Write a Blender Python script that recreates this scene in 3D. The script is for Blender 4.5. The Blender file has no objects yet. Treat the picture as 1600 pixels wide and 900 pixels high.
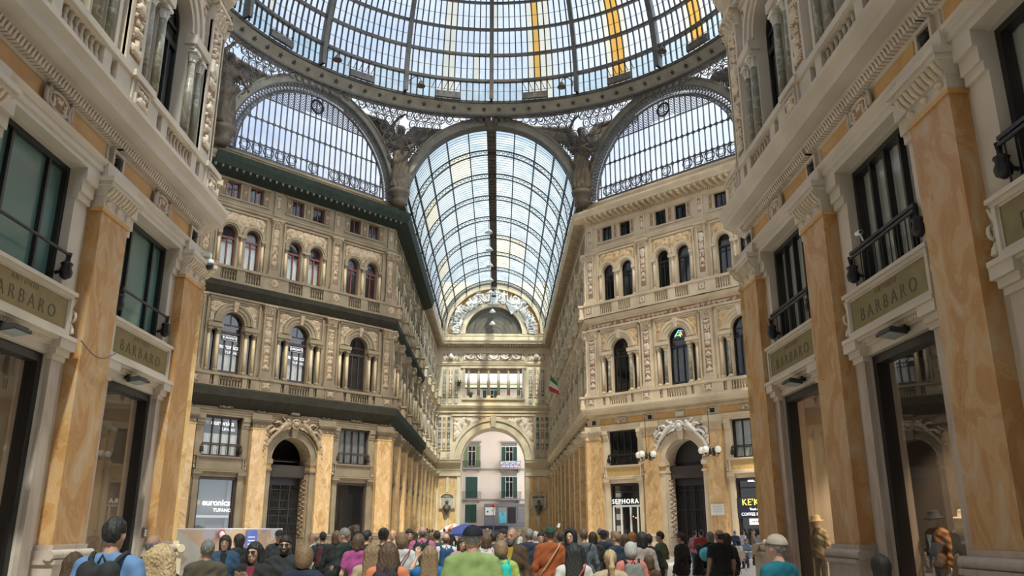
import bpy, bmesh, math, random
import numpy as np
from mathutils import Vector, Matrix
random.seed(7)
SC = bpy.context.scene
COL = SC.collection
PI = math.pi
# ---------------------------------------------------------------- dimensions (metres)
W = 7.77            # half width of the long arms
YN, YF, YE = 21.73, 62.54, 108.95
CY = (YN + YF) / 2
B = 5.06           # bay width
S0 = 0.36
LD = 15.9          # diagonal wall length
DG = LD / math.sqrt(2)
FZ = 0.27          # floor level
ZTOP = 27.4

# ---------------------------------------------------------------- materials
def new_mat(name):
    m = bpy.data.materials.new(name); m.use_nodes = True
    nt = m.node_tree; nt.nodes.clear()
    out = nt.nodes.new('ShaderNodeOutputMaterial')
    return m, nt, out
def N(nt, kind, **kw):
    n = nt.nodes.new(kind)
    for k, v in kw.items():
        if k in n.inputs: n.inputs[k].default_value = v
        else: setattr(n, k, v)
    return n
def c4(c): return (c[0], c[1], c[2], 1.0)
def plain(name, col, rough=0.6, metal=0.0, spec=0.5, emit=None, es=0.0, var=0.0, vs=6.0, bump=0.0):
    m, nt, out = new_mat(name)
    p = N(nt, 'ShaderNodeBsdfPrincipled')
    p.inputs['Base Color'].default_value = c4(col); p.inputs['Roughness'].default_value = rough
    p.inputs['Metallic'].default_value = metal; p.inputs['Specular IOR Level'].default_value = spec
    if emit: p.inputs['Emission Color'].default_value = c4(emit); p.inputs['Emission Strength'].default_value = es
    if var > 0 or bump > 0:
        g = N(nt, 'ShaderNodeNewGeometry')
        no = N(nt, 'ShaderNodeTexNoise'); no.inputs['Scale'].default_value = vs; no.inputs['Detail'].default_value = 4
        nt.links.new(g.outputs['Position'], no.inputs['Vector'])
        if var > 0:
            r = N(nt, 'ShaderNodeValToRGB')
            r.color_ramp.elements[0].position = .3; r.color_ramp.elements[1].position = .7
            r.color_ramp.elements[0].color = c4([max(0, x * (1 - var)) for x in col]); r.color_ramp.elements[1].color = c4([min(1, x * (1 + var)) for x in col])
            nt.links.new(no.outputs['Fac'], r.inputs['Fac']); nt.links.new(r.outputs['Color'], p.inputs['Base Color'])
        if bump > 0:
            b = N(nt, 'ShaderNodeBump'); b.inputs['Strength'].default_value = bump; b.inputs['Distance'].default_value = .02
            nt.links.new(no.outputs['Fac'], b.inputs['Height']); nt.links.new(b.outputs['Normal'], p.inputs['Normal'])
    nt.links.new(p.outputs[0], out.inputs[0])
    return m
def ramp_mat(name, stops, scale=1.0, stretch=(1, 1, 1), dist=0.0, detail=5, rough=.5, bump=.1, second=None, wave=None, spec=.4):
    """stone: world-space noise through a colour ramp; second = (scale, colour, amount) a stain layer"""
    m, nt, out = new_mat(name)
    p = N(nt, 'ShaderNodeBsdfPrincipled'); p.inputs['Roughness'].default_value = rough; p.inputs['Specular IOR Level'].default_value = spec
    g = N(nt, 'ShaderNodeNewGeometry')
    mp = N(nt, 'ShaderNodeMapping'); mp.inputs['Scale'].default_value = stretch
    nt.links.new(g.outputs['Position'], mp.inputs['Vector'])
    if wave:
        n0 = N(nt, 'ShaderNodeTexNoise'); n0.inputs['Scale'].default_value = scale * .6; n0.inputs['Detail'].default_value = 3
        nt.links.new(mp.outputs[0], n0.inputs['Vector'])
        mx = N(nt, 'ShaderNodeVectorMath', operation='MULTIPLY_ADD')
        mx.inputs[1].default_value = (wave, wave, wave)
        nt.links.new(n0.outputs['Color'], mx.inputs[0]); nt.links.new(mp.outputs[0], mx.inputs[2])
        src = mx.outputs[0]
    else: src = mp.outputs[0]
    no = N(nt, 'ShaderNodeTexNoise'); no.inputs['Scale'].default_value = scale; no.inputs['Detail'].default_value = detail
    no.inputs['Distortion'].default_value = dist
    nt.links.new(src, no.inputs['Vector'])
    r = N(nt, 'ShaderNodeValToRGB')
    el = r.color_ramp.elements
    while len(el) < len(stops): el.new(.5)
    for e, (pos, c) in zip(el, stops): e.position = pos; e.color = c4(c)
    nt.links.new(no.outputs['Fac'], r.inputs['Fac'])
    colout = r.outputs['Color']
    if second:
        n2 = N(nt, 'ShaderNodeTexNoise'); n2.inputs['Scale'].default_value = second[0]; n2.inputs['Detail'].default_value = 6
        nt.links.new(g.outputs['Position'], n2.inputs['Vector'])
        r2 = N(nt, 'ShaderNodeValToRGB'); r2.color_ramp.elements[0].position = .45; r2.color_ramp.elements[1].position = .72
        r2.color_ramp.elements[0].color = (0, 0, 0, 1); r2.color_ramp.elements[1].color = (second[2],) * 3 + (1,)
        nt.links.new(n2.outputs['Fac'], r2.inputs['Fac'])
        mix = N(nt, 'ShaderNodeMixRGB'); mix.inputs['Color2'].default_value = c4(second[1])
        nt.links.new(r2.outputs['Color'], mix.inputs['Fac']); nt.links.new(colout, mix.inputs['Color1'])
        colout = mix.outputs[0]
    nt.links.new(colout, p.inputs['Base Color'])
    if bump:
        b = N(nt, 'ShaderNodeBump'); b.inputs['Strength'].default_value = bump; b.inputs['Distance'].default_value = .02
        nt.links.new(no.outputs['Fac'], b.inputs['Height']); nt.links.new(b.outputs['Normal'], p.inputs['Normal'])
    nt.links.new(p.outputs[0], out.inputs[0])
    return m
def glass_mat(name, tint=(1, 1, 1), trans=.8, diff=(.8, .8, .8), gloss=.08, rough=.03, transl=True, stain=0.0):
    """pane: part clear, part milky (dust / frosting), with a surface sheen"""
    m, nt, out = new_mat(name)
    t = N(nt, 'ShaderNodeBsdfTransparent'); t.inputs[0].default_value = c4(tint)
    d = N(nt, 'ShaderNodeBsdfTranslucent' if transl else 'ShaderNodeBsdfDiffuse'); d.inputs[0].default_value = c4(diff)
    a = N(nt, 'ShaderNodeMixShader'); a.inputs[0].default_value = 1 - trans
    nt.links.new(t.outputs[0], a.inputs[1]); nt.links.new(d.outputs[0], a.inputs[2])
    if stain > 0:
        g = N(nt, 'ShaderNodeNewGeometry'); no = N(nt, 'ShaderNodeTexNoise'); no.inputs['Scale'].default_value = .9; no.inputs['Detail'].default_value = 5
        nt.links.new(g.outputs['Position'], no.inputs['Vector'])
        mr = N(nt, 'ShaderNodeMapRange'); mr.inputs['To Min'].default_value = max(0, 1 - trans - stain); mr.inputs['To Max'].default_value = min(1, 1 - trans + stain)
        mr.inputs['From Min'].default_value = .35; mr.inputs['From Max'].default_value = .65
        nt.links.new(no.outputs['Fac'], mr.inputs['Value']); nt.links.new(mr.outputs[0], a.inputs[0])
    last = a
    if gloss > 0:
        gl = N(nt, 'ShaderNodeBsdfGlossy'); gl.inputs['Roughness'].default_value = rough
        fr = N(nt, 'ShaderNodeLayerWeight'); fr.inputs['Blend'].default_value = .35
        mu = N(nt, 'ShaderNodeMapRange'); mu.inputs['To Min'].default_value = gloss; mu.inputs['To Max'].default_value = min(1, gloss + .26)
        nt.links.new(fr.outputs['Facing'], mu.inputs['Value'])
        b = N(nt, 'ShaderNodeMixShader'); nt.links.new(mu.outputs[0], b.inputs[0])
        nt.links.new(a.outputs[0], b.inputs[1]); nt.links.new(gl.outputs[0], b.inputs[2]); last = b
    nt.links.new(last.outputs[0], out.inputs[0])
    return m

M = {}
# right hand / clean stone and left hand / soiled stone
M['stone'] = ramp_mat('cream_stone', [(.25, (.54, .43, .29)), (.6, (.70, .58, .41)), (.9, (.77, .66, .49))], .8, bump=.08, second=(.35, (.48, .40, .29), .45), rough=.75)
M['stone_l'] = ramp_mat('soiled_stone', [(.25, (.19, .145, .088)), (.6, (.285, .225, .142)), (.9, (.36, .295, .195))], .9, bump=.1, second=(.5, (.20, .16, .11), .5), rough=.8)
M['stone_n'] = ramp_mat('pale_stone', [(.25, (.50, .42, .34)), (.6, (.62, .535, .445)), (.9, (.69, .61, .52))], .7, bump=.06, second=(.9, (.52, .43, .35), .35), rough=.6)
def veined(name, lo, mid, hi, vein, scale, k=34, vamt=.35):
    """ochre breccia: soft clouds crossed by fine contour-like veins"""
    m, nt, out = new_mat(name); p = N(nt, 'ShaderNodeBsdfPrincipled'); p.inputs['Roughness'].default_value = .38; p.inputs['Specular IOR Level'].default_value = .4
    g = N(nt, 'ShaderNodeNewGeometry'); mp = N(nt, 'ShaderNodeMapping'); mp.inputs['Scale'].default_value = (1.2, 1.2, .7); nt.links.new(g.outputs['Position'], mp.inputs[0])
    a = N(nt, 'ShaderNodeTexNoise'); a.inputs['Scale'].default_value = scale; a.inputs['Detail'].default_value = 3; a.inputs['Distortion'].default_value = 1.6; nt.links.new(mp.outputs[0], a.inputs['Vector'])
    r = N(nt, 'ShaderNodeValToRGB'); el = r.color_ramp.elements; el[0].position = .33; el[0].color = c4(lo); el[1].position = .66; el[1].color = c4(hi); e = el.new(.5); e.color = c4(mid)
    nt.links.new(a.outputs['Fac'], r.inputs[0])
    mu = N(nt, 'ShaderNodeMath', operation='MULTIPLY'); mu.inputs[1].default_value = k; nt.links.new(a.outputs['Fac'], mu.inputs[0])
    sn = N(nt, 'ShaderNodeMath', operation='SINE'); nt.links.new(mu.outputs[0], sn.inputs[0])
    b = N(nt, 'ShaderNodeTexNoise'); b.inputs['Scale'].default_value = scale * 2.3; b.inputs['Detail'].default_value = 5; nt.links.new(mp.outputs[0], b.inputs['Vector'])
    mr = N(nt, 'ShaderNodeMapRange'); mr.inputs['From Min'].default_value = .55; mr.inputs['From Max'].default_value = 1.0; nt.links.new(sn.outputs[0], mr.inputs['Value'])
    m2 = N(nt, 'ShaderNodeMath', operation='MULTIPLY'); nt.links.new(mr.outputs[0], m2.inputs[0]); nt.links.new(b.outputs['Fac'], m2.inputs[1])
    m3 = N(nt, 'ShaderNodeMath', operation='MULTIPLY'); m3.inputs[1].default_value = vamt * 2; nt.links.new(m2.outputs[0], m3.inputs[0])
    mx = N(nt, 'ShaderNodeMixRGB'); mx.inputs['Color2'].default_value = c4(vein); nt.links.new(m3.outputs[0], mx.inputs['Fac']); nt.links.new(r.outputs[0], mx.inputs['Color1'])
    nt.links.new(mx.outputs[0], p.inputs['Base Color']); nt.links.new(p.outputs[0], out.inputs[0]); return m
M['marble'] = veined('ochre_marble', (.48, .28, .11), (.62, .385, .165), (.68, .47, .24), (.76, .60, .38), 1.5, 34, .42)
M['marble_n'] = veined('ochre_marble_near', (.40, .19, .065), (.50, .27, .105), (.52, .36, .22), (.60, .43, .26), 1.25, 40, .30)
M['stone_m'] = ramp_mat('shade_toned_cream_stone', [(.25, (.34, .265, .17)), (.6, (.46, .37, .25)), (.9, (.54, .45, .32))], 1.2, bump=.1, rough=.8)  # arm bay walls: recess shade painted in for contrast against the paler pilasters
M['pink'] = ramp_mat('pink_grey_marble', [(.25, (.36, .28, .23)), (.55, (.47, .38, .32)), (.85, (.55, .46, .39))], 2.2, stretch=(1.5, 1.5, .5), dist=1.0, rough=.45, bump=.02)
M['orange'] = ramp_mat('orange_panel_marble', [(.25, (.50, .26, .08)), (.6, (.62, .36, .12)), (.9, (.68, .44, .18))], 1.5, dist=.8, rough=.5, bump=0)
M['ochre'] = plain('ochre_paint', (.55, .36, .13), .6, var=.15)
M['relief'] = ramp_mat('carved_relief', [(.25, (.58, .46, .34)), (.5, (.68, .57, .44)), (.8, (.76, .67, .55))], 5, rough=.75, bump=.35)
M['relief_o'] = ramp_mat('carved_relief_ochre', [(.25, (.50, .31, .14)), (.5, (.66, .47, .26)), (.8, (.76, .62, .42))], 4, rough=.75, bump=.35)
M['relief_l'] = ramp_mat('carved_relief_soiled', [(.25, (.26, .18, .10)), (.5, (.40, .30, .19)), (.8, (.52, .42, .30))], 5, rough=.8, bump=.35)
M['relief_g'] = ramp_mat('carved_grey_marble', [(.25, (.24, .22, .19)), (.5, (.44, .40, .35)), (.8, (.60, .56, .50))], 4, rough=.6, bump=.3)
M['relief_w'] = ramp_mat('white_stucco_figures', [(.25, (.55, .50, .44)), (.5, (.72, .68, .62)), (.8, (.82, .79, .74))], 3, rough=.7, bump=.2)
M['grey'] = ramp_mat('grey_green_marble', [(.25, (.15, .14, .10)), (.47, (.23, .215, .16)), (.52, (.42, .38, .30)), (.56, (.24, .22, .165)), (.85, (.29, .27, .21))], 1.3, dist=1.8, rough=.35, bump=.0, wave=.5)
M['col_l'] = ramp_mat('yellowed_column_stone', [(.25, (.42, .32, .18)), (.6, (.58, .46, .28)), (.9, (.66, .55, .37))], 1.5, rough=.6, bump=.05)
M['frame'] = plain('dark_iron_frame', (.022, .020, .020), .45, .3)
M['frame_b'] = plain('brown_painted_frame', (.045, .026, .020), .5)
M['frame_r'] = plain('red_brown_frame', (.16, .045, .028), .5)
M['net'] = ramp_mat('dark_green_netting', [(.3, (.009, .015, .009)), (.6, (.015, .025, .015)), (.9, (.026, .034, .020))], 2.5, rough=.85, bump=.3)
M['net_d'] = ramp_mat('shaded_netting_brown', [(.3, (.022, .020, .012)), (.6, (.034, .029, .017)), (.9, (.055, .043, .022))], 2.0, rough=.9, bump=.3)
M['iron'] = plain('grey_iron', (.10, .095, .085), .55, .2, var=.25, vs=2)
M['iron_d'] = plain('dark_iron', (.03, .03, .032), .55, .2, var=.2, vs=2)
M['iron_l'] = plain('grey_green_painted_iron', (.235, .215, .165), .6, .1, var=.22, vs=1.2, bump=.2)
M['iron_m'] = plain('mid_grey_iron', (.10, .10, .105), .6, .1, var=.2, vs=2)
M['bronze'] = plain('brown_bronze', (.11, .085, .06), .6, .25, var=.3, vs=1.5, bump=.3)
M['vglass'] = glass_mat('vault_glass', (.75, .87, .91), .82, (.50, .55, .52), 0, stain=.16)
M['vglass_y'] = glass_mat('vault_glass_yellowed', (.95, .92, .74), .70, (.60, .56, .40), 0, stain=.2)
M['dglass'] = glass_mat('dome_glass', (.95, .98, 1.0), .84, (.6, .63, .65), 0, stain=.12)
M['dglass_b'] = glass_mat('dome_glass_greenish', (.72, .84, .86), .8, (.45, .52, .52), 0, stain=.15)
M['dglass_c'] = glass_mat('dome_glass_cream', (1.0, .93, .74), .8, (.6, .55, .4), 0)
M['dglass_o'] = glass_mat('dome_glass_orange', (.95, .52, .12), .85, (.6, .32, .06), 0)
M['lglass'] = glass_mat('lunette_glass', (.93, .95, 1.0), .88, (.6, .65, .72), 0, stain=.1)
M['pane'] = glass_mat('window_pane', (.30, .32, .32), .92, (.10, .11, .11), .035, .04, transl=False)
M['pane_w'] = glass_mat('clear_window_pane', (.75, .78, .78), .94, (.3, .3, .3), .03, .04, transl=False)
M['pane_t'] = glass_mat('teal_window_pane', (.10, .17, .16), .3, (.17, .31, .285), .08, .12, transl=False)
M['pane_s'] = glass_mat('shop_glass', (.85, .85, .83), .96, (.25, .25, .25), .05, .01, transl=False)
M['curtain'] = plain('white_curtain', (.80, .78, .70), .9, var=.1, vs=3)
M['blind'] = plain('grey_blind', (.30, .31, .30), .8, var=.1)
M['room'] = plain('dim_room_wall', (.055, .045, .038), .9)
M['room_l'] = plain('beige_shop_wall', (.42, .37, .30), .8)
M['slab'] = plain('floor_slab', (.10, .09, .08), .9)
M['brass'] = plain('olive_brass_panel', (.20, .155, .06), .45, .35, var=.12, vs=3)
M['letter'] = plain('dark_engraved_letter', (.06, .045, .02), .5)
M['white'] = plain('white_paint', (.8, .8, .78), .6)
M['black'] = plain('black_paint', (.02, .02, .02), .5)
M['lit_white'] = plain('lit_white_letter', (.9, .9, .9), .5, emit=(1, 1, .98), es=.9)
M['lit_yellow'] = plain('lit_yellow_letter', (.9, .7, .1), .5, emit=(1, .78, .15), es=.9)
M['yellow'] = plain('yellow_paint', (.80, .50, .04), .5)
M['globe'] = plain('opal_globe', (.80, .80, .66), .25, emit=(1, 1, .85), es=.08)
M['led'] = plain('lit_lamp', (1, 1, 1), .5, emit=(.85, .92, 1), es=12)
M['warm'] = plain('warm_lamp', (1, .6, .4), .5, emit=(1, .35, .2), es=10)
M['cable'] = plain('grey_cable', (.12, .10, .09), .7)

# ---------------------------------------------------------------- mesh builder
class MB:
    def __init__(s): s.v = []; s.f = []; s.m = []; s.sm = []; s.mats = []
    def mi(s, mat):
        if mat not in s.mats: s.mats.append(mat)
        return s.mats.index(mat)
    def add(s, vs, fs, mat, smooth=False):
        o = len(s.v); i = s.mi(mat); s.v.extend([tuple(p) for p in vs])
        for f in fs: s.f.append(tuple(o + k for k in f)); s.m.append(i); s.sm.append(smooth)
    def box(s, x0, x1, y0, y1, z0, z1, mat):
        vs = [(x, y, z) for x in (x0, x1) for y in (y0, y1) for z in (z0, z1)]
        s.add(vs, [(0, 1, 3, 2), (4, 6, 7, 5), (0, 4, 5, 1), (2, 3, 7, 6), (0, 2, 6, 4), (1, 5, 7, 3)], mat)
    def quad(s, a, b, c, d, mat): s.add([a, b, c, d], [(0, 1, 2, 3)], mat)
    def frustum(s, x0, x1, y0, y1, z0, X0, X1, Y0, Y1, z1, mat):
        vs = [(x0, y0, z0), (x1, y0, z0), (x1, y1, z0), (x0, y1, z0), (X0, Y0, z1), (X1, Y0, z1), (X1, Y1, z1), (X0, Y1, z1)]
        s.add(vs, [(3, 2, 1, 0), (4, 5, 6, 7), (0, 1, 5, 4), (1, 2, 6, 5), (2, 3, 7, 6), (3, 0, 4, 7)], mat)
    def lathe(s, cx, cy, prof, mat, n=10, a0=0, a1=2 * PI, smooth=True):
        full = abs(a1 - a0 - 2 * PI) < 1e-6; k = n if full else n + 1
        vs = []; fs = []
        for r, z in prof:
            for i in range(k):
                a = a0 + (a1 - a0) * i / n; vs.append((cx + r * math.cos(a), cy + r * math.sin(a), z))
        for j in range(len(prof) - 1):
            for i in range(n):
                i2 = (i + 1) % k if full else i + 1
                fs.append((j * k + i, j * k + i2, (j + 1) * k + i2, (j + 1) * k + i))
        if full:
            fs.append(tuple(range(k - 1, -1, -1))); fs.append(tuple((len(prof) - 1) * k + i for i in range(k)))
        s.add(vs, fs, mat, smooth)
    def tube(s, pts, r, mat, n=5, closed=False, cap=True, smooth=True, r1=None):
        P = [Vector(p) for p in pts]; L = len(P); vs = []
        for i, p in enumerate(P):
            if closed: t = P[(i + 1) % L] - P[i - 1]
            else: t = P[min(i + 1, L - 1)] - P[max(i - 1, 0)]
            if t.length < 1e-9: t = Vector((0, 0, 1))
            t.normalize()
            up = Vector((0, 0, 1)) if abs(t.z) < .95 else Vector((1, 0, 0))
            a = t.cross(up).normalized(); b = a.cross(t)
            rr = r if r1 is None else r + (r1 - r) * i / max(1, L - 1)
            for k in range(n):
                q = 2 * PI * k / n + PI / n; vs.append(p + (a * math.cos(q) + b * math.sin(q)) * rr)
        fs = []
        for i in range(L if closed else L - 1):
            j = (i + 1) % L
            for k in range(n): k2 = (k + 1) % n; fs.append((i * n + k, i * n + k2, j * n + k2, j * n + k))
        s.add(vs, fs, mat, smooth)
        if cap and not closed: s.add(vs[:n], [tuple(range(n - 1, -1, -1))], mat); s.add(vs[-n:], [tuple(range(n))], mat)
    def arcring(s, cx, zs, r0, r1, y0, y1, mat, a0=0, a1=PI, n=20, sz=1.0):
        """annular block in the wall plane"""
        vs = []
        for i in range(n + 1):
            a = a0 + (a1 - a0) * i / n; c, q = math.cos(a), math.sin(a) * sz
            for r, y in ((r0, y0), (r1, y0), (r1, y1), (r0, y1)): vs.append((cx + r * c, y, zs + r * q))
        fs = []
        for i in range(n):
            for k in range(4): k2 = (k + 1) % 4; fs.append((i * 4 + k, (i + 1) * 4 + k, (i + 1) * 4 + k2, i * 4 + k2))
        fs.append((0, 1, 2, 3)); fs.append(tuple(n * 4 + k for k in (3, 2, 1, 0)))
        s.add(vs, fs, mat)
    def archpanel(s, x0, x1, z0, z1, cx, r, zs, zb, y, depth, mat, rmat=None, n=18):
        """wall face with an arched opening (bottom zb, spring zs) and its reveal"""
        rmat = rmat or mat
        a, b = cx - r, cx + r
        def q(xa, xb, za, zb_):
            if xb - xa > 1e-4 and zb_ - za > 1e-4: s.quad((xa, y, za), (xb, y, za), (xb, y, zb_), (xa, y, zb_), mat)
        q(x0, a, z0, z1); q(b, x1, z0, z1); q(a, b, z0, zb)
        P = [(cx - r * math.cos(PI * i / n), zs + r * math.sin(PI * i / n)) for i in range(n + 1)]
        for (xa, za), (xb, zb2) in zip(P, P[1:]):
            s.quad((xa, y, za), (xb, y, zb2), (xb, y, z1), (xa, y, z1), mat)
            s.quad((xa, y, za), (xa, y + depth, za), (xb, y + depth, zb2), (xb, y, zb2), rmat)
        s.quad((a, y, zb), (a, y + depth, zb), (a, y + depth, zs), (a, y, zs), rmat)
        s.quad((b, y, zs), (b, y + depth, zs), (b, y + depth, zb), (b, y, zb), rmat)
        s.quad((a, y, zb), (b, y, zb), (b, y + depth, zb), (a, y + depth, zb), rmat)
    def rectpanel(s, x0, x1, z0, z1, holes, y, depth, mat, rmat=None):
        """wall face with rectangular openings holes=[(xa,xb,za,zb)] sharing no rows partially"""
        rmat = rmat or mat
        xs = sorted({x0, x1, *[h[0] for h in holes], *[h[1] for h in holes]}); zs = sorted({z0, z1, *[h[2] for h in holes], *[h[3] for h in holes]})
        for xa, xb in zip(xs, xs[1:]):
            for za, zb in zip(zs, zs[1:]):
                mx, mz = (xa + xb) / 2, (za + zb) / 2
                if any(h[0] < mx < h[1] and h[2] < mz < h[3] for h in holes): continue
                s.quad((xa, y, za), (xb, y, za), (xb, y, zb), (xa, y, zb), mat)
        for xa, xb, za, zb in holes:
            s.quad((xa, y, za), (xa, y + depth, za), (xa, y + depth, zb), (xa, y, zb), rmat)
            s.quad((xb, y, zb), (xb, y + depth, zb), (xb, y + depth, za), (xb, y, za), rmat)
            s.quad((xa, y, za), (xb, y, za), (xb, y + depth, za), (xa, y + depth, za), rmat)
            s.quad((xa, y, zb), (xa, y + depth, zb), (xb, y + depth, zb), (xb, y, zb), rmat)
    def frame(s, x0, x1, z0, z1, w, y0, y1, mat):
        s.box(x0, x1, y0, y1, z1 - w, z1, mat); s.box(x0, x1, y0, y1, z0, z0 + w, mat)
        s.box(x0, x0 + w, y0, y1, z0 + w, z1 - w, mat); s.box(x1 - w, x1, y0, y1, z0 + w, z1 - w, mat)
    def mesh(s, name):
        me = bpy.data.meshes.new(name); me.from_pydata(s.v, [], s.f)
        for m in s.mats: me.materials.append(m if not isinstance(m, str) else M[m])
        me.polygons.foreach_set('material_index', s.m); me.polygons.foreach_set('use_smooth', s.sm)
        me.update(); return me
    def build(s, name, parent=None, mat4=None):
        return link(name, s.mesh(name), parent, mat4)
def link(name, me, parent=None, mat4=None):
    o = bpy.data.objects.new(name, me); COL.objects.link(o)
    if parent is not None: o.parent = parent
    if mat4 is not None: o.matrix_local = mat4
    return o
def empty(name, loc=(0, 0, 0), rz=0, **props):
    o = bpy.data.objects.new(name, None); COL.objects.link(o)
    o.location = loc; o.rotation_euler = (0, 0, rz); o.empty_display_size = .2
    for k, v in props.items(): o[k] = v
    return o
def tag(o, label=None, cat=None, group=None, kind=None):
    if label: o['label'] = label
    if cat: o['category'] = cat
    if group: o['group'] = group
    if kind: o['kind'] = kind
    return o
def TR(x, y, z=0, rz=0): return Matrix.Translation((x, y, z)) @ Matrix.Rotation(rz, 4, 'Z')
# local wall frames: x to the viewer's right, y into the wall, z up.  s = distance from the octagon corner
R2 = math.sqrt(.5)
def PO(key, k): return S0 + B * k if key not in ('NR', 'NL') else (.55 if k == 0 else 5.2 + 5.0 * (k - 1))
def BC(key, k): return S0 + B * (k + .5) if key not in ('NR', 'NL') else (2.8 if k == 0 else 7.75 + 5.0 * (k - 1))
def wall_frame(k, s):
    if k == 'DR': return TR(W + s * R2, YF - s * R2, 0, -PI / 4)
    if k == 'DL': return TR(-W - s * R2, YF - s * R2, 0, PI / 4)
    if k == 'NR': return TR(W, YN - s, 0, -PI / 2)
    if k == 'NL': return TR(-W, YN - s, 0, PI / 2)
    if k == 'AR': return TR(W, YF + s, 0, -PI / 2)
    if k == 'AL': return TR(-W, YF + s, 0, PI / 2)
    if k == 'E': return TR(s, YE, 0, 0)
    if k == 'QR': return TR(W + s * R2, YN + s * R2, 0, -3 * PI / 4)
    if k == 'QL': return TR(-W - s * R2, YN + s * R2, 0, 3 * PI / 4)
# value noise for carved reliefs
def vnoise(x, y, seed):
    def h(i, j):
        n = (i * 374761393 + j * 668265263 + seed * 974711) & 0x7fffffff
        n = ((n ^ (n >> 13)) * 1274126177) & 0x7fffffff
        return ((n ^ (n >> 16)) & 0xffff) / 65535.0
    xi = np.floor(x).astype(np.int64); yi = np.floor(y).astype(np.int64); fx = x - xi; fy = y - yi
    fx = fx * fx * (3 - 2 * fx); fy = fy * fy * (3 - 2 * fy)
    return (h(xi, yi) * (1 - fx) + h(xi + 1, yi) * fx) * (1 - fy) + (h(xi, yi + 1) * (1 - fx) + h(xi + 1, yi + 1) * fx) * fy
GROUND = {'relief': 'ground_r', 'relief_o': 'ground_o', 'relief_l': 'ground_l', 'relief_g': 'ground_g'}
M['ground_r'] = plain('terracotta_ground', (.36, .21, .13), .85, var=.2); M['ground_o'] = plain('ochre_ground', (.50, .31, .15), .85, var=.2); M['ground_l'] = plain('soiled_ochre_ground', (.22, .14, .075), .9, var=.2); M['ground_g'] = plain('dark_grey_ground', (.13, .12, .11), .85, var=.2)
def relief(mb, x0, x1, z0, z1, y, amp, mat, res=.05, seed=1, freq=5.0, mirror=True, mask=None, dirn=-1):
    """carved scroll-work: mirrored, warped bands standing out of the panel"""
    nx = max(3, int((x1 - x0) / res)); nz = max(3, int((z1 - z0) / res))
    X, Z = np.meshgrid(np.linspace(x0, x1, nx + 1), np.linspace(z0, z1, nz + 1))
    cx = (x0 + x1) / 2
    u = np.abs(X - cx) if mirror else X - x0
    wx = vnoise(u * 1.7 + 9, Z * 1.7, seed + 5) * 2.2; wz = vnoise(u * 1.7, Z * 1.7 + 5, seed + 9) * 2.2
    a = vnoise(u * freq + wx, Z * freq + wz, seed)
    b = vnoise(u * freq * 2.3 + wx, Z * freq * 2.3, seed + 3)
    h = np.clip((np.abs(a - .5) * 3.0) + .55 * b - .22, 0, 1); h = h * h * (3 - 2 * h)
    edge = np.minimum.reduce([(X - x0), (x1 - X), (Z - z0), (z1 - Z)]) / (res * 1.6); h = h * np.clip(edge, 0, 1)
    Y = y + dirn * amp * h
    vs = np.stack([X, Y, Z], -1).reshape(-1, 3)
    fs = []; hh = []
    for j in range(nz):
        for i in range(nx):
            if mask is not None and not mask((X[j, i] + X[j + 1, i + 1]) / 2, (Z[j, i] + Z[j + 1, i + 1]) / 2): continue
            k = j * (nx + 1) + i; fs.append((k, k + 1, k + nx + 2, k + nx + 1)); hh.append((h[j, i] + h[j, i + 1] + h[j + 1, i] + h[j + 1, i + 1]) / 4)
    gm = GROUND.get(mat); n0 = len(mb.m); mb.add(vs.tolist(), fs, mat, True)
    if gm:
        g_ = mb.mi(gm)
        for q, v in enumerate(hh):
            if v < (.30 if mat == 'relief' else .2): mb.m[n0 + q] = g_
def text_mesh(body, size, mat, depth=.01, name='lettering', bold=0.0, shear=0.0, space=1.0, align='CENTER'):
    cu = bpy.data.curves.new(name, 'FONT'); cu.body = body; cu.size = size; cu.extrude = depth; cu.align_x = align; cu.align_y = 'CENTER'
    cu.offset = bold; cu.shear = shear; cu.space_character = space; cu.resolution_u = 3
    o = bpy.data.objects.new(name, cu); COL.objects.link(o)
    dg = bpy.context.evaluated_depsgraph_get()
    me = bpy.data.meshes.new_from_object(o.evaluated_get(dg)); COL.objects.unlink(o); bpy.data.objects.remove(o); bpy.data.curves.remove(cu)
    me.materials.clear(); me.materials.append(M[mat]); return me
RXT = Matrix.Rotation(PI / 2, 4, 'X')
def put_text(body, size, mat, parent, x, y, z, depth=.01, name='lettering', **kw):
    '''each glyph is a child of the line of lettering'''
    me = text_mesh(body, size, mat, depth, name, **kw); M4 = Matrix.Translation((x, y, z)) @ RXT
    bm = bmesh.new(); bm.from_mesh(me); bm.verts.ensure_lookup_table(); seen = set(); isl = []
    for v in bm.verts:
        if v.index in seen: continue
        st = [v]; seen.add(v.index); comp = []
        while st:
            q = st.pop(); comp.append(q.index)
            for e in q.link_edges:
                w = e.other_vert(q)
                if w.index not in seen: seen.add(w.index); st.append(w)
        xs = [bm.verts[i].co.x for i in comp]; isl.append([min(xs), max(xs), set(comp)])
    isl.sort(key=lambda q: q[0]); gl = []
    for a, b, c in isl:
        if gl and (a + b) / 2 < gl[-1][1]: gl[-1][1] = max(b, gl[-1][1]); gl[-1][2] |= c
        else: gl.append([a, b, set(c)])
    out = None
    for a, b, c in gl:
        n2 = bpy.data.meshes.new('letter'); ix = {v: k for k, v in enumerate(sorted(c))}
        n2.from_pydata([me.vertices[v].co[:] for v in sorted(c)], [], [[ix[v] for v in p.vertices] for p in me.polygons if p.vertices[0] in c]); n2.materials.append(M[mat])
        if out is None: out = link(name, n2, parent, M4)
        else: link('letter', n2, out)
    bm.free(); return out
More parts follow.
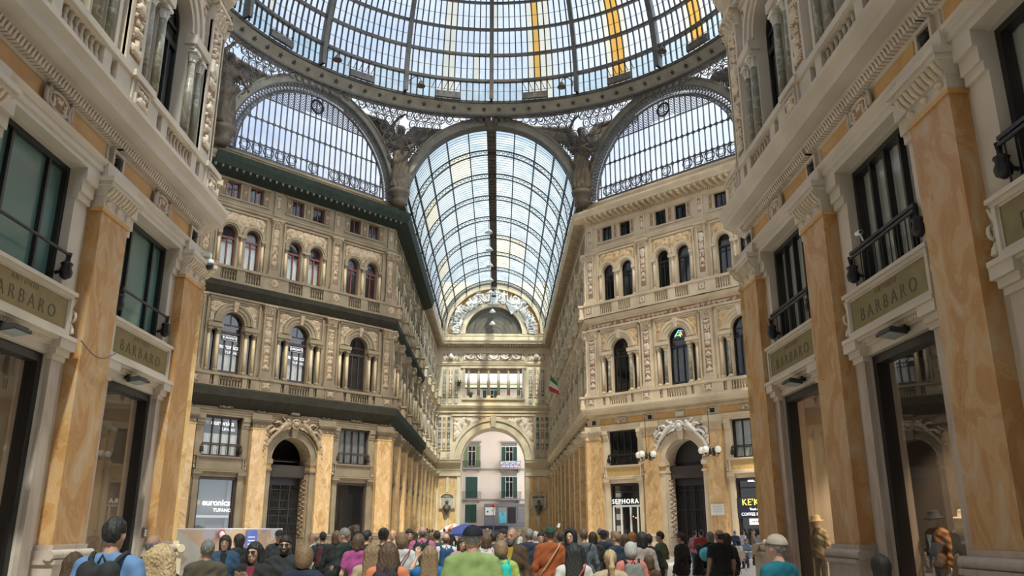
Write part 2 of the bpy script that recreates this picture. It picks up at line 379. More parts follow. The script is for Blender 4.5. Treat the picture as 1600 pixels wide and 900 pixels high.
def put_text_old(body, size, mat, parent, x, y, z, depth=.01, name='lettering', **kw):
    """text standing in the x-z plane of its parent, facing -y"""
    return link(name, text_mesh(body, size, mat, depth, name, **kw), parent, Matrix.Translation((x, y, z)) @ RXT)
# ================================================================ THE FACADES
H = B / 2
STY = {
 'right': dict(wall='stone', mar='marble', rel='relief', relo='relief_o', relw='relief_w', col='grey', col2='stone', panel='ochre', frame='frame', frame2='frame', res=.08, n=10, jamb='stone', fr='orange', pane='pane', pane1='pane'),
 'nearl': None,
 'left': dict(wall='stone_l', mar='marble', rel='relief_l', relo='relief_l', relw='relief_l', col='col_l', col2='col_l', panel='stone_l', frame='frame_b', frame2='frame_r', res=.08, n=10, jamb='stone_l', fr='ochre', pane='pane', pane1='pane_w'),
 'near': dict(wall='stone_n', mar='marble_n', rel='relief', relo='relief', relw='relief_w', col='grey', col2='grey', panel='brass', frame='frame', frame2='frame', res=.04, n=16, jamb='pink', fr='orange', pane='pane', pane1='pane'),
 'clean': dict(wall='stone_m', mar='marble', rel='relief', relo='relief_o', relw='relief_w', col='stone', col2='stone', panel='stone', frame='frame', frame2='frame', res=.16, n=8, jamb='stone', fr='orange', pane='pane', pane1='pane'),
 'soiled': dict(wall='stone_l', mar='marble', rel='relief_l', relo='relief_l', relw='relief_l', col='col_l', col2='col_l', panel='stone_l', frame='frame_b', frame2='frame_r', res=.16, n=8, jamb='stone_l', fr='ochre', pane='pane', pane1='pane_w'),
}
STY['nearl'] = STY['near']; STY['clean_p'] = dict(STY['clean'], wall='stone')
def column(mb, x, y, r, z0, z1, mat, capmat, n=12):
    mb.box(x - r * 1.5, x + r * 1.5, y - r * 1.5, y + r * 1.5, z0, z0 + r * .6, capmat)
    mb.lathe(x, y, [(r * 1.4, z0 + r * .6), (r * 1.45, z0 + r), (r * 1.1, z0 + r * 1.4), (r * 1.02, z0 + r * 1.7)], capmat, n)
    mb.lathe(x, y, [(r, z0 + r * 1.6), (r * 1.0, z0 + (z1 - z0) * .5), (r * .86, z1 - r * 3.1)], mat, n)
    zc = z1 - r * 3.1
    mb.lathe(x, y, [(r * .98, zc), (r * 1.0, zc + r * .2), (r * .85, zc + r * .3), (r * .95, zc + r * 1.3), (r * 1.35, zc + r * 2.4)], capmat, n)
    for k in range(8):                                  # acanthus leaves of the capital
        a = 2 * PI * k / 8
        for rr, zz in ((1.0, .5), (1.12, 1.35)):
            c, s_ = math.cos(a + zz), math.sin(a + zz)
            mb.tube([(x + r * .85 * c, y + r * .85 * s_, zc + r * zz * .7), (x + r * rr * 1.08 * c, y + r * rr * 1.08 * s_, zc + r * (zz + .5)), (x + r * (rr + .42) * c, y + r * (rr + .42) * s_, zc + r * (zz + .9))], r * .2, capmat, 4, r1=r * .12)
    mb.box(x - r * 1.45, x + r * 1.45, y - r * 1.45, y + r * 1.45, z1 - r * .7, z1, capmat)
def balusters(mb, x0, x1, n, y, z0, z1, mat, seg=6):
    hgt = z1 - z0
    for i in range(n):
        x = x0 + (x1 - x0) * (i + .5) / n
        mb.lathe(x, y, [(.055, z0), (.055, z0 + .08 * hgt), (.03, z0 + .14 * hgt), (.075, z0 + .36 * hgt), (.03, z0 + .72 * hgt), (.05, z0 + .8 * hgt), (.055, z1)], mat, seg)
def leafcap(mb, x0, x1, yf, z0, z1, mat, res):
    """corinthian pilaster capital: flaring block, leaves and volutes"""
    w = x1 - x0; d = .10
    mb.frustum(x0 + .03, x1 - .03, yf, 0, z0 + .04, x0 - .02, x1 + .02, yf - .06, 0, z1 - .08, mat)
    mb.box(x0 - .02, x1 + .02, yf - .03, 0, z0, z0 + .05, mat)
    mb.box(x0 - .1, x1 + .1, yf - d - .05, 0, z1 - .09, z1, mat)
    hh = z1 - z0
    for row, (zz, k) in enumerate(((.08, 4), (.30, 3))):
        for i in range(k):
            xc = x0 + w * (i + .5) / k
            mb.tube([(xc, yf + .01, z0 + hh * zz), (xc, yf - .06 - row * .03, z0 + hh * (zz + .26)), (xc, yf - .14 - row * .03, z0 + hh * (zz + .30))], w * .1, mat, 5, r1=w * .05)
    for sg in (-1, 1):
        xc = (x0 + x1) / 2 + sg * (w / 2 + .02)
        mb.tube([(xc, yf - .1 + .06 * math.cos(a), z1 - .17 + .06 * math.sin(a)) for a in [k * PI / 4 for k in range(8)]], .03, mat, 4, closed=True)
def make_ground_window_bay(st):
    S = STY[st]; m = MB(); w = S['wall']; j = S['jamb']
    m.rectpanel(-H, H, FZ, 9.05, [(-1.3, 1.3, FZ, 5.2), (-1.3, 1.3, 6.45, 8.98)], 0, .5, w, w)
    for sg in (-1, 1):
        xa, xb = sorted((sg * 1.3, sg * 1.66)); m.box(xa, xb, -.10, 0, FZ, 5.1, j)
        for k, (p, za, zb) in enumerate(((.14, 5.1, 5.2), (.2, 5.2, 5.32), (.28, 5.32, 5.5))): m.box(xa - p * .35, xb + p * .35, -p, 0, za, zb, w)
        xa, xb = sorted((sg * 1.3, sg * 1.78)); m.box(xa, xb, -.06, 0, 6.45, 8.35, w)          # flat jamb of the upper light
        for p, za, zb in ((.12, 8.35, 8.5), (.17, 8.5, 8.75), (.24, 8.75, 9.0)): m.box(xa - .02, xb, -p, 0, za, zb, w)
        # scroll bracket at the end of the sign panel
        x = sg * 1.72
        m.tube([(x, -.1 - .05 * math.cos(t), 5.68 + .7 * t / 6.0) for t in np.linspace(0, 6, 9)], .07, S['rel'], 6, r1=.04)
        m.tube([(x, -.16 + .05 * math.cos(t), 6.02 + .1 * math.sin(t)) for t in np.linspace(0, 5.5, 8)], .03, S['rel'], 4, closed=True)
    m.box(-1.62, 1.62, -.04, 0, 5.2, 5.36, w); m.box(-1.64, 1.64, -.1, 0, 5.36, 5.46, w)
    if S['res'] < .1:
        for i in range(30): m.box(-1.3 + i * .0867, -1.25 + i * .0867, -.16, -.1, 5.4, 5.47, S['rel'])
    m.box(-1.75, 1.75, -.3, 0, 5.5, 5.58, w); m.box(-1.72, 1.72, -.24, 0, 5.46, 5.5, w)
    m.frame(-1.6, 1.6, 5.6, 6.42, .09, -.2, 0, w); m.frame(-1.53, 1.53, 5.67, 6.35, .05, -.16, 0, w)
    m.box(-1.5, 1.5, -.11, 0, 5.68, 6.34, S['panel'])
    m.box(-1.66, 1.66, -.24, 0, 6.4, 6.47, w)
    # frieze: two ochre marble panels and a cartouche
    for sg in (-1, 1):
        xa, xb = sorted((sg * .52, sg * 2.02)); m.box(xa, xb, -.13, 0, 9.5, 9.9, S['fr'])
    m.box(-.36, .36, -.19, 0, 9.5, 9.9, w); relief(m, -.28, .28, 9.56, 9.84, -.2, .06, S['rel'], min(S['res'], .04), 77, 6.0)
    m.tube([(.36 * math.cos(t), -.2, 9.7 + .19 * math.sin(t)) for t in [k * PI / 8 for k in range(16)]], .035, w, 6, closed=True)
    for sg in (-1, 1):
        m.tube([(sg * .40 + .06 * math.cos(t), -.2, 9.7 + .2 * math.sin(t)) for t in [k * PI / 5 for k in range(10)]], .045, w, 5, closed=True)
    if S['res'] < .1:
        for i in range(44): x = -H + (i + .5) * B / 44; m.frustum(x - .045, x + .045, -.30, -.1, 9.97, x - .02, x + .02, -.36, -.1, 10.12, w)
    else:
        for i in range(22): x = -H + (i + .5) * B / 22; m.box(x - .06, x + .06, -.32, -.1, 9.97, 10.12, w)
    return m.mesh('ground_bay')
def make_ground_arch_bay(st):
    S = STY[st]; m = MB(); w = S['wall']
    m.archpanel(-H, H, FZ, 9.05, 0, 1.5, 6.5, FZ, 0, 1.2, w, S['rel'], 24)
    m.arcring(0, 6.5, 1.5, 1.62, -.14, 0, w, n=24); m.arcring(0, 6.5, 1.62, 1.95, -.1, 0, w, n=24); m.arcring(0, 6.5, 1.95, 2.1, -.2, 0, w, n=24)
    for sg in (-1, 1):
        xa, xb = sorted((sg * 1.5, sg * 1.95)); m.box(xa, xb, -.12, 0, FZ, 5.75, w)
        m.box(xa - .05, xb + .05, -.22, 0, 5.75, 5.9, w); m.box(xa, xb, -.13, 0, 5.9, 6.2, S['fr']); m.box(xa - .06, xb + .06, -.24, 0, 6.2, 6.5, w)
        x = sg * 1.5                                   # carved inner faces of the deep jamb
        m.box(min(x, x - sg * .03), max(x, x - sg * .03), .1, 1.1, 1.5, 5.6, S['rel'])
        nz = 40
        for k in range(nz):
            z = 1.7 + 3.7 * k / nz; yy = .6 + .22 * math.sin(k * 1.9)
            m.tube([(x - sg * .02, yy - .16, z), (x - sg * .1, yy, z + .05), (x - sg * .02, yy + .16, z + .02)], .045, S['rel'], 4)
        m.box(min(x, x - sg * .05), max(x, x - sg * .05), 0, 1.2, 5.75, 5.9, w); m.box(min(x, x - sg * .07), max(x, x - sg * .07), 0, 1.2, 6.3, 6.5, w)
    m.archpanel(-2.25, 2.25, 6.5, 9.03, 0, 2.08, 6.5, 6.5, -.03, .03, S['fr'], n=24)
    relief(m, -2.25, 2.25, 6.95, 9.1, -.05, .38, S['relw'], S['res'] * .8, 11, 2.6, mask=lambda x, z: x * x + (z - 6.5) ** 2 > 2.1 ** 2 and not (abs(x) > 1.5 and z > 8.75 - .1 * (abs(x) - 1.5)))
    # two reclining figures, a shield and trophies above the arch
    R_ = S['relw']
    for sg in (-1, 1):
        m.tube([(sg * .55, -.35, 8.95), (sg * .95, -.42, 8.72), (sg * 1.35, -.4, 8.3), (sg * 1.75, -.36, 7.85), (sg * 2.05, -.3, 7.3)], .2, R_, 8, r1=.09)
        m.tube([(sg * .95, -.42, 8.75), (sg * 1.3, -.5, 8.95), (sg * 1.7, -.45, 8.85)], .09, R_, 6, r1=.05)
        m.tube([(sg * 1.2, -.42, 8.4), (sg * 1.6, -.5, 8.45), (sg * 2.0, -.42, 8.15)], .12, R_, 6, r1=.05)
        m.lathe(sg * .62, -.45, [(.02, 8.92), (.12, 8.98), (.14, 9.08), (.1, 9.18), (.02, 9.22)], R_, 8)
        m.tube([(sg * .3, -.3, 8.7), (sg * 1.05, -.36, 9.3)], .07, R_, 6)
        m.tube([(sg * 1.9, -.25, 8.9), (sg * 2.15, -.3, 8.4)], .09, R_, 6)
    m.tube([(.3 * math.cos(t), -.42, 8.88 + .3 * math.sin(t)) for t in [k * PI / 8 for k in range(16)]], .07, R_, 6, closed=True)
    rr_ = random.Random(5)
    for i in range(34):                                # drapery, wings and weapons filling the spandrels
        a = PI * (i + .5) / 34; r0 = 2.15 + .1 * rr_.random(); r1 = r0 + .35 + .45 * rr_.random() * (1 if abs(math.cos(a)) < .8 else .5); da = rr_.uniform(-.16, .16)
        z1 = min(9.15, 6.5 + r1 * math.sin(a + da)); x1 = max(-2.3, min(2.3, r1 * math.cos(a + da)))
        m.tube([(r0 * math.cos(a), -.12, 6.5 + r0 * math.sin(a)), ((r0 * math.cos(a) + x1) / 2, -.34, (6.5 + r0 * math.sin(a) + z1) / 2 + .03), (x1, -.24, z1)], .085, R_, 6, r1=.035)
    m.lathe(0, -.38, [(.01, 8.66), (.2, 8.75), (.24, 8.88), (.2, 9.02), (.01, 9.1)], R_, 10)
    m.frustum(-.16, .16, -.3, 0, 7.95, -.24, .24, -.42, 0, 8.6, w)
    for sg in (-1, 1):
        xa, xb = sorted((sg * .52, sg * 2.02)); m.box(xa, xb, -.13, 0, 9.5, 9.9, S['fr'])
    m.box(-.36, .36, -.22, 0, 9.5, 9.9, w); m.box(-.27, .27, -.27, -.2, 9.58, 9.82, S['rel'])
    for i in range(44): x = -H + (i + .5) * B / 44; m.frustum(x - .045, x + .045, -.30, -.1, 9.97, x - .02, x + .02, -.36, -.1, 10.12, w)
    return m.mesh('ground_arch_bay')
def make_upper_bay(st):
    S = STY[st]; m = MB(); w = S['wall']; res = S['res']; n = S['n'] * 2
    # first floor: serliana with arched light
    m.archpanel(-1.12, 1.12, 10.7, 16.85, 0, .8, 15.1, 11.75, 0, .5, w, n=n)
    for sg in (-1, 1):
        xs = sorted((sg * 1.12, sg * H)); hs = sorted((sg * 1.13, sg * 1.46))
        m.rectpanel(xs[0], xs[1], 10.7, 16.85, [(hs[0], hs[1], 11.85, 14.55)], 0, .2, w)
        a, b = sorted((sg * .8, sg * 1.76)); m.box(a, b, -.16, .1, 14.6, 14.72, w); m.box(a - .04, b + .04, -.24, .1, 14.72, 14.98, w)
        a, b = sorted((sg * 1.78, sg * 1.92)); m.box(a, b, -.1, 0, 11.75, 16.75, w)
    m.arcring(0, 15.1, .8, .98, -.06, 0, w, n=n); m.arcring(0, 15.1, .98, 1.22, -.12, 0, w, n=n); m.arcring(0, 15.1, 1.22, 1.38, -.18, 0, w, n=n)
    m.frustum(-.1, .1, -.22, 0, 15.88, -.17, .17, -.34, 0, 16.55, S['rel'])
    m.box(-1.92, 1.92, -.1, 0, 16.62, 16.78, w)
    m.box(-1.72, 1.72, -.05, 0, 16.5, 16.6, w)
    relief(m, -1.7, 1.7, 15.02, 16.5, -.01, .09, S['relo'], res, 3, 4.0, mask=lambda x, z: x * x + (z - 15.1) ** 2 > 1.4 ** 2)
    m.box(-H, H, -.03, 0, 11.68, 11.76, w)
    # relief frieze of the middle entablature
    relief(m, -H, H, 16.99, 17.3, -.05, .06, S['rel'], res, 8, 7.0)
    # second floor: pair of arches
    for sg in (-1, 1):
        a, b = sorted((0, sg * H)); c = sg * .87
        m.archpanel(a, b, 17.7, 23.15, c, .54, 21.4, 18.95, 0, .45, w, n=n)
        m.arcring(c, 21.4, .54, .66, -.07, 0, w, n=n); m.arcring(c, 21.4, .66, .84, -.13, 0, w, n=n)
        a, b = sorted((sg * 1.78, sg * 1.9)); m.box(a, b, -.09, 0, 19.0, 23.0, w)
        a, b = sorted((sg * 1.43, sg * 1.74)); m.box(a, b, -.14, .05, 21.18, 21.38, w)
    m.box(-.33, .33, -.14, .05, 21.18, 21.38, w)
    m.box(-1.9, 1.9, -.09, 0, 22.92, 23.05, w)
    relief(m, -1.7, 1.7, 21.42, 22.86, -.01, .08, S['relo'], res, 6, 4.5, mask=lambda x, z: (abs(x) - .87) ** 2 + (z - 21.4) ** 2 > .85 ** 2)
    # attic
    m.rectpanel(-H, H, 23.4, 25.45, [(-1.38, -.38, 23.95, 25.1), (.38, 1.38, 23.95, 25.1)], 0, .35, w)
    for x in (-1.62, 0, 1.62):
        relief(m, x - .12, x + .12, 24.05, 25.0, -.03, .05, S['rel'], res, 4, 6.0); m.frame(x - .18, x + .18, 23.98, 25.07, .05, -.06, 0, w)
    m.box(-1.9, 1.9, -.1, 0, 25.1, 25.2, w); m.box(-1.9, 1.9, -.08, 0, 23.78, 23.9, w)
    k = 29
    for i in range(k): x = -H + (i + .5) * B / k; m.box(x - .05, x + .05, -.2, -.1, 25.46, 25.64, w)
    for i in range(10): x = -H + (i + .5) * B / 10; m.box(x - .09, x + .09, -.96, -.2, 25.74, 25.93, w); m.box(x - .07, x + .07, -.86, -.2, 25.66, 25.74, w)
    return m.mesh('upper_bay')
def make_columns(st):
    S = STY[st]; m = MB()
    for x in (-1.0, 1.0): column(m, x, -.06, .115, 11.78, 14.6, S['col'], S['wall'] if st != 'near' else 'relief_w', S['n'])
    for x in (-1.6, 1.6): column(m, x, -.02, .115, 11.78, 14.6, S['col2'], S['wall'] if st != 'near' else 'relief_w', S['n'])
    for x in (-1.6, 0, 1.6): column(m, x, -.04, .1, 18.98, 21.2, S['col2'], S['wall'], S['n'])
    return m.mesh('column')
def make_balustrade(st):
    S = STY[st]; m = MB(); w = S['wall']; y = -.32; sg6 = 8 if st == 'near' else 6
    for zb, zt, op in ((10.75, 11.7, [(-.82, .82, 8), (-1.42, -1.15, 1), (1.15, 1.42, 1)]), (17.8, 18.9, [(-1.45, -.3, 6), (.3, 1.45, 6)])):
        m.box(-H, H, y - .16, y + .16, zb, zb + .14, w); m.box(-H, H, y - .17, y + .17, zt - .16, zt, w); m.box(-H, H, y - .13, y + .13, zt - .2, zt - .16, w)
        xs = [-H]
        for a, b, n in sorted(op): xs += [a, b]; balusters(m, a, b, n, y, zb + .14, zt - .2, w, sg6)
        xs += [H]
        for a, b in zip(xs[::2], xs[1::2]): m.box(a, b, y - .12, y + .12, zb + .14, zt - .2, w)
        m.box(-H, H, y, 0, zb, zb + .1, w)
    return m.mesh('balustrade')
def make_pilaster(st):
    S = STY[st]; m = MB(); w = S['wall']; res = S['res'] * .7; j = S['jamb']
    # ground: plinth, torus, marble shaft, capital
    m.box(-.78, .78, -.46, 0, FZ, .75, j); m.box(-.72, .72, -.42, 0, .75, 1.42, j)
    m.box(-.76, .76, -.47, 0, 1.42, 1.50, j)
    m.tube([(-.80, -.36, 1.58), (.80, -.36, 1.58)], .10, j, 8); m.box(-.72, .72, -.4, 0, 1.5, 1.66, j); m.box(-.66, .66, -.35, 0, 1.66, 1.76, j)
    m.box(-.60, .60, -.30, 0, 1.76, 8.42, S['mar'])
    m.box(-.64, .64, -.33, 0, 8.34, 8.42, S['fr']); m.box(-.60, .60, -.31, 0, 8.42, 8.68, w)
    for x in (-.45, 0, .45): m.lathe(x, -.33, [(.01, 8.49), (.055, 8.51), (.075, 8.55), (.055, 8.59), (.01, 8.61)], S['rel'], 8)
    m.frustum(-.60, .60, -.32, 0, 8.68, -.70, .70, -.46, 0, 8.86, w)
    for i in range(9):
        x = -.58 + i * .145; m.tube([(x, -.33, 8.69), (x, -.42, 8.76), (x, -.47, 8.86)], .045, S['rel'] if st == 'near' else w, 5)
    m.box(-.74, .74, -.5, 0, 8.86, 8.95, w); m.box(-.78, .78, -.54, 0, 8.95, 9.05, w)
    m.box(-.72, .72, -.36, 0, 9.05, 9.38, w)
    # vent of the frieze
    m.frame(-.26, .26, 9.46, 9.92, .07, -.2, 0, w); m.box(-.19, .19, -.14, 0, 9.53, 9.85, 'black'); m.box(-.42, .42, -.12, 0, 9.44, 9.94, w)
    m.lathe(0, -.16, [(.01, 9.6), (.09, 9.63), (.13, 9.69), (.09, 9.75), (.01, 9.78)], 'iron_d', 8)
    # first floor
    m.box(-.5, .5, -.52, 0, 10.75, 10.9, w); m.box(-.46, .46, -.48, 0, 10.9, 11.55, w); m.frame(-.34, .34, 10.95, 11.5, .05, -.52, -.4, w)
    relief(m, -.29, .29, 11.0, 11.45, -.485, .06, S['rel'], res, 2, 7.0)
    m.box(-.53, .53, -.56, 0, 11.55, 11.7, w)
    m.box(-.52, .52, -.30, 0, 11.7, 11.82, w); m.box(-.48, .48, -.27, 0, 11.82, 11.98, w); m.box(-.44, .44, -.23, 0, 11.98, 12.1, w)
    m.box(-.40, .40, -.16, 0, 12.1, 16.2, w); m.frame(-.40, .40, 12.1, 16.2, .13, -.2, -.1, w)
    relief(m, -.25, .25, 12.3, 16.05, -.165, .10, S['rel'], res, 12, 5.5)
    leafcap(m, -.42, .42, -.2, 16.2, 16.82, S['rel'] if st != 'right' else w, res)
    # second floor
    m.box(-.46, .46, -.5, 0, 17.8, 17.95, w); m.box(-.42, .42, -.46, 0, 17.95, 18.75, w); relief(m, -.27, .27, 18.08, 18.62, -.465, .06, S['rel'], res, 21, 7.0)
    m.box(-.5, .5, -.52, 0, 18.75, 18.9, w)
    m.box(-.46, .46, -.24, 0, 18.9, 19.1, w); m.box(-.4, .4, -.2, 0, 19.1, 19.3, w)
    m.box(-.36, .36, -.14, 0, 19.3, 22.62, w); m.frame(-.36, .36, 19.3, 22.62, .11, -.18, -.1, w)
    relief(m, -.23, .23, 19.45, 22.5, -.145, .09, S['rel'], res, 31, 5.5)
    leafcap(m, -.38, .38, -.18, 22.62, 23.1, S['rel'] if st != 'right' else w, res)
    m.box(-.3, .3, -.08, 0, 23.45, 25.4, w); relief(m, -.13, .13, 24.0, 25.05, -.085, .06, S['rel'], res, 41, 6.0)
    return m.mesh('pilaster')
# ---- windows (each a window_<n> with frame, pane, rail, ...)
def wm(fn, name):
    m = MB(); fn(m); return m.mesh(name)
def make_windows(st):
    S = STY[st]; f = S['frame']; f2 = S['frame2']; out = {}
    def mezz(m):
        m.frame(-1.3, 1.3, 6.47, 8.98, .11, .12, .3, f)
        for x in ((-.62, .62) if st == 'nearl' else (-.6, 0, .6)): m.box(x - .035, x + .035, .14, .26, 6.5, 8.9, f)
    def rail(m):
        if st != 'nearl': m.box(-1.3, 1.3, -.14, -.06, 7.22, 7.28, f)
        if st in ('near', 'nearl', 'right', 'left'):
            m.tube([(-1.34, -.12, 7.16), (1.34, -.12, 7.16)], .035, f, 6)
            for x in (-1.32, 1.32):
                m.tube([(x, .1, 6.8), (x, -.12, 6.85), (x, -.12, 7.2)], .05, f, 6); m.lathe(x, -.1, [(.02, 6.66), (.11, 6.72), (.13, 6.82), (.09, 6.92), (.12, 6.98), (.03, 7.04)], f, 8)
    def mezzbars(m):
        for x in np.linspace(-1.2, 1.2, 9 if st in ('near', 'right', 'left') else 5): m.tube([(x, -.1, 6.5), (x, -.1, 7.22)], .012, f, 4)
    def pane(x0, x1, z0, z1, y):
        return lambda m: m.quad((x0, y, z0), (x1, y, z0), (x1, y, z1), (x0, y, z1), S['pane'])
    def shop(m):
        m.frame(-1.3, 1.3, FZ, 5.18, .15, .06, .3, f); m.box(-1.24, 1.24, .1, .26, 4.55, 4.62, f) if st == 'right' else None
    out['mezz'] = [('frame', wm(mezz, 'frame')), ('rail', wm(rail, 'rail'))] + ([('railing_bars', wm(mezzbars, 'railing_bars'))] if st != 'nearl' else [])
    pm = 'pane_t' if st in ('near', 'nearl') else S['pane']
    out['mezz_pane'] = wm(lambda m: m.quad((-1.25, .22, 6.5), (1.25, .22, 6.5), (1.25, .22, 8.95), (-1.25, .22, 8.95), pm), 'pane')
    out['mezz_pane_c'] = wm(lambda m: m.quad((-1.25, .22, 6.5), (1.25, .22, 6.5), (1.25, .22, 8.95), (-1.25, .22, 8.95), 'pane_w'), 'pane')
    out['shop'] = [('frame', wm(shop, 'frame'))]
    out['shop_pane'] = wm(lambda m: m.quad((-1.2, .18, FZ + .1), (1.2, .18, FZ + .1), (1.2, .18, 5.1), (-1.2, .18, 5.1), 'pane_s'), 'pane')
    n = S['n'] + 4
    def f1(m):
        m.arcring(0, 15.1, .70, .82, .3, .42, f, n=n); m.box(-.82, -.72, .3, .42, 11.8, 15.1, f); m.box(.72, .82, .3, .42, 11.8, 15.1, f)
        m.box(-.75, .75, .3, .42, 14.45, 14.62, f); m.box(-.75, .75, .32, .4, 15.02, 15.1, f); m.box(-.75, .75, .28, .4, 11.78, 12.0, f)
        for x in (-.28, .28): m.box(x - .04, x + .04, .3, .4, 11.8, 14.5, f)
        m.box(-.03, .03, .33, .39, 15.1, 15.85, f)
    def f1p(m):
        pn = S['pane1']
        pts = [(-.75, .36, 11.8), (.75, .36, 11.8)] + [(.75 * math.cos(a), .36, 15.1 + .75 * math.sin(a)) for a in np.linspace(0, PI, n)]
        m.add(pts, [tuple(range(len(pts)))], pn)
        for sg in (-1, 1): m.quad((sg * 1.13, .18, 11.85), (sg * 1.46, .18, 11.85), (sg * 1.46, .18, 14.55), (sg * 1.13, .18, 14.55), S['pane'])
    out['f1'] = [('frame', wm(f1, 'frame')), ('pane', wm(f1p, 'pane'))]
    def f2(m):
        m.arcring(0, 21.4, .46, .55, .26, .36, f2m, n=n)
        for x in (-.55, .47): m.box(x, x + .08, .26, .36, 18.95, 21.4, f2m)
        m.box(-.04, .04, .24, .34, 18.95, 21.1, f2m); m.box(-.5, .5, .24, .36, 21.0, 21.14, f2m); m.box(-.5, .5, .26, .34, 18.95, 19.08, f2m); m.box(-.5, .5, .26, .34, 20.7, 20.76, f2m)
    f2m = f2 if isinstance(f2, str) else S['frame2']
    f2m = S['frame2']
    def f2p(m):
        pts = [(-.5, .31, 18.95), (.5, .31, 18.95)] + [(.5 * math.cos(a), .31, 21.4 + .5 * math.sin(a)) for a in np.linspace(0, PI, n)]
        m.add(pts, [tuple(range(len(pts)))], S['pane1'])
    out['f2'] = [('frame', wm(f2, 'frame')), ('pane', wm(f2p, 'pane'))]
    def at(m):
        m.frame(-.5, .5, 23.95, 25.1, .07, .2, .3, f2m); m.box(-.035, .035, .19, .3, 23.98, 25.08, f2m)
    out['attic'] = [('frame', wm(at, 'frame')), ('pane', wm(lambda m: m.quad((-.46, .25, 24), (.46, .25, 24), (.46, .25, 25.06), (-.46, .25, 25.06), S['pane1']), 'pane'))]
    return out
KIT = {}
def kit(st):
    if st == 'nearl' and st not in KIT: KIT[st] = dict(kit('near'), win=make_windows('nearl'))
    if st not in KIT:
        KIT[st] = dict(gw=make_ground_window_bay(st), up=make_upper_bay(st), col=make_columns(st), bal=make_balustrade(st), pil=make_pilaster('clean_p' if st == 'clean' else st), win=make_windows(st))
        KIT[st]['ga'] = make_ground_arch_bay(st) if st in ('left', 'right') else KIT[st]['gw']
    return KIT[st]
wn = [0]
CURT = {}
def curtain_mesh(x0, x1, z0, z1, y, mat):
    k = (x0, x1, z0, z1, y, mat)
    if k not in CURT:
        m = MB(); nn = 28; vs = []; fs = []
        for i in range(nn + 1):
            x = x0 + (x1 - x0) * i / nn; yy = y + .025 * math.sin(i * 1.9) + .01 * math.sin(i * 4.1)
            vs += [(x, yy, z0), (x, yy, z1)]
        for i in range(nn): fs.append((2 * i, 2 * i + 2, 2 * i + 3, 2 * i + 1))
        m.add(vs, fs, mat, True); CURT[k] = m.mesh('curtain')
    return CURT[k]
def window(parts, mat4, extra=()):
    wn[0] += 1
    o = empty('window_%d' % wn[0]); o.matrix_world = mat4; o['kind'] = 'structure'
    for n, me in list(parts) + list(extra): link(n, me, o)
    return o
def facade(root, key, nb, styles, arch=(), windows=True, first=0, curt=None):
    """nb bays of one wall: children of the wall root, windows as things of the setting"""
    curt = curt or (lambda k, kind, i: None)
    e1 = BC(key, nb - 1) + B / 2
    for s0_, s1_ in ((-.005, BC(key, 0) - B / 2 + .02), (e1 - .02, e1 + .4)):
        m = MB(); sc_ = (s0_ + s1_) / 2; hw_ = (s1_ - s0_) / 2; m.quad((-hw_, .01, FZ), (hw_, .01, FZ), (hw_, .01, 25.5), (-hw_, .01, 25.5), STY[styles(0)]['wall']); m.build('corner_strip', root, wall_frame(key, sc_))
    for k in range(first, nb + 1):
        st = styles(min(k, nb - 1)); K = kit(st)
        far_ = key in ('AR', 'AL')
        link('pilaster', K['pil'], root, wall_frame(key, PO(key, k)) @ Matrix.Diagonal((1, 1.6 if far_ else 1, 1, 1)))
    for k in range(first, nb):
        st = styles(k); K = kit(st); Mx = wall_frame(key, BC(key, k)); Wn = K['win']
        link('ground_bay', K['ga'] if k in arch else K['gw'], root, Mx)
        link('upper_bay', K['up'], root, Mx); link('colonnettes', K['col'], root, Mx @ Matrix.Translation((0, -.16 if key in ('AR', 'AL') else 0, 0))); link('balustrade', K['bal'], root, Mx)
        if not windows: continue
        if k not in arch:
            c = curt(k, 'mezz', 0)
            ex = [('curtain', curtain_mesh(-1.25, 1.25, *c))] if c else []
            window(Wn['mezz'] + [('pane', Wn['mezz_pane_c'] if c else Wn['mezz_pane'])], Mx, ex)
            window(Wn['shop'] + [('pane', Wn['shop_pane'])], Mx)
        c = curt(k, 'f1', 0)
        window(Wn['f1'], Mx, [('curtain', curtain_mesh(-.72, .72, *c))] if c else [])
        for i, x in enumerate((-.87, .87)):
            c = curt(k, 'f2', i); window(Wn['f2'], Mx @ Matrix.Translation((x, 0, 0)), [('curtain', curtain_mesh(-.48, .48, *c))] if c else [])
            window(Wn['attic'], Mx @ Matrix.Translation(((-.88, .88)[i], 0, 0)))
# ---- continuous mouldings swept along the walls with mitred corners (interior on the left of the path)
def offs(path, o):
    P = [Vector(p) for p in path]; out = []
    for i, p in enumerate(P):
        ns = []
        if i > 0: d = (P[i] - P[i - 1]).normalized(); ns.append(Vector((-d.y, d.x)))
        if i < len(P) - 1: d = (P[i + 1] - P[i]).normalized(); ns.append(Vector((-d.y, d.x)))
        if len(ns) == 1: out.append(p + ns[0] * o)
        else: bis = (ns[0] + ns[1]); out.append(p + bis * (o * 2 / bis.length_squared))
    return out
def sweep(mb, path, prof, mats):
    rings = [offs(path, o) for o, z in prof]
    for i in range(len(path) - 1):
        mt = mats[i] if isinstance(mats, (list, tuple)) else mats
        for k in range(len(prof) - 1):
            a, b = rings[k][i], rings[k][i + 1]; c, d = rings[k + 1][i + 1], rings[k + 1][i]; z0, z1 = prof[k][1], prof[k + 1][1]
            mb.quad((a.x, a.y, z0), (b.x, b.y, z0), (c.x, c.y, z1), (d.x, d.y, z1), mt)
    for i in (0, len(path) - 1):
        vs = [(rings[k][i].x, rings[k][i].y, prof[k][1]) for k in range(len(prof))]
        mb.add(vs, [tuple(range(len(vs)))], mats[0 if i == 0 else -1] if isinstance(mats, (list, tuple)) else mats)
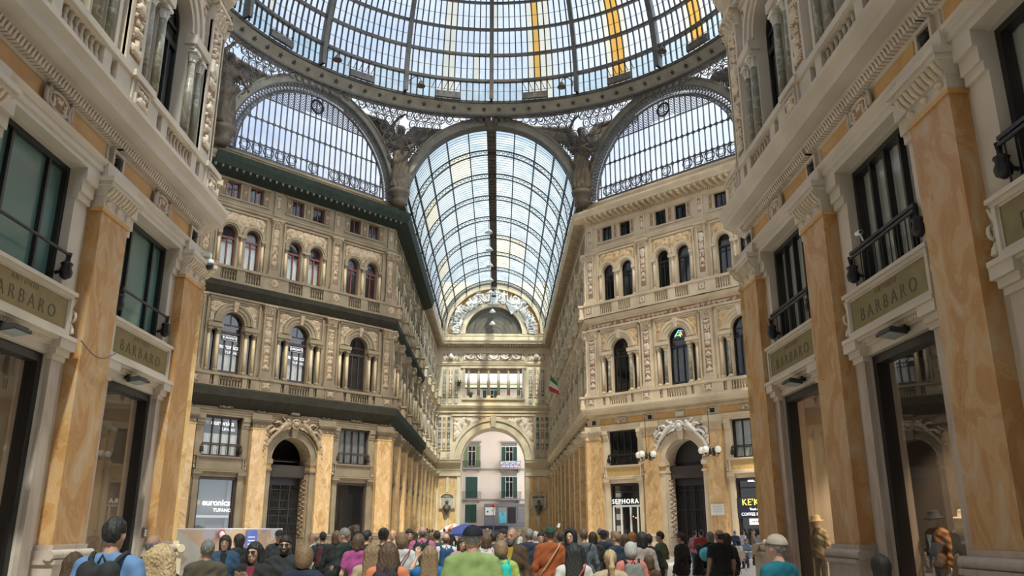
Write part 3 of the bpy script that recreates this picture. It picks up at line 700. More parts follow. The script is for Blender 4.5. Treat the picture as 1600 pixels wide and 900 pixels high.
P_LOW = [(0, 9.0), (.24, 9.0), (.24, 9.12), (.28, 9.14), (.28, 9.27), (.34, 9.32), (.36, 9.38), (.1, 9.42), (.1, 9.93), (.16, 9.97), (.2, 10.13), (.26, 10.2), (.30, 10.26), (.62, 10.28), (.64, 10.36), (.64, 10.46), (.70, 10.55), (.74, 10.62), (.74, 10.72), (.55, 10.76), (0, 10.78)]
P_MID = [(0, 16.8), (.20, 16.8), (.20, 16.92), (.05, 16.98), (.05, 17.3), (.12, 17.33), (.16, 17.42), (.34, 17.46), (.36, 17.58), (.42, 17.66), (.42, 17.74), (.3, 17.8), (0, 17.82)]
P_STR = [(0, 23.1), (.1, 23.14), (.14, 23.2), (.14, 23.32), (.2, 23.38), (.2, 23.44), (0, 23.46)]
P_TOP = [(0, 25.2), (.08, 25.22), (.1, 25.42), (.1, 25.66), (.2, 25.68), (.2, 25.74), (.2, 25.93), (1.02, 25.94), (1.04, 26.1), (1.12, 26.2), (1.18, 26.34), (1.18, 26.46), (.5, 26.55), (.12, 26.6), (.12, 27.15), (.2, 27.2), (.2, 27.36), (0, 27.4), (-.6, 27.42)]
P_BACK = [(-.6, 27.42), (-3.6, 27.42), (-3.6, 17.8), (-.5, 17.8), (-.5, 17.6), (-3.6, 17.6), (-3.6, 10.75), (-.5, 10.75), (-.5, 10.5), (-3.6, 10.5), (-3.6, 6.2), (-.5, 6.2), (-.5, 5.4), (-3.6, 5.4), (-3.6, FZ)]
NETL = [(.05, 9.45), (.78, 10.2), (.82, 10.7), (.76, 10.8)]
NETM = [(.03, 16.86), (.46, 17.45), (.48, 17.78), (.44, 17.84)]
NETT = [(.05, 25.25), (.6, 25.42), (1.08, 25.62), (1.22, 26.1), (1.26, 26.5), (1.1, 26.56)]
TX = 34.0
D1 = (W + DG, YF - DG); D0 = (W + DG, YN + DG)
path_far = [(TX, D1[1]), D1, (W, YF), (W, YE), (-W, YE), (-W, YF + S0 + B * 5), (-W, YF), (-D1[0], D1[1]), (-TX, D1[1])]
mats_far = ['stone', 'stone', 'stone', 'stone', 'stone', 'stone_l', 'stone_l', 'stone_l']
path_nr = [(W, -5), (W, YN), D0, (TX, D0[1])]
path_nl = [(-TX, D0[1]), (-D0[0], D0[1]), (-W, YN), (-W, -5)]

wr = empty('wall_far_right', kind='structure'); wl = empty('wall_far_left', kind='structure')
wnr = empty('wall_near_right', kind='structure'); wnl = empty('wall_near_left', kind='structure')
def curt_right(k, kind, i):
    if kind == 'mezz' and k == 2: return (6.5, 8.9, .45, 'curtain')
    if kind == 'f1' and k == 1: return (11.8, 14.4, .5, 'curtain')
    if kind == 'f2' and (k, i) in ((0, 1), (1, 1), (2, 0)): return (18.95, 20.8, .42, 'blind')
def curt_left(k, kind, i):
    if kind == 'mezz': return (6.5, 8.9, .32, 'blind') if k == 0 else (6.5, 7.9, .32, 'curtain')
    if kind == 'f1' and k in (1, 2): return (11.8, 13.1, .5, 'curtain')
    if kind == 'f2' and k in (1, 2): return (18.95, 20.75, .42, 'curtain')
facade(wr, 'DR', 3, lambda k: 'right', (1,), curt=curt_right)
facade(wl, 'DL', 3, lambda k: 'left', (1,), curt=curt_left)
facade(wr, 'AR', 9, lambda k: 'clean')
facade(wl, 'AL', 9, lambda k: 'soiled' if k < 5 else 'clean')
facade(wnr, 'NR', 5, lambda k: 'near', curt=lambda k, kind, i: (6.5, 8.9, .30, 'curtain') if kind == 'mezz' and k < 3 else None)
facade(wnl, 'NL', 5, lambda k: 'nearl')
facade(wnr, 'QR', 3, lambda k: 'clean', windows=False); facade(wnl, 'QL', 3, lambda k: 'clean', windows=False)
for nm, path, mats in (('cornice', path_far, mats_far),):
    for prof in (P_MID, P_STR, P_TOP):
        m = MB(); sweep(m, path, prof, mats); m.build(nm, wr)
    m = MB(); sweep(m, path[:4] + [(4.2, YE)], P_LOW, mats[:4]); m.build(nm, wr)
    m = MB(); sweep(m, [(-4.2, YE)] + path[4:], P_LOW, mats[3:]); m.build(nm, wl)
    m = MB(); sweep(m, path[:4], P_BACK, 'room'); m.build('inner_rooms', wr)
    m = MB(); sweep(m, path[4:], P_BACK, 'room'); m.build('inner_rooms', wl)
for root, path in ((wnr, path_nr), (wnl, path_nl)):
    for prof in (P_LOW, P_MID, P_STR, P_TOP):
        m = MB(); sweep(m, path, prof, 'stone_n'); m.build('cornice', root)
    m = MB(); sweep(m, path, P_BACK, 'room'); m.build('inner_rooms', root)
# dark green protective netting fixed over the left hand cornices
netpath = path_far[5:8]
for prof, nm in ((NETL, 'netting'), (NETM, 'netting'), (NETT, 'netting')):
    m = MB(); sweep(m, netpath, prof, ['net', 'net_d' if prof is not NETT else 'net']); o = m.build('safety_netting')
    tag(o, {9.45: 'dark netting slung under the lowest ledge of the left facade', 16.86: 'dark netting strip along the ledge between the two arched floors on the left', 25.25: 'dark green netting wrapped under the top cornice of the left facade'}[prof[0][1]], 'netting')
m = MB()
for k in range(2 * 16):
    o = wall_frame('DL', .2 + k * .505) @ Vector((0, -1.02, 25.52)); m.lathe(o.x, o.y, [(.04, o.z - .12), (.09, o.z - .06), (.09, o.z + .06), (.02, o.z + .12)], 'iron', 6)
m.build('bracket_ends', wl)
# transept side walls
for sx in (-1, 1):
    for y in (D1[1], D0[1]):
        m = MB(); x0, x1 = sorted((sx * (D1[0] + .02), sx * TX)); yy = y + (.02 if y > CY else -.02)
        m.quad((x0, yy, FZ), (x1, yy, FZ), (x1, yy, 27.4), (x0, yy, 27.4), 'stone'); m.build('side_arm_wall', wr if sx > 0 else wl)
# ---- end wall with the street arch, loggia and tympanum
we = empty('wall_end', (0, YE, 0), kind='structure')
m = MB(); w = 'stone'; T = 4.0
m.archpanel(-W, W, FZ, 16.85, 0, 4.2, 10.6, FZ, 0, T, w, w, 36)
m.rectpanel(-W, W, 16.85, 27.42, [(-4.0, 4.0, 18.75, 22.75)], 0, T, w, 'stone_l')
m.archpanel(-W, W, FZ, 16.85, 0, 4.2, 10.6, FZ, T, .01, w, w, 24); m.rectpanel(-W, W, 16.85, 36.0, [(-4.0, 4.0, 18.75, 22.75)], T, .01, w, w)
m.arcring(0, 10.6, 4.2, 4.5, -.16, 0, w, n=36); m.arcring(0, 10.6, 4.5, 5.1, -.1, 0, w, n=36); m.arcring(0, 10.6, 5.1, 5.5, -.24, 0, w, n=36)
m.frustum(-.28, .28, -.3, 0, 14.9, -.42, .42, -.5, 0, 16.4, w)
relief(m, -5.3, 5.3, 13.0, 16.2, -.01, .15, 'relief', .14, 3, 2.2, mask=lambda x, z: x * x + (z - 10.6) ** 2 > 5.52 ** 2)
m.box(-5.5, 5.5, -.1, 0, 16.35, 16.6, w)
for sg in (-1, 1):
    for xc, mt in ((5.85, 'relief_g'), (6.45, 'relief'), (7.05, 'relief_g')):
        m.box(sg * xc - .24, sg * xc + .24, -.12, 0, 11.9, 16.3, w); relief(m, sg * xc - .18, sg * xc + .18, 12.0, 16.2, -.125, .1, mt, .1, 7, 5)
        m.box(sg * xc - .2, sg * xc + .2, -.14, 0, 10.95, 11.5, mt)
    for xc, mt in ((4.95, 'relief_g'), (5.75, 'relief'), (6.55, 'relief_g')):
        m.box(sg * xc - .28, sg * xc + .28, -.12, 0, 18.9, 22.6, w); relief(m, sg * xc - .22, sg * xc + .22, 19.0, 22.5, -.125, .1, mt, .1, 9, 5)
        m.box(sg * xc - .24, sg * xc + .24, -.14, 0, 18.0, 18.5, mt)
    m.box(sg * 5.75 - 1.25, sg * 5.75 + 1.25, -.06, 0, 23.75, 24.75, w); relief(m, sg * 5.75 - 1.1, sg * 5.75 + 1.1, 23.8, 24.7, -.07, .1, 'relief', .1, 19, 4)
    m.lathe(sg * 5.75, -.2, [(.02, 23.9), (.2, 23.95), (.34, 24.2), (.3, 24.5), (.1, 24.7), (.02, 24.75)], 'relief_w', 10)
    # ochre piers with flat frames
    xa, xb = sorted((sg * 4.75, sg * 7.0)); m.box(xa, xb, -.06, 0, 1.6, 8.5, 'marble'); m.box(sg * 5.87 - .16, sg * 5.87 + .16, -.14, 0, 6.6, 8.5, w); m.box(sg * 5.87 - .16, sg * 5.87 + .16, -.14, 0, FZ, 3.6, w)
    for xs in (4.2, 7.05): a, b = sorted((sg * xs, sg * (xs + .45))); m.box(a, b, -.16, 0, FZ, 8.6, w)
    a, b = sorted((sg * 4.2, sg * W)); m.box(a, b, -.24, 0, 8.6, 9.0, w); m.box(a, b, -.2, 0, FZ, 1.6, 'pink')
m.box(-4.3, 4.3, -.08, 0, 23.6, 24.9, w); relief(m, -4.1, 4.1, 23.72, 24.78, -.09, .12, 'relief', .1, 23, 3)
for i in range(5):                                     # swags
    xc = -3.1 + i * 1.55; m.tube([(xc + .6 * math.cos(t), -.18, 24.5 + .5 * math.sin(t)) for t in np.linspace(PI, 2 * PI, 9)], .1, 'relief_w', 6)
m.box(-4.4, 4.4, -.16, 0, 22.75, 23.0, w); m.box(-4.2, 4.2, -.2, 0, 18.5, 18.75, w)
for x in (-3.95, 3.95): m.box(x - .15, x + .15, -.1, .3, 18.75, 22.75, 'pink')
for i in range(25): x = -4.0 + (i + .5) * 8 / 25; balusters(m, x - .1, x + .1, 1, .25, 18.0, 18.6, w, 5)
for i in range(40): x = -W + (i + .5) * 15 / 40; m.box(x - .1, x + .1, -.75, -.2, 25.72, 25.93, w)
for i in range(80): x = -W + (i + .5) * 15 / 80; m.box(x - .045, x + .045, -.2, -.1, 25.44, 25.64, w)
m.build('street_arch_wall', we)
m = MB()
for i, x in enumerate((-3.35, -2.0, -.67, .67, 2.0, 3.35)): column(m, x, .25, .2, 18.76, 22.75, 'pink', 'stone', 10)
m.build('loggia_columns', we)
m = MB(); m.box(-W, W, .0, T, 26.6, 27.5, w); 
m.arcring(0, 27.45, 6.35, 6.7, -.25, .6, w, n=40); m.arcring(0, 27.45, 6.7, 7.25, -.12, .6, w, n=40); m.arcring(0, 27.45, 7.25, 7.5, -.3, .6, w, n=40)
m.arcring(0, 27.45, 4.5, 6.4, .15, .6, 'orange', n=40)
m.arcring(0, 27.45, 3.85, 4.1, -.2, .6, w, n=40); m.arcring(0, 27.45, 4.1, 4.55, -.1, .6, w, n=40)
relief(m, -6.3, 6.3, 27.6, 33.9, .12, .5, 'relief_w', .11, 15, 1.3, mask=lambda x, z: 4.56 < math.hypot(x, z - 27.45) < 6.05 + .25 * math.sin(x * 2.1) + .15 * math.sin(x * 5))
random.seed(3)
for i in range(46):                                    # standing stucco figures and trophies round the lunette
    a = PI * (i + .5) / 46; r0 = 4.75 + .15 * random.random(); r1 = r0 + .6 + .75 * random.random(); da = random.uniform(-.04, .04)
    m.tube([(r0 * math.cos(a), -.15, 27.45 + r0 * math.sin(a)), (.5 * (r0 + r1) * math.cos(a + da), -.3, 27.45 + .5 * (r0 + r1) * math.sin(a + da)), (r1 * math.cos(a + 2 * da), -.2, 27.45 + r1 * math.sin(a + 2 * da))], .16, 'relief_w', 6, r1=.07)
m.box(-.5, .5, -.35, .2, 31.7, 33.4, 'relief_w'); m.box(-.75, .75, -.4, .2, 31.55, 31.8, 'relief_w'); m.box(-.3, .3, -.4, -.3, 32.6, 32.85, 'black')
m.box(-2.6, -2.3, -.3, .2, 31.0, 32.6, 'relief_w'); m.box(1.0, 1.5, -.3, .2, 31.7, 33.2, 'relief_w')
m.add([(1.55, -.35, 31.9), (3.4, -.35, 31.0), (2.35, -.45, 30.15), (1.55, -.25, 31.9), (3.4, -.25, 31.0), (2.35, -.35, 30.15)], [(0, 1, 2), (5, 4, 3), (0, 3, 4, 1), (1, 4, 5, 2), (2, 5, 3, 0)], 'relief_w')
m.build('tympanum', we)
# painted lunette: brown disc with rings and rays
mt, nt, out = new_mat('brown_lunette_painting')
p = N(nt, 'ShaderNodeBsdfPrincipled'); p.inputs['Roughness'].default_value = .6
tc = N(nt, 'ShaderNodeTexCoord'); wv = N(nt, 'ShaderNodeTexWave', wave_type='RINGS', rings_direction='SPHERICAL'); wv.inputs['Scale'].default_value = .55; wv.inputs['Distortion'].default_value = 1.2; wv.inputs['Detail'].default_value = 3
nt.links.new(tc.outputs['Object'], wv.inputs['Vector'])
r = N(nt, 'ShaderNodeValToRGB'); r.color_ramp.elements[0].color = (.085, .075, .058, 1); r.color_ramp.elements[1].color = (.125, .10, .072, 1)
nt.links.new(wv.outputs['Fac'], r.inputs['Fac']); nt.links.new(r.outputs[0], p.inputs['Base Color']); nt.links.new(p.outputs[0], out.inputs[0]); M['lunp'] = mt
m = MB(); pts = [(3.9 * math.cos(a), 0, 3.9 * math.sin(a)) for a in np.linspace(0, PI, 32)]
m.add(pts, [tuple(range(32))], 'lunp'); m.build('lunette', we, Matrix.Translation((0, .3, 27.45)))
m = MB()
for sx in (-1, 1): m.quad((sx * W, -30, FZ), (sx * W, -4.0, FZ), (sx * W, -4.0, 27.4), (sx * W, -30, 27.4), 'stone_n')
m.quad((-W, -25, FZ), (W, -25, FZ), (W, -25, 36), (-W, -25, 36), 'stone_n'); m.box(-9, 9, -30, -25, 27.3, 27.4, 'room') if 0 else None
m.build('rear_arm_wall', wnl)
# floor
M['floor'] = ramp_mat('pale_marble_floor', [(.3, (.46, .43, .38)), (.6, (.60, .56, .50)), (.9, (.66, .63, .57))], 1.2, rough=.3, bump=0)
m = MB(); m.box(-40, 40, -12, YE + 4, FZ - .3, FZ, 'floor')
for k in range(26):                                    # inlaid bands
    y = -8 + k * 4.5; m.box(-W, W, y, y + .25, FZ - .01, FZ + .003, 'grey')
tag(m.build('floor'), kind='structure')
M['street'] = plain('grey_paving', (.30, .29, .27), .8, var=.1)
m = MB(); m.box(-40, 40, YE + 4, YE + 26, FZ - .35, FZ - .05, 'street'); tag(m.build('trim_1'), kind='structure')
# ================================================================ IRON AND GLASS
LZ = 27.4
# ---- barrel vault over the far arm
RIBS = [66.9, 71.95, 77.3, 83.1, 88.9, 94.9, 101.0, 106.9]
VR = 7.15
cv = empty('ceiling', (0, YF, LZ), kind='structure')
angs = [0] + [s_ * 16.36 * k for k in range(1, 6) for s_ in (-1, 1)]
angs = sorted(angs); NA = 44
def vp(r, a, y): return (r * math.sin(a), y, r * math.cos(a))
for yr in RIBS:
    m = MB(); y = yr - YF
    for r, w_ in ((6.62, .06), (7.08, .07)):
        for i in range(NA):
            a0, a1 = -PI / 2 + PI * i / NA, -PI / 2 + PI * (i + 1) / NA
            vs = [vp(q, a, yy) for a in (a0, a1) for yy in (y - .1, y + .1) for q in (r - w_ / 2, r + w_ / 2)]
            m.add(vs, [(0, 1, 3, 2), (4, 6, 7, 5), (0, 4, 5, 1), (2, 3, 7, 6), (0, 2, 6, 4), (1, 5, 7, 3)], 'iron_d')
    n = 52
    for i in range(n):
        a0, a1 = -PI / 2 + PI * i / n, -PI / 2 + PI * (i + 1) / n
        m.tube([vp(6.64, a0, y), vp(7.06, a1, y)], .024, 'iron_d', 4, cap=False, smooth=False); m.tube([vp(7.06, a0, y), vp(6.64, a1, y)], .024, 'iron_d', 4, cap=False, smooth=False)
    m.build('rib', cv)
L = YE - YF
for a in angs:
    if a == 0: continue
    t = math.radians(a); m = MB()
    c, s_ = math.cos(t), math.sin(t)
    for r, ww in ((7.02, .05),):
        u = Vector((s_, 0, c)); v = Vector((c, 0, -s_)); p = u * r
        vs = []
        for yy in (-.2, L + .3):
            for du, dv in ((-.13, -.035), (-.13, .035), (.06, .035), (.06, -.035)):
                q = p + u * du + v * dv; vs.append((q.x, yy, q.z))
        m.add(vs, [(0, 1, 5, 4), (1, 2, 6, 5), (2, 3, 7, 6), (3, 0, 4, 7), (3, 2, 1, 0), (4, 5, 6, 7)], 'iron_d')
    m.build('purlin', cv)
# glazing bars and panes
yy_all = [YF - .2] + RIBS + [YE + .2]
m = MB()
bars = []
for y0, y1 in zip(yy_all, yy_all[1:]):
    for k in range(1, 10): bars.append(y0 + (y1 - y0) * k / 10 - YF)
for y in bars:
    m.tube([vp(VR - .03, -PI / 2 + PI * i / 30, y) for i in range(31)], .022, 'iron_m', 4, cap=False, smooth=False)
m.build('glazing_bars', cv)
random.seed(5)
mg = {}
ang2 = [-90] + angs + [90]
for bi, (y0, y1) in enumerate(zip(yy_all, yy_all[1:])):
    for ai, (a0, a1) in enumerate(zip(ang2, ang2[1:])):
        key = 'vglass_y' if (bi in (5, 6) and ai == 6) or random.random() < .02 else 'vglass'
        mb = mg.setdefault(key, MB())
        for q in range(3):
            t0, t1 = math.radians(a0 + (a1 - a0) * q / 3), math.radians(a0 + (a1 - a0) * (q + 1) / 3)
            mb.quad(vp(VR, t0, y0 - YF), vp(VR, t0, y1 - YF), vp(VR, t1, y1 - YF), vp(VR, t1, y0 - YF), key)
for k, mb in mg.items(): mb.build('glass', cv)
m = MB(); m.box(-.36, .36, 0, L, 6.95, 7.08, 'bronze')
for x in (-.36, .36): m.box(x - .04, x + .04, 0, L, 6.72, 7.0, 'iron')
for k in range(60): m.box(-.34, .34, k * L / 60, k * L / 60 + .1, 6.9, 6.97, 'iron')
m.build('walkway', cv)
# gutters at the vault foot
m = MB()
for sx in (-1, 1): m.box(sx * 7.3 - .3, sx * 7.3 + .3, 0, L, -.1, .35, 'iron')
m.build('gutter', cv)
for ch in list(cv.children):
    if ch.name.split('.')[0] in ('rib', 'purlin', 'glass', 'glazing_bars', 'walkway', 'gutter'):
        c2 = ch.copy(); COL.objects.link(c2); c2.parent = cv; c2.location = (0, YN - YE, 0)
# pendant lamps
def pendant():
    r_ = empty('pendant_lamp', (0, 0, 0))
    m = MB(); m.tube([(0, 0, 0), (0, 0, 1.1)], .03, 'iron', 5); m.build('rod', r_)
    m = MB(); m.lathe(0, 0, [(.06, .12), (.12, .05), (.42, -.32), (.45, -.38), (.42, -.37), (.1, -.02)], 'white', 14); m.build('lamp_shade', r_)
    m = MB(); m.lathe(0, 0, [(.02, -.44), (.12, -.4), (.15, -.3), (.1, -.2)], 'globe', 10); m.build('bulb', r_)
    return r_
def dup(root, mat4=None, mats=None, depth=0):
    r = root.copy(); COL.objects.link(r)
    if mat4 is not None: r.matrix_world = mat4
    for ch in list(root.children):
        c = ch.copy(); COL.objects.link(c); c.parent = r
        for g in ch.children:
            d = g.copy(); COL.objects.link(d); d.parent = c
    return r
pl = pendant(); ppos = [83.1, 88.9, 94.9, 101.0, 106.9]
names = ['nearest of the white pendant lamps under the vault walkway', 'second white pendant lamp down the vault walkway', 'middle one of the five white pendant lamps in the vault', 'fourth white pendant lamp down the vault walkway', 'farthest white pendant lamp, just before the end arch']
for i, y in enumerate(ppos):
    o = pl if i == 0 else dup(pl); o.location = (-.45, y, 33.0); tag(o, names[i], 'pendant lamp', 'pendant lamps in the vault')
for i, (zz, lb) in enumerate(((30.6, 'white lamp hanging in front of the brown lunette, upper of two'), (28.9, 'white lamp hanging in front of the brown lunette, lower of two'))):
    o = dup(pl); o.location = (-.2, YE - 1.2, zz); tag(o, lb, 'pendant lamp', 'pendant lamps in the vault')

# ---- octagon arches, lunettes and pendentives
OR = math.hypot(W, YF - CY)
RING_R, RING_Z = 18.5, 35.65
ZP = 34.9; RP = 19.25
FACES = {  # centre point, yaw of the local frame (x right, y outward), half width, arch radius
 'F': (TR(0, YF, LZ, 0), W, 6.9, 7.65),
 'DR': (TR(W + LD / 2 * R2, YF - LD / 2 * R2, LZ, -PI / 4), LD / 2, 7.1, 7.7),
 'DL': (TR(-W - LD / 2 * R2, YF - LD / 2 * R2, LZ, PI / 4), LD / 2, 7.1, 7.7),
 'SR': (TR(W + DG, CY, LZ, -PI / 2), (D1[1] - D0[1]) / 2, 7.2, 7.8),
 'SL': (TR(-W - DG, CY, LZ, PI / 2), (D1[1] - D0[1]) / 2, 7.2, 7.8),
 'QR': (TR(W + LD / 2 * R2, YN + LD / 2 * R2, LZ, -3 * PI / 4), LD / 2, 7.1, 7.7),
 'QL': (TR(-W - LD / 2 * R2, YN + LD / 2 * R2, LZ, 3 * PI / 4), LD / 2, 7.1, 7.7),
 'B': (TR(0, YN, LZ, PI), W, 6.9, 7.65)}
dome = empty('ceiling', (0, CY, 0), kind='structure')
def lean(P, frac):
    """pull a point of the octagon wall plane in towards the dome ring"""
    v = Vector((P.x, P.y - CY)); r = v.length; t = max(0, min(1, frac))
    rr = r + (min(r, RP) - r) * t ** 1.4
    v = v * (rr / r); return Vector((v.x, v.y + CY, P.z))
lace_cache = {}
def build_face(key, full):
    Mx, hw, r0, r1 = FACES[key]
    root = empty('trim_%d' % (20 + list(FACES).index(key))); root.matrix_world = Mx; root['kind'] = 'structure'
    m = MB()                                          # plated arch
    m.arcring(0, 0, r0, r1, -.55, .1, 'iron_l', n=48); m.arcring(0, 0, r0 - .06, r0 + .04, -.62, .16, 'iron', n=48); m.arcring(0, 0, r1 - .08, r1 + .06, -.64, .1, 'iron_l', n=48)
    m.build('arch_rib', root)
    # pendentive scroll lattice
    m = MB(); st = .74; nx = int(2 * hw / st); Minv = Mx.inverted()
    zt = ZP - LZ
    def tub(pts, r_, mat='iron', closed=False, n=4):
        q = [Minv @ lean(Mx @ Vector((x, 0, z)), z / zt) for x, z in pts]
        m.tube(q, r_, mat, n, closed=closed, cap=False, smooth=False)
    j = 0; z = .35
    while z < zt - .1:
        off = st / 2 if j % 2 else 0
        for i in range(-nx // 2 - 1, nx // 2 + 2):
            x = i * st + off
            if abs(x) > hw - .2 or math.hypot(x, z) < r1 + .15: continue
            if key in ('F', 'DR', 'DL'):
                tub([(x + .34 * math.cos(t), z + .34 * math.sin(t)) for t in [k * PI / 5 + j for k in range(10)]], .042, closed=True)
                tub([(x + (.30 - .022 * k) * math.cos(k * .75 + i), z + (.30 - .022 * k) * math.sin(k * .75 + i)) for k in range(11)], .034)
                tub([(x + st / 2 + .1 * math.cos(t), z + st * .45 + .1 * math.sin(t)) for t in [k * PI / 3 for k in range(6)]], .035, closed=True) if math.hypot(x + st / 2, z + st * .45) > r1 + .1 and abs(x) < hw - .7 else None
            else: tub([(x + .24 * math.cos(t), z + .24 * math.sin(t)) for t in [k * PI / 3 for k in range(6)]], .04, closed=True)
        z += st * .9; j += 1
    if key in ('F', 'DR', 'DL'):                       # scroll band right under the ring
        for i in range(int(2 * hw / .62)):
            x = -hw + (i + .5) * .62; tub([(x + .27 * math.cos(t), zt - .32 + .27 * math.sin(t)) for t in [k * PI / 5 for k in range(10)]], .04, closed=True)
        tub([(x, zt - .64) for x in np.linspace(-hw, hw, 20) if math.hypot(x, zt - .64) > r1], .04) if math.hypot(0, zt - .64) > r1 else None
    m.build('lattice', root)
    if key not in ('DR', 'DL', 'QR', 'QL'): return root
    # glazed lunette set into the arch
    m = MB(); rg = 6.62; zb = .2
    lac = MB()
    n = 72 if full else 48
    for i in range(n):                                 # lace of drops round the glass
        a = PI * (i + .5) / n; c, s_ = math.cos(a), math.sin(a); u = Vector((c, 0, s_)); v = Vector((-s_, 0, c))
        p0 = u * 6.42 + Vector((0, -.38, 0)); wd = .07 * 96 / n
        Yo = Vector((0, -.38, 0)); lac.tube([p0 + v * wd * .9, u * 6.85 + v * wd * 1.15 + Yo, u * 7.05 + Yo, u * 6.85 - v * wd * 1.15 + Yo, p0 - v * wd * .9], .04, 'iron', 4, cap=False, smooth=False)
        lac.tube([u * 6.62 - v * wd + Yo, u * 6.62 + v * wd + Yo], .03, 'iron', 4, cap=False, smooth=False)
        lac.tube([u * 6.45 + Yo, u * 7.05 + Yo], .022, 'iron', 4, cap=False, smooth=False)
    lac.arcring(0, 0, 6.34, 6.42, -.44, -.32, 'iron', n=48); lac.arcring(0, 0, 6.58, 6.7, -.05, .05, 'iron_m', n=48)
    if full: lac.build('lace_border', root)
    pitch = .485
    for i in range(-13, 14):
        x = i * pitch
        if abs(x) >= rg: continue
        m.box(x - .034, x + .034, -.05, .05, zb, math.sqrt(rg * rg - x * x), 'iron_m')
    rows = (1.1, 3.0, 4.85)
    for zr in rows:
        if zr < rg: xx = math.sqrt(rg * rg - zr * zr); m.box(-xx, xx, -.05, .05, zr - .03, zr + .03, 'iron_m')
    for i in range(-14, 14):                           # rounded pane corners
        x = i * pitch
        for zr in rows[:2]:
            if math.hypot(abs(x) + .2, zr + .3) > rg: continue
            k = .19
            m.add([(x - k, -.02, zr), (x, -.02, zr + k * 1.1), (x + k, -.02, zr), (x, -.02, zr - k * 1.1), (x - k, .02, zr), (x, .02, zr + k * 1.1), (x + k, .02, zr), (x, .02, zr - k * 1.1)], [(0, 3, 2, 1), (4, 5, 6, 7), (0, 1, 5, 4), (1, 2, 6, 5), (2, 3, 7, 6), (3, 0, 4, 7)], 'iron_m')
    m.box(-rg, rg, -.06, .06, .05, .2, 'iron_m')
    m.build('mullions', root)
    if full:
        m = MB()                                       # hexagram frieze along the sill
        for i in range(-7, 8):
            x = i * .93
            if abs(x) > 6.1 or abs(i) in (1,): continue
            R_ = .40; zc = .62
            m.tube([(x + R_ * math.cos(t), -.16, zc + R_ * math.sin(t)) for t in [k * PI / 8 for k in range(16)]], .05, 'iron_m', 5, closed=True)
            for q in (0, 1):
                m.tube([(x + R_ * math.cos(t), -.16, zc + R_ * math.sin(t)) for t in [PI / 2 + q * PI / 3 + k * 2 * PI / 3 for k in range(3)]], .034, 'iron_m', 4, closed=True, smooth=False)
            for sg in (-1, 1):
                m.tube([(x + .465 + .08 * math.cos(t), -.05, zc + sg * .3 + .08 * math.sin(t)) for t in [k * PI / 3 for k in range(6)]], .02, 'iron_m', 4, closed=True)
        m.build('hexagram_frieze', root)
        m = MB(); st = .243                            # fine lattice of the crown
        for i in range(-22, 23):
            x = i * st
            for jj in range(8):
                z = 4.98 + jj * .21
                if math.hypot(x, z) > rg - .05 or math.hypot(x, z) < 5.1: continue
                m.tube([(x + .1 * math.cos(t), -.05, z + .1 * math.sin(t)) for t in [k * PI / 3 for k in range(6)]], .026, 'iron_m', 4, closed=True, smooth=False)
        m.build('crown_lattice', root)
        m = MB()                                       # round medallion with a six pointed star
        zc = 5.75
        m.tube([(.52 * math.cos(t), -.12, zc + .52 * math.sin(t)) for t in [k * PI / 12 for k in range(24)]], .085, 'iron_d', 6, closed=True)
        for q in (0, 1): m.tube([(.5 * math.cos(t), -.12, zc + .5 * math.sin(t)) for t in [PI / 2 + q * PI / 3 + k * 2 * PI / 3 for k in range(3)]], .04, 'iron_m', 4, closed=True, smooth=False)
        m.build('star_medallion', root)
    m = MB(); pts = [(6.65 * math.cos(a), .0, 6.65 * math.sin(a)) for a in np.linspace(0, PI, 40)]
    m.add(pts, [tuple(range(40))], 'lglass'); m.build('glass', root)
    return root
for key in FACES: build_face(key, key in ('DR', 'DL'))

# ---- ring with stars
m = MB()
def cring(mb, prof, mat, n=128, smooth=False):
    vs = []; fs = []; k = len(prof)
    for i in range(n):
        a = 2 * PI * i / n
        for r, z in prof: vs.append((r * math.sin(a), r * math.cos(a), z))
    for i in range(n):
        for j in range(k): fs.append((i * k + j, ((i + 1) % n) * k + j, ((i + 1) % n) * k + (j + 1) % k, i * k + (j + 1) % k))
    mb.add(vs, fs, mat, smooth)
cring(m, [(18.55, 35.7), (19.25, 34.95), (19.9, 34.95), (19.9, 35.9), (18.55, 35.9)], 'iron_l')
cring(m, [(18.42, 35.66), (18.42, 35.86), (18.62, 35.86), (18.62, 35.66)], 'iron')
cring(m, [(19.15, 34.86), (19.15, 35.0), (19.35, 35.0), (19.35, 34.86)], 'iron')
ns = 96; nrm = Vector((.75, 0, .7)).normalized()       # the band faces in and down
for i in range(ns):
    a = 2 * PI * (i + .5) / ns; rad = Vector((math.sin(a), math.cos(a), 0)); tan = Vector((math.cos(a), -math.sin(a), 0))
    up = (rad * -.7 + Vector((0, 0, .75))).normalized(); nn = -(rad * .75 + Vector((0, 0, .7))).normalized()
    c = rad * 18.9 + Vector((0, 0, 35.325)); pts = []
    for k in range(10):
        q = PI / 2 + k * PI / 5; rr = .22 if k % 2 == 0 else .09; pts.append(c + tan * (rr * math.cos(q)) + up * (rr * math.sin(q)))
    vs = [p + nn * .06 for p in pts] + [p - nn * .02 for p in pts]
    m.add(vs, [tuple(range(10))] + [(k, (k + 1) % 10, 10 + (k + 1) % 10, 10 + k) for k in range(10)], 'iron_d')
m.build('star_ring', dome)
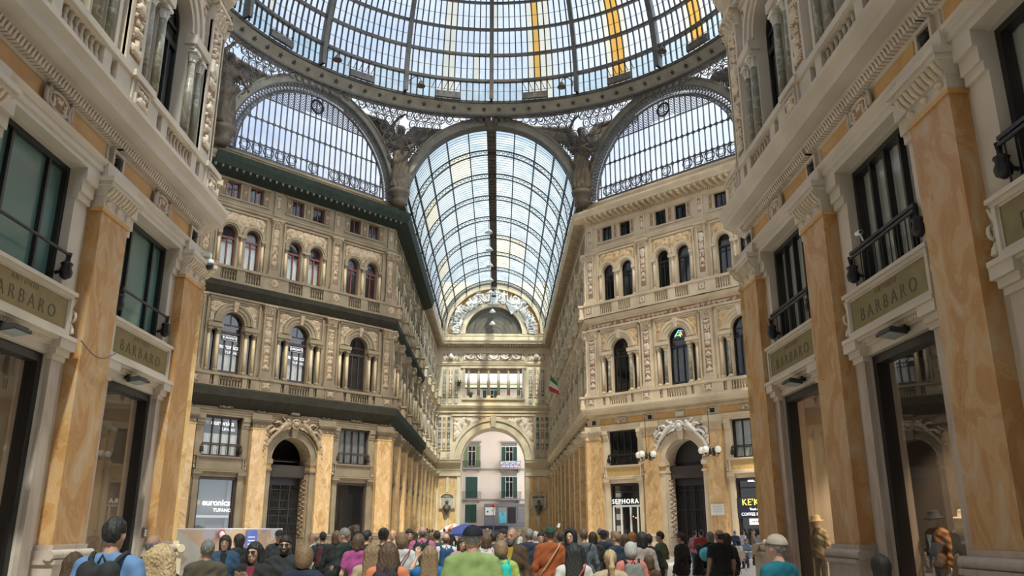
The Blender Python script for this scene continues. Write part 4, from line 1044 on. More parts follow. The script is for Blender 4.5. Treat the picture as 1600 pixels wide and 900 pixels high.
# ---- dome
DR_, DZ = 18.3, 35.8
ROWS = [0, 5.2, 12.3, 19.0, 25.8, 32.5, 39, 45.5, 52, 58, 64, 70, 76]
def dp(r_off, a, ph): 
    c = math.cos(math.radians(ph)); return Vector(((DR_ + r_off) * c * math.sin(a), (DR_ + r_off) * c * math.cos(a), DZ + (DR_ + r_off) * math.sin(math.radians(ph))))
NPAN = 14
def bar(mb, a, ph0, ph1, w_, r0, r1, mat, seg):
    vs = []; fs = []
    for i in range(seg + 1):
        ph = ph0 + (ph1 - ph0) * i / seg; t = Vector((math.cos(a), -math.sin(a), 0)) * w_ / 2
        vs += [dp(r0, a, ph) - t, dp(r0, a, ph) + t, dp(r1, a, ph) + t, dp(r1, a, ph) - t]
    for i in range(seg):
        for k in range(4): k2 = (k + 1) % 4; fs.append((i * 4 + k, i * 4 + k2, (i + 1) * 4 + k2, (i + 1) * 4 + k))
    mb.add(vs, fs, mat)
for s_ in range(16):
    m = MB(); a = 2 * PI * s_ / 16
    bar(m, a, -.5, 77, .20, -.55, .05, 'iron', 20)
    bar(m, a, -.5, 77, .34, -.6, -.5, 'iron', 20)
    m.build('rib', dome)
for ph in ROWS[1:]:
    m = MB(); c = math.cos(math.radians(ph)); s2 = math.sin(math.radians(ph))
    cring(m, [((DR_ - .34) * c, DZ + (DR_ - .34) * s2 - .11), ((DR_ - .34) * c, DZ + (DR_ - .34) * s2 + .11), ((DR_ + .03) * c, DZ + DR_ * s2 + .11), ((DR_ + .03) * c, DZ + DR_ * s2 - .11)], 'iron', n=96)
    m.build('purlin_ring', dome)
m = MB()
for s_ in range(16):
    for k in range(1, NPAN):
        top = 77 if k % 2 == 0 else 52
        bar(m, 2 * PI * (s_ + k / NPAN) / 16, 0, top, .085, -.10, .04, 'iron_d', 9)
for r0, r1 in zip(ROWS, ROWS[1:]):                      # light cross bars
    for f in (.5,):
        ph = r0 + (r1 - r0) * f; c = math.cos(math.radians(ph)); s2 = math.sin(math.radians(ph))
        cring(m, [((DR_ - .02) * c, DZ + DR_ * s2 - .012), ((DR_ - .02) * c, DZ + DR_ * s2 + .012), ((DR_ + .03) * c, DZ + DR_ * s2)], 'iron_m', n=96)
m.build('glazing_bars', dome)
mg = {}
random.seed(11)
for s_ in range(16):
    for ri, (ph0, ph1) in enumerate(zip(ROWS, ROWS[1:])):
        for k in range(NPAN):
            key = 'dglass'
            if ri == 0: key = 'dglass_b' if k < 5 or k > 8 else 'dglass'
            if s_ in (0,) and k in (6, 7, 8, 9): key = 'dglass_c'; key = 'dglass_o' if k == 7 and ri > 0 else key
            if s_ in (1, 2) and k in (5, 6, 7, 8): key = 'dglass_o' if k in (6, 7) else 'dglass_c'
            if s_ == 15 and k in (6, 7): key = 'dglass_c'
            if key == 'dglass' and random.random() < .03: key = 'dglass_c'
            a0, a1 = 2 * PI * (s_ + k / NPAN) / 16, 2 * PI * (s_ + (k + 1) / NPAN) / 16
            mb = mg.setdefault(key, MB()); mb.quad(dp(0, a0, ph0), dp(0, a1, ph0), dp(0, a1, ph1), dp(0, a0, ph1), key)
for k, mb in mg.items(): mb.build('glass', dome)
# opening lights at the foot of each sector: a sill box and slanting struts
for s_ in range(16):
    m = MB()
    aa = [2 * PI * (s_ + q / NPAN) / 16 for q in (5, 9)]
    vs = []
    for a in aa:
        for ro, ph in ((-.25, 0), (-.25, 1.7), (.0, 1.7), (.0, 0)): vs.append(dp(ro, a, ph))
    m.add(vs, [(0, 4, 5, 1), (1, 5, 6, 2), (2, 6, 7, 3), (3, 7, 4, 0), (0, 1, 2, 3), (7, 6, 5, 4)], 'iron')
    for q in range(5):
        a0, a1 = 2 * PI * (s_ + (5 + q) / NPAN) / 16, 2 * PI * (s_ + (5 + q + (.8 if s_ < 8 else -.8)) / NPAN) / 16
        m.tube([dp(-.2, a0, 5.0), dp(-.45, a1, 1.7)], .03, 'iron_d', 4)
    m.build('vent_light', dome)
m = MB(); cring(m, [(3.6, 53.2), (4.6, 53.2), (4.6, 54.2), (3.6, 54.2)], 'iron', 48)
for k in range(16): a = 2 * PI * k / 16; m.tube([(4 * math.sin(a), 4 * math.cos(a), 54), (4 * math.sin(a), 4 * math.cos(a), 56.5), (0, 0, 58.5)], .08, 'iron', 5)
m.build('lantern', dome)

# ---- cross emblem at the crown of the far arch
ce = empty('cross_emblem', (0, YF - .7, 35.0)); tag(ce, 'pale cross on a dark bronze shield at the crown of the central arch', 'emblem')
m = MB(); m.frustum(-.35, .35, -.2, .25, -.75, -.75, .75, -.3, .25, .1, 'bronze'); m.frustum(-.75, .75, -.3, .25, .1, -.45, .45, -.25, .25, .75, 'bronze')
for sg in (-1, 1):
    m.tube([(sg * (.8 + .28 * math.cos(t)), -.1, .15 + .28 * math.sin(t)) for t in [k * PI / 5 for k in range(10)]], .1, 'bronze', 6, closed=True)
    m.tube([(sg * .7, -.1, -.3), (sg * 1.3, -.05, -.1), (sg * 2.0, 0, -.35), (sg * 2.6, 0, -.3)], .14, 'bronze', 6, r1=.05)
    m.tube([(sg * .3, -.1, .75), (sg * .45, -.15, 1.05), (sg * .2, -.15, 1.15)], .08, 'bronze', 6)
m.build('shield', ce)
m = MB(); m.lathe(0, 0, [(.02, .7), (.3, .8), (.34, 1.0), (.12, 1.15), (.2, 1.28), (.1, 1.45), (.02, 1.6)], 'bronze', 10); m.build('crown', ce)
m = MB(); m.box(-.05, .05, -.42, -.34, -.45, .55, 'white'); m.box(-.27, .27, -.42, -.34, .12, .22, 'white'); m.build('cross', ce)
# ---- bracket floodlamps on the dome ribs
fl = empty('bracket_lamp'); tag(fl, 'bell shaped lamp on a curved bracket, left of the central dome rib', 'lamp', 'bracket lamps on the dome foot')
m = MB(); m.tube([(0, 0, 0), (0, -.3, .9), (0, -.9, 1.35), (0, -1.35, 1.15), (0, -1.4, .9)], .045, 'iron', 6)
m.tube([(.16 * math.cos(t), -.5, .75 + .16 * math.sin(t)) for t in [k * PI / 4 for k in range(8)]], .025, 'iron', 4, closed=True); m.build('bracket', fl)
m = MB(); m.lathe(0, -1.4, [(.05, .95), (.13, .85), (.2, .7), (.34, .5), (.36, .42), (.3, .45), (.1, .6)], 'bronze', 12); m.build('lamp_shade', fl)
def on_ring(a_deg, r=18.5, z=35.9): a = math.radians(a_deg); return Matrix.Translation((r * math.sin(a), CY + r * math.cos(a), z)) @ Matrix.Rotation(-a, 4, 'Z')
fl.matrix_world = on_ring(-22.5) @ Matrix.Rotation(1.1, 4, 'Z')
for a, rz, lb in ((22.5, -1.1, 'bell shaped lamp on a curved bracket at the dome rib right of the centre'), (45, .6, 'bell shaped lamp at the dome foot near the right hand angel'), (-45, .9, 'bell shaped lamp at the dome foot near the left hand angel')):
    o = dup(fl); o.matrix_world = on_ring(a) @ Matrix.Rotation(rz, 4, 'Z'); o['label'] = lb
# ================================================================ SIGNS, LAMPS, SHOP FITTINGS
def at_wall(key, s, x=0, y=0, z=0): return wall_frame(key, s) @ Matrix.Translation((x, y, z))
BAY = lambda k: S0 + B * (k + .5)
M['brass_d'] = plain('dull_brass_letter', (.12, .095, .04), .5)
# brass name panels of the near shops
for key, ks, side in (('NR', (0, 1, 2), 'right'), ('NL', (0, 1), 'left')):
    for k in ks:
        r = empty('shop_sign'); r.matrix_world = at_wall(key, BC(key, k), 0, -.12, 6.01)
        lb = {('NR', 0): 'olive brass name panel over the farthest shop window of the near right wall', ('NR', 1): 'olive brass name panel over the window with the dark hatted mannequin, right wall', ('NR', 2): 'olive brass name panel cut off by the right edge of the picture',
              ('NL', 0): 'olive brass name panel over the left wall shop window nearest the corner', ('NL', 1): 'olive brass name panel cut off by the left edge of the picture'}[(key, k)]
        tag(r, lb, 'sign', 'brass name panels')
        m = MB(); m.box(-1.49, 1.49, -.03, .005, -.32, .32, 'brass'); m.build('sign_panel', r)
        put_text('ANTONIO', .14, 'brass_d', r, 0, -.032, .21, .003, space=1.5); put_text('BARBARO', .36, 'letter', r, 0, -.032, -.07, .004, space=1.55, bold=-.004)
# flat floodlights under the sign ledges
def flood():
    r = empty('floodlight'); m = MB(); m.box(-.26, .26, -.34, -.02, -.05, .0, 'iron_d')
    for i in range(9): m.box(-.24 + i * .056, -.22 + i * .056, -.3, -.06, 0, .05, 'iron_d')
    m.build('housing', r)
    m = MB(); m.box(-.22, .22, -.31, -.05, -.062, -.05, 'blind'); m.build('glass', r)
    m = MB(); m.tube([(-.12, -.1, .03), (-.12, .05, .12), (.12, .05, .12), (.12, -.1, .03)], .015, 'iron_d', 4); m.box(-.06, .06, 0, .14, .06, .16, 'iron_d'); m.build('bracket', r); return r
fl0 = flood()
for i, (key, k, lb) in enumerate((('NR', 0, 'flat floodlight under the far brass panel, right wall'), ('NR', 1, 'flat floodlight under the large brass panel, right wall'), ('NL', 0, 'flat floodlight under the left brass panel nearest the corner'), ('NL', 1, 'flat floodlight under the brass panel at the left picture edge'))):
    o = fl0 if i == 0 else dup(fl0); o.matrix_world = at_wall(key, BC(key, k) + .4, 0, -.16, 5.24) @ Matrix.Rotation(-.15, 4, 'X'); tag(o, lb, 'floodlight', 'floodlights under the name panels')
# cameras
r = empty('security_camera'); tag(r, 'black and white dome camera on the corner of the near left wall', 'camera'); r.matrix_world = at_wall('NL', .2, 0, -.55, 9.2)
m = MB(); m.box(-.09, .09, -.02, .3, .0, .12, 'white'); m.tube([(0, 0, .05), (0, 0, -.08)], .035, 'white', 8); m.lathe(0, 0, [(.02, -.05), (.1, -.08), (.12, -.16), (.12, -.2)], 'white', 14); m.build('housing', r)
m = MB(); m.lathe(0, 0, [(.118, -.2), (.11, -.28), (.07, -.34), (.01, -.37)], 'black', 14); m.build('dome_lens', r)
r = empty('security_camera'); tag(r, 'white bullet camera on the railing of the right upper window', 'camera'); r.matrix_world = at_wall('NR', 7.25, 0, -.2, 7.35)
m = MB(); m.tube([(0, 0, -.1), (0, -.05, .04)], .02, 'white', 6); m.tube([(-.12, -.05, .08), (.16, -.1, .02)], .045, 'white', 8); m.build('housing', r)
m = MB(); m.tube([(.155, -.1, .02), (.18, -.104, .015)], .035, 'black', 8); m.build('lens', r)
m = MB(); m.tube([(-.75 + 1.5 * t, -.34 - .02 * math.sin(PI * t), .02 - .22 * math.sin(PI * t) + .06 * t) for t in np.linspace(0, 1, 12)], .012, 'cable', 5)
o = m.build('cable'); o.matrix_world = at_wall('NL', PO('NL', 1), 0, 0, 5.55); tag(o, 'thin cable sagging across the marble pilaster of the left wall', 'cable')
m = MB(); m.box(-.07, .07, -.04, 0, -.12, .12, 'iron_m'); 
for zz in (-.06, -.02, .02, .06): m.box(-.035, .035, -.05, -.04, zz - .012, zz + .012, 'white')
o = m.build('intercom'); o.matrix_world = at_wall('NL', 1.36, 0, -.12, 1.95); tag(o, 'small grey intercom plate on the stone jamb near the left corner', 'intercom')
# three-globe bracket lamps on the right hand diagonal wall
def globelamp():
    r = empty('wall_lamp')
    m = MB(); m.tube([(0, -.1, 3.2), (0, -.75, 3.35), (0, -.8, 3.0), (0, -.8, .5)], .02, 'iron_d', 5); m.tube([(0, -.35, .45), (0, -.8, .5)], .03, 'iron_d', 5)
    m.tube([(.18 * math.cos(t), -.8, 3.15 + .18 * math.sin(t)) for t in [k * PI / 4 for k in range(8)]], .015, 'iron_d', 4, closed=True)
    m.lathe(0, -.8, [(.02, .2), (.1, .26), (.12, .36), (.06, .46), (.09, .56), (.02, .68)], 'iron_d', 8); m.box(-.1, .1, -.36, -.3, .2, .7, 'iron_d'); m.build('bracket', r)
    for x, y in ((-.62, -.85), (.62, -.85), (0, -1.35)):
        m = MB(); m.tube([(0, -.8, .3), (x * .5, -.8 + (y + .8) * .5, .12), (x, y, .1), (x, y, .25)], .022, 'iron_d', 5); m.lathe(x, y, [(.02, .2), (.09, .24), (.1, .3), (.05, .32)], 'iron_d', 8); a = m.build('arm', r)
        m = MB(); m.lathe(x, y, [(.06, .30), (.15, .34), (.205, .44), (.22, .53), (.205, .62), (.14, .71), (.05, .755), (.01, .76)], 'globe', 16); m.build('globe', a)
    return r
g0 = globelamp(); g0.matrix_world = at_wall('DR', S0 + B, 0, 0, 6.5); tag(g0, 'iron bracket lamp with three opal globes left of the right hand archway', 'wall lamp', 'globe bracket lamps')
g1 = dup(g0); g1.matrix_world = at_wall('DR', S0 + 2 * B, 0, 0, 6.5); tag(g1, 'iron bracket lamp with three opal globes right of the right hand archway', 'wall lamp', 'globe bracket lamps')
# marble plaque
m = MB(); m.box(-.48, .48, -.05, 0, -.34, .34, 'white'); m.frame(-.52, .52, -.38, .38, .05, -.07, 0, 'stone')
for i in range(8): m.box(-.36 + .03 * (i % 2), .36 - .04 * (i % 3), -.054, -.05, .24 - i * .065, .255 - i * .065, 'blind')
o = m.build('plaque'); o.matrix_world = at_wall('DR', S0 + 2 * B, 0, -.31, 3.25); tag(o, 'pale inscribed stone plaque on the pilaster right of the right hand archway', 'plaque')
# --- Sephora shop front (right diagonal, first bay)
Mx = at_wall('DR', BAY(0))
r = empty('shop_sign'); tag(r, 'white illuminated SEPHORA letters over the glass shop doors', 'sign'); r.matrix_world = Mx
put_text('SEPHORA', .46, 'lit_white', r, -.02, -.02, 3.92, .02, 'lettering', space=1.25)
r = empty('shop_entrance'); tag(r, 'white framed shop doors with a black and white striped column', 'shop front'); r.matrix_world = Mx
m = MB(); m.box(-1.18, 1.2, .05, .12, 3.55, 3.68, 'white')
for x in (-1.15, -.46, .36, .98): m.box(x - .06, x + .06, .05, .14, FZ, 3.6, 'white')
m.build('door_frame', r)
m = MB()
for i in range(12): m.box(-1.02, -.58, .2, .5, FZ + i * .4, FZ + (i + 1) * .4, 'black' if i % 2 else 'white')
m.build('striped_column', r)
m = MB(); m.quad((-1.15, .3, FZ), (1.15, .3, FZ), (1.15, .3, 5.1), (-1.15, .3, 5.1), 'pane'); 
m.box(-1.2, 1.2, 2.4, 2.5, FZ, 5.2, 'room_l'); m.build('inner_wall', r)
for i, (x, z) in enumerate(((-.1, 2.9), (.12, 2.8), (.62, 3.0), (.78, 3.05))):
    m = MB(); m.lathe(x, 1.0, [(.01, z - .05), (.05, z - .02), (.05, z + .03), (.01, z + .06)], 'warm', 8); m.build('spot_lamp', r)
# --- KE'KA coffee shop (right diagonal, third bay)
Mx = at_wall('DR', BAY(2))
M['navy'] = plain('dark_navy_board', (.012, .014, .04), .5)
r = empty('shop_sign'); tag(r, "dark navy coffee shop board with yellow KE'KA lettering", 'sign'); r.matrix_world = Mx
m = MB(); m.box(-1.3, 1.3, -.02, .05, 2.72, 3.95, 'navy'); m.build('board', r)
put_text("KE'KA", .56, 'lit_yellow', r, -.15, -.03, 3.66, .02, space=1.08); put_text('"fresh made is', .2, 'lit_white', r, .1, -.03, 3.24, .01, shear=.3); put_text('COFFEE PASTRY', .27, 'lit_white', r, -.02, -.03, 2.93, .01, space=1.05)
r = empty('notice_panel'); tag(r, 'small white lit panel with red writing hanging under the coffee shop board', 'sign'); r.matrix_world = Mx
m = MB(); m.box(-.5, .75, -.05, .02, 2.3, 2.66, 'lit_white'); m.build('panel', r)
M['red'] = plain('red_paint', (.55, .03, .03), .5)
m = MB()
for i in range(7): m.box(-.3 + i * .12, -.22 + i * .12, -.056, -.05, 2.43, 2.53, 'red')
m.build('red_marks', r)
r = empty('spotlight'); tag(r, 'bright white spotlight under the upper window of the coffee shop', 'lamp'); r.matrix_world = Mx
m = MB(); m.box(-.3, .1, -.22, .0, 5.0, 5.1, 'iron_m'); m.build('housing', r); m = MB(); m.box(-.28, .08, -.24, -.2, 4.94, 5.0, 'led'); m.build('lamp_lens', r)
m = MB(); m.box(-.5, -.05, .40, .42, 7.9, 8.15, 'white'); m.box(.25, .6, .40, .42, 7.95, 8.2, 'white'); o = m.build('paper_notice'); o.matrix_world = Mx; tag(o, 'white paper notices behind the curtained upper window on the far right', 'notice')
# --- electronics shop (left diagonal, third bay)
def star(mb, x, y, z, r_, mat):
    pts = [(x + (r_ if k % 2 == 0 else r_ * .42) * math.cos(PI / 2 + k * PI / 5 + .2), y, z + (r_ if k % 2 == 0 else r_ * .42) * math.sin(PI / 2 + k * PI / 5 + .2)) for k in range(10)]
    vs = pts + [(a, b_ + .03, c) for a, b_, c in pts]
    mb.add(vs, [tuple(range(10))] + [(k, (k + 1) % 10, 10 + (k + 1) % 10, 10 + k) for k in range(10)], mat)
def euro(root, x, z, size, y=-.02, st=True):
    if st: m = MB(); star(m, x - size * 2.12, y, z, size * .4, 'yellow'); m.build('star_logo', root)
    put_text('euronics', size, 'lit_white', root, x + size * .1, y, z, .015, bold=size * .02); put_text('TUFANO', size * .56, 'lit_white', root, x + size * .9, y, z - size * .85, .01, bold=size * .01)
Mx = at_wall('DL', BAY(2))
M['shopgrey'] = plain('grey_green_shop_backing', (.20, .23, .20), .7)
r = empty('shop_display'); tag(r, 'grey electronics shop window with white lettering and a yellow star', 'shop window'); r.matrix_world = Mx
m = MB(); m.box(-1.15, 1.15, .5, .6, 2.0, 5.1, 'shopgrey'); m.box(-1.15, 1.1, .25, .4, 2.72, 2.86, 'white'); m.box(.9, 1.15, .3, .5, FZ, 5.1, 'blind'); m.build('backing', r)
m = MB(); m.box(-.35, .75, .5, .55, 2.3, 2.6, 'yellow'); m.box(-1.1, .9, .56, .6, FZ, 2.7, 'navy'); m.build('display_board', r)
euro(r, .1, 3.62, .54, .2)
r = empty('shop_sign'); tag(r, 'dark panel with a yellow star and white lettering in the mezzanine window on the left', 'sign'); r.matrix_world = Mx
m = MB(); m.box(-1.2, 1.2, .38, .4, 7.95, 8.92, 'room'); m.build('panel', r); euro(r, .1, 8.6, .46, .36)
for k, lb in ((2, 'electronics banner in the arched window farthest left, middle floor'), (1, 'electronics banner in the middle arched window above the left archway')):
    r = empty('shop_sign'); tag(r, lb, 'sign', 'banners in the arched windows'); r.matrix_world = at_wall('DL', BAY(k))
    m = MB(); m.box(-.7, .7, .42, .44, 13.1, 14.4, 'room'); m.build('panel', r)
    m = MB(); m.box(-.5, .5, .27, .30, 14.02, 14.36, 'white'); m.box(-.47, .47, .265, .27, 14.05, 14.33, 'navy'); m.build('name_plate', r)
    put_text('EURONICS', .2, 'lit_white', r, 0, .262, 14.19, .004)
    put_text('euronics', .42, 'lit_white', r, .05, .40, 13.62, .01, bold=.008); put_text('TUFANO', .24, 'lit_white', r, .3, .40, 13.25, .01)
# neon-like coloured figure in the arched window over the right archway
r = empty('window_ornament'); tag(r, 'small coloured glowing figure hanging in the arched window over the right archway', 'ornament'); r.matrix_world = at_wall('DR', BAY(1))
for mat_, c, pts in (('n_green', (.2, 1, .4), [(-.3, 15.35), (-.05, 15.6), (.25, 15.45), (.05, 15.3), (-.3, 15.35)]), ('n_blue', (.3, .6, 1), [(-.35, 15.25), (0, 15.7), (.3, 15.6)]), ('n_yel', (1, .9, .3), [(.02, 15.45), (.12, 15.2), (.2, 15.5)]), ('n_red', (1, .25, .2), [(.12, 15.6), (.28, 15.3)])):
    M[mat_] = plain('glowing_' + mat_, c, emit=c, es=1.5); m = MB(); m.tube([(x, .25, z) for x, z in pts], .03, mat_, 5); m.build('glowing_tube', r)
# --- gates in the two archways
for key, lit in (('DL', True), ('DR', False)):
    r = empty('door_%d' % (1 if lit else 2)); r['kind'] = 'structure'; r.matrix_world = at_wall(key, BAY(1))
    m = MB(); m.box(-1.5, 1.5, 1.0, 1.1, 4.9, 5.9, 'frame' if not lit else 'iron_d')
    for x in np.linspace(-1.45, 1.45, 5): m.box(x - .04, x + .04, 1.0, 1.1, FZ, 4.9, 'frame' if not lit else 'iron_d')
    for z in (.6, 1.6, 3.3, 4.6): m.box(-1.5, 1.5, 1.02, 1.08, z - .03, z + .03, 'frame' if not lit else 'iron_d')
    m.box(-1.5, 1.5, 1.0, 1.08, 6.45, 6.52, 'frame'); m.build('gate_frame', r)
    m = MB()
    for i in range(31):
        x = -1.45 + i * 2.9 / 30; m.tube([(x, 1.05, FZ), (x, 1.05, 4.9)], .011, 'frame' if not lit else 'iron', 4)
    for z in np.linspace(.9, 4.4, 8): m.box(-1.45, 1.45, 1.04, 1.06, z - .008, z + .008, 'iron' if lit else 'frame')
    m.build('gate_bars', r)
    m = MB(); m.box(-1.6, 1.6, 3.4, 3.5, FZ, 8.2, 'room'); m.box(-1.5, 1.5, 1.25, 1.3, FZ, 8.0, 'black') if not lit else None; m.build('passage_wall', r)
# --- flag on the right arm wall
r = empty('flag'); tag(r, 'green white and red flag on a short pole, far right arm wall', 'flag'); r.matrix_world = at_wall('AR', 26)
m = MB(); m.tube([(0, -.3, 16.4), (0, -1.5, 18.2)], .03, 'iron', 5); m.build('pole', r)
M['fgreen'] = plain('flag_green', (.02, .22, .08), .8); 
for i, mt in enumerate(('fgreen', 'white', 'red')):
    m = MB(); vs = []
    for a in range(7):
        t = (i + a / 6) / 3
        vs += [(.15 * math.sin(5 * t), -1.5 + .1 * math.cos(4 * t) , 18.1 - 1.7 * t), (.12 * math.sin(5 * t + 1) + .1, -.75 + .25 * t, 17.3 - .8 * t - .5 * t)]
    m.add(vs, [(2 * k, 2 * k + 1, 2 * k + 3, 2 * k + 2) for k in range(6)], mt, True); m.build('cloth_stripe', r)
# --- wall fountains on the end piers
for sg in (-1, 1):
    r = empty('wall_fountain'); r.location = (sg * 5.87, YE, 0); tag(r, 'stone wall fountain with a bronze bust, %s pier of the street arch' % ('left' if sg < 0 else 'right'), 'fountain')
    m = MB(); m.frustum(-.85, .85, -.16, .2, 4.7, -.85, .85, -.16, .2, 6.0, 'relief_g'); m.arcring(0, 5.9, 0, .85, -.16, .2, 'relief_g', n=16, sz=.6); m.arcring(0, 5.9, .8, .95, -.3, .2, 'stone', n=16, sz=.6)
    m.box(-1.0, 1.0, -.3, .2, 4.55, 4.75, 'relief_g'); m.frustum(-.3, .3, -.2, .2, 3.6, -.5, .5, -.3, .2, 4.55, 'relief_g'); m.box(-.95, -.75, -.24, .2, 4.7, 5.95, 'stone'); m.box(.75, .95, -.24, .2, 4.7, 5.95, 'stone'); m.build('niche', r)
    m = MB(); m.lathe(0, -.45, [(.05, 3.7), (.12, 3.9), (.3, 4.2), (.42, 4.5), (.42, 4.62), (.3, 4.7), (.32, 4.9), (.16, 5.02), (.13, 5.1), (.2, 5.22), (.22, 5.38), (.16, 5.52), (.04, 5.58)], 'bronze', 12); m.tube([(-.5, -.45, 4.75), (0, -.5, 4.95), (.5, -.45, 4.75)], .13, 'bronze', 6); m.build('bust', r)
# loggia plants
M['leaf'] = plain('dark_leaf_green', (.05, .10, .03), .7, var=.3, vs=9)
random.seed(4)
for i, (x, lb) in enumerate(((-4.6, 'potted plant at the left end of the columned loggia'), (-3.0, 'small potted plant between the first loggia columns'))):
    r = empty('potted_plant', (x, YE - .1 - .25 * (1 - i), 20.3 if i == 0 else 18.77)); tag(r, lb, 'plant')
    m = MB(); m.lathe(0, -.0, [(.12, 0), (.2, .35), (.22, .38)], 'bronze', 10); m.build('pot', r)
    m = MB()
    for k in range(40):
        a = random.uniform(0, 2 * PI); e = random.uniform(.2, 1.3); l = random.uniform(.3, .8)
        d_ = Vector((math.cos(a) * math.cos(e), math.sin(a) * math.cos(e), math.sin(e))) * l; m.tube([(0, 0, .35), tuple(d_ * .6 + Vector((0, 0, .35))), tuple(d_ + Vector((0, 0, .2)))], .05, 'leaf', 4, r1=.01)
    m.build('foliage', r)

# ================================================================ OUTSIDE: HOUSE ACROSS THE STREET
M['stucco'] = ramp_mat('pinkish_cream_stucco', [(.3, (.82, .68, .56)), (.7, (.88, .76, .64))], .5, stretch=(1, 1, .25), rough=.85, bump=.03)
M['shut'] = plain('dark_green_shutter', (.02, .10, .065), .6); M['shut_l'] = plain('light_green_shutter', (.26, .34, .16), .6)
M['kiosk'] = plain('grey_kiosk_metal', (.20, .19, .20), .5); M['gstone'] = plain('grey_trim', (.34, .31, .28), .8)
bd = empty('apartment_building', (0, 124, 0)); tag(bd, 'pinkish cream house with green shutters seen through the street arch', 'building')
m = MB(); m.box(-14, 14, 0, 8, -.05, 23.6, 'stucco'); m.build('facade_wall', bd)
m = MB(); m.box(-14, 14, -.18, 0, 10.35, 10.6, 'gstone'); m.box(-14, 14, -.18, 0, 6.05, 6.25, 'gstone'); m.box(-14, 14, -.5, 0, 16.5, 16.8, 'gstone'); m.box(-14, 14, -.25, 0, 23.2, 23.6, 'gstone'); m.build('string_course', bd)
def shwin(x, z0, z1, closed, mat, top=True, w_=2.3):
    f = MB(); f.frame(x - w_ / 2 - .12, x + w_ / 2 + .12, z0, z1 + .12, .12, -.1, 0, 'white' if mat == 'shut' else 'gstone'); 
    if top: f.box(x - w_ / 2 - .25, x + w_ / 2 + .25, -.35, 0, z1 + .6, z1 + .8, 'gstone'); f.box(x - w_ / 2, x + w_ / 2, -.06, 0, z1 + .15, z1 + .6, 'gstone')
    fr = f.build('window', bd)
    p = MB(); p.box(x - .62, x + .62, -.05, .0, z0, z1, 'pane'); 
    for q in (-.58, -.02, .5): p.box(x + q, x + q + .08, -.09, -.04, z0, z1, 'white')
    p.box(x - .6, x + .6, -.09, -.04, z1 - .75, z1 - .68, 'white')
    if not closed: p.build('casement', fr)
    for sg in (-1, 1):
        s_ = MB(); xa, xb = (sorted((x + sg * .62, x + sg * w_ / 2)) if not closed else sorted((x, x + sg * .82)))
        s_.frame(xa, xb, z0, z1, .06, -.14, -.06, mat)
        for i in range(int((z1 - z0) / .09)): s_.box(xa + .05, xb - .05, -.12, -.08, z0 + .05 + i * .09, z0 + .11 + i * .09, mat)
        s_.build('shutter', fr)
def balc(x0, x1, z, full=True):
    b_ = MB(); b_.box(x0, x1, -1.0, 0, z - .15, z, 'gstone'); b_.box(x0 + .2, x0 + .4, -.7, 0, z - .5, z - .15, 'gstone'); b_.box(x1 - .4, x1 - .2, -.7, 0, z - .5, z - .15, 'gstone'); o = b_.build('balcony', bd)
    r_ = MB(); n_ = int((x1 - x0) / .12)
    for i in range(n_ + 1): xx = x0 + (x1 - x0) * i / n_; r_.tube([(xx, -.97, z), (xx, -.97, z + 1.0)], .016, 'iron_d', 4)
    for i in range(9):
        for xx in (x0, x1): r_.tube([(xx, -.1 * i - .1, z), (xx, -.1 * i - .1, z + 1.0)], .016, 'iron_d', 4)
    r_.tube([(x0, 0, z + 1), (x0, -.97, z + 1), (x1, -.97, z + 1), (x1, 0, z + 1)], .03, 'iron_d', 5); r_.build('railing', o)
shwin(2.3, 10.75, 13.75, False, 'shut'); shwin(-3.25, 10.9, 13.8, False, 'shut_l'); shwin(2.3, 6.4, 9.4, False, 'shut'); shwin(-3.25, 6.4, 9.4, True, 'shut', top=False, w_=1.8); shwin(-3.3, 2.9, 5.45, True, 'shut', top=False, w_=1.6)
shwin(-8.5, 10.75, 13.75, False, 'shut'); shwin(8, 10.75, 13.75, False, 'shut')
for x in (-6.3, -.6, 5.2): shwin(x, 19.6, 22.2, False, 'shut', w_=2.2)
balc(-4.6, -1.9, 10.6); balc(.9, 4.0, 10.6); balc(-4.7, -1.9, 6.2); balc(.9, 4.0, 6.2); balc(-7.8, 6.5, 18.2)
m = MB(); m.box(-8, 7, -1.3, -.9, 22.3, 22.5, 'shut'); m.quad((-8, 0, 23), (7, 0, 23), (7, -1.6, 22.4), (-8, -1.6, 22.4), 'shut_l'); m.build('awning', bd)
r = empty('balcony_banner', (2.45, 124 - 1.03, 11.1)); tag(r, 'blue white and red banner hung on the upper right balcony outside', 'banner')
M['blue'] = plain('banner_blue', (.10, .16, .50), .8)
m = MB(); m.box(-1.45, 1.45, -.02, .0, -.4, .5, 'white'); m.build('cloth', r)
m = MB(); 
for i in range(14): x = -1.4 + i * .205; m.box(x, x + .11, -.03, -.02, -.36 + .1 * (i % 3), .1 + .1 * (i % 4), 'blue' if i % 3 else 'red')
m.tube([(-1.45, -.03, .48), (0, -.03, .25), (1.45, -.03, .48)], .03, 'blue', 4); m.build('pattern', r)
r = empty('street_kiosk', (1.6, 121.2, 0)); tag(r, 'grey metal shop kiosk with a blue poster outside the arch', 'kiosk')
m = MB(); m.box(-2.9, 3.1, 0, 2.4, -.05, 5.5, 'kiosk'); m.box(-2.9, 3.1, -.08, 0, 5.1, 5.5, 'kiosk'); m.box(-2.9, 3.1, -.06, 0, 2.5, 2.75, 'kiosk'); m.box(1.9, 2.9, -.05, 0, 2.9, 5.0, 'blind')
for i in range(12): m.box(1.95, 2.85, -.08, -.05, 3.0 + i * .16, 3.06 + i * .16, 'kiosk')
m.build('cabin', r)
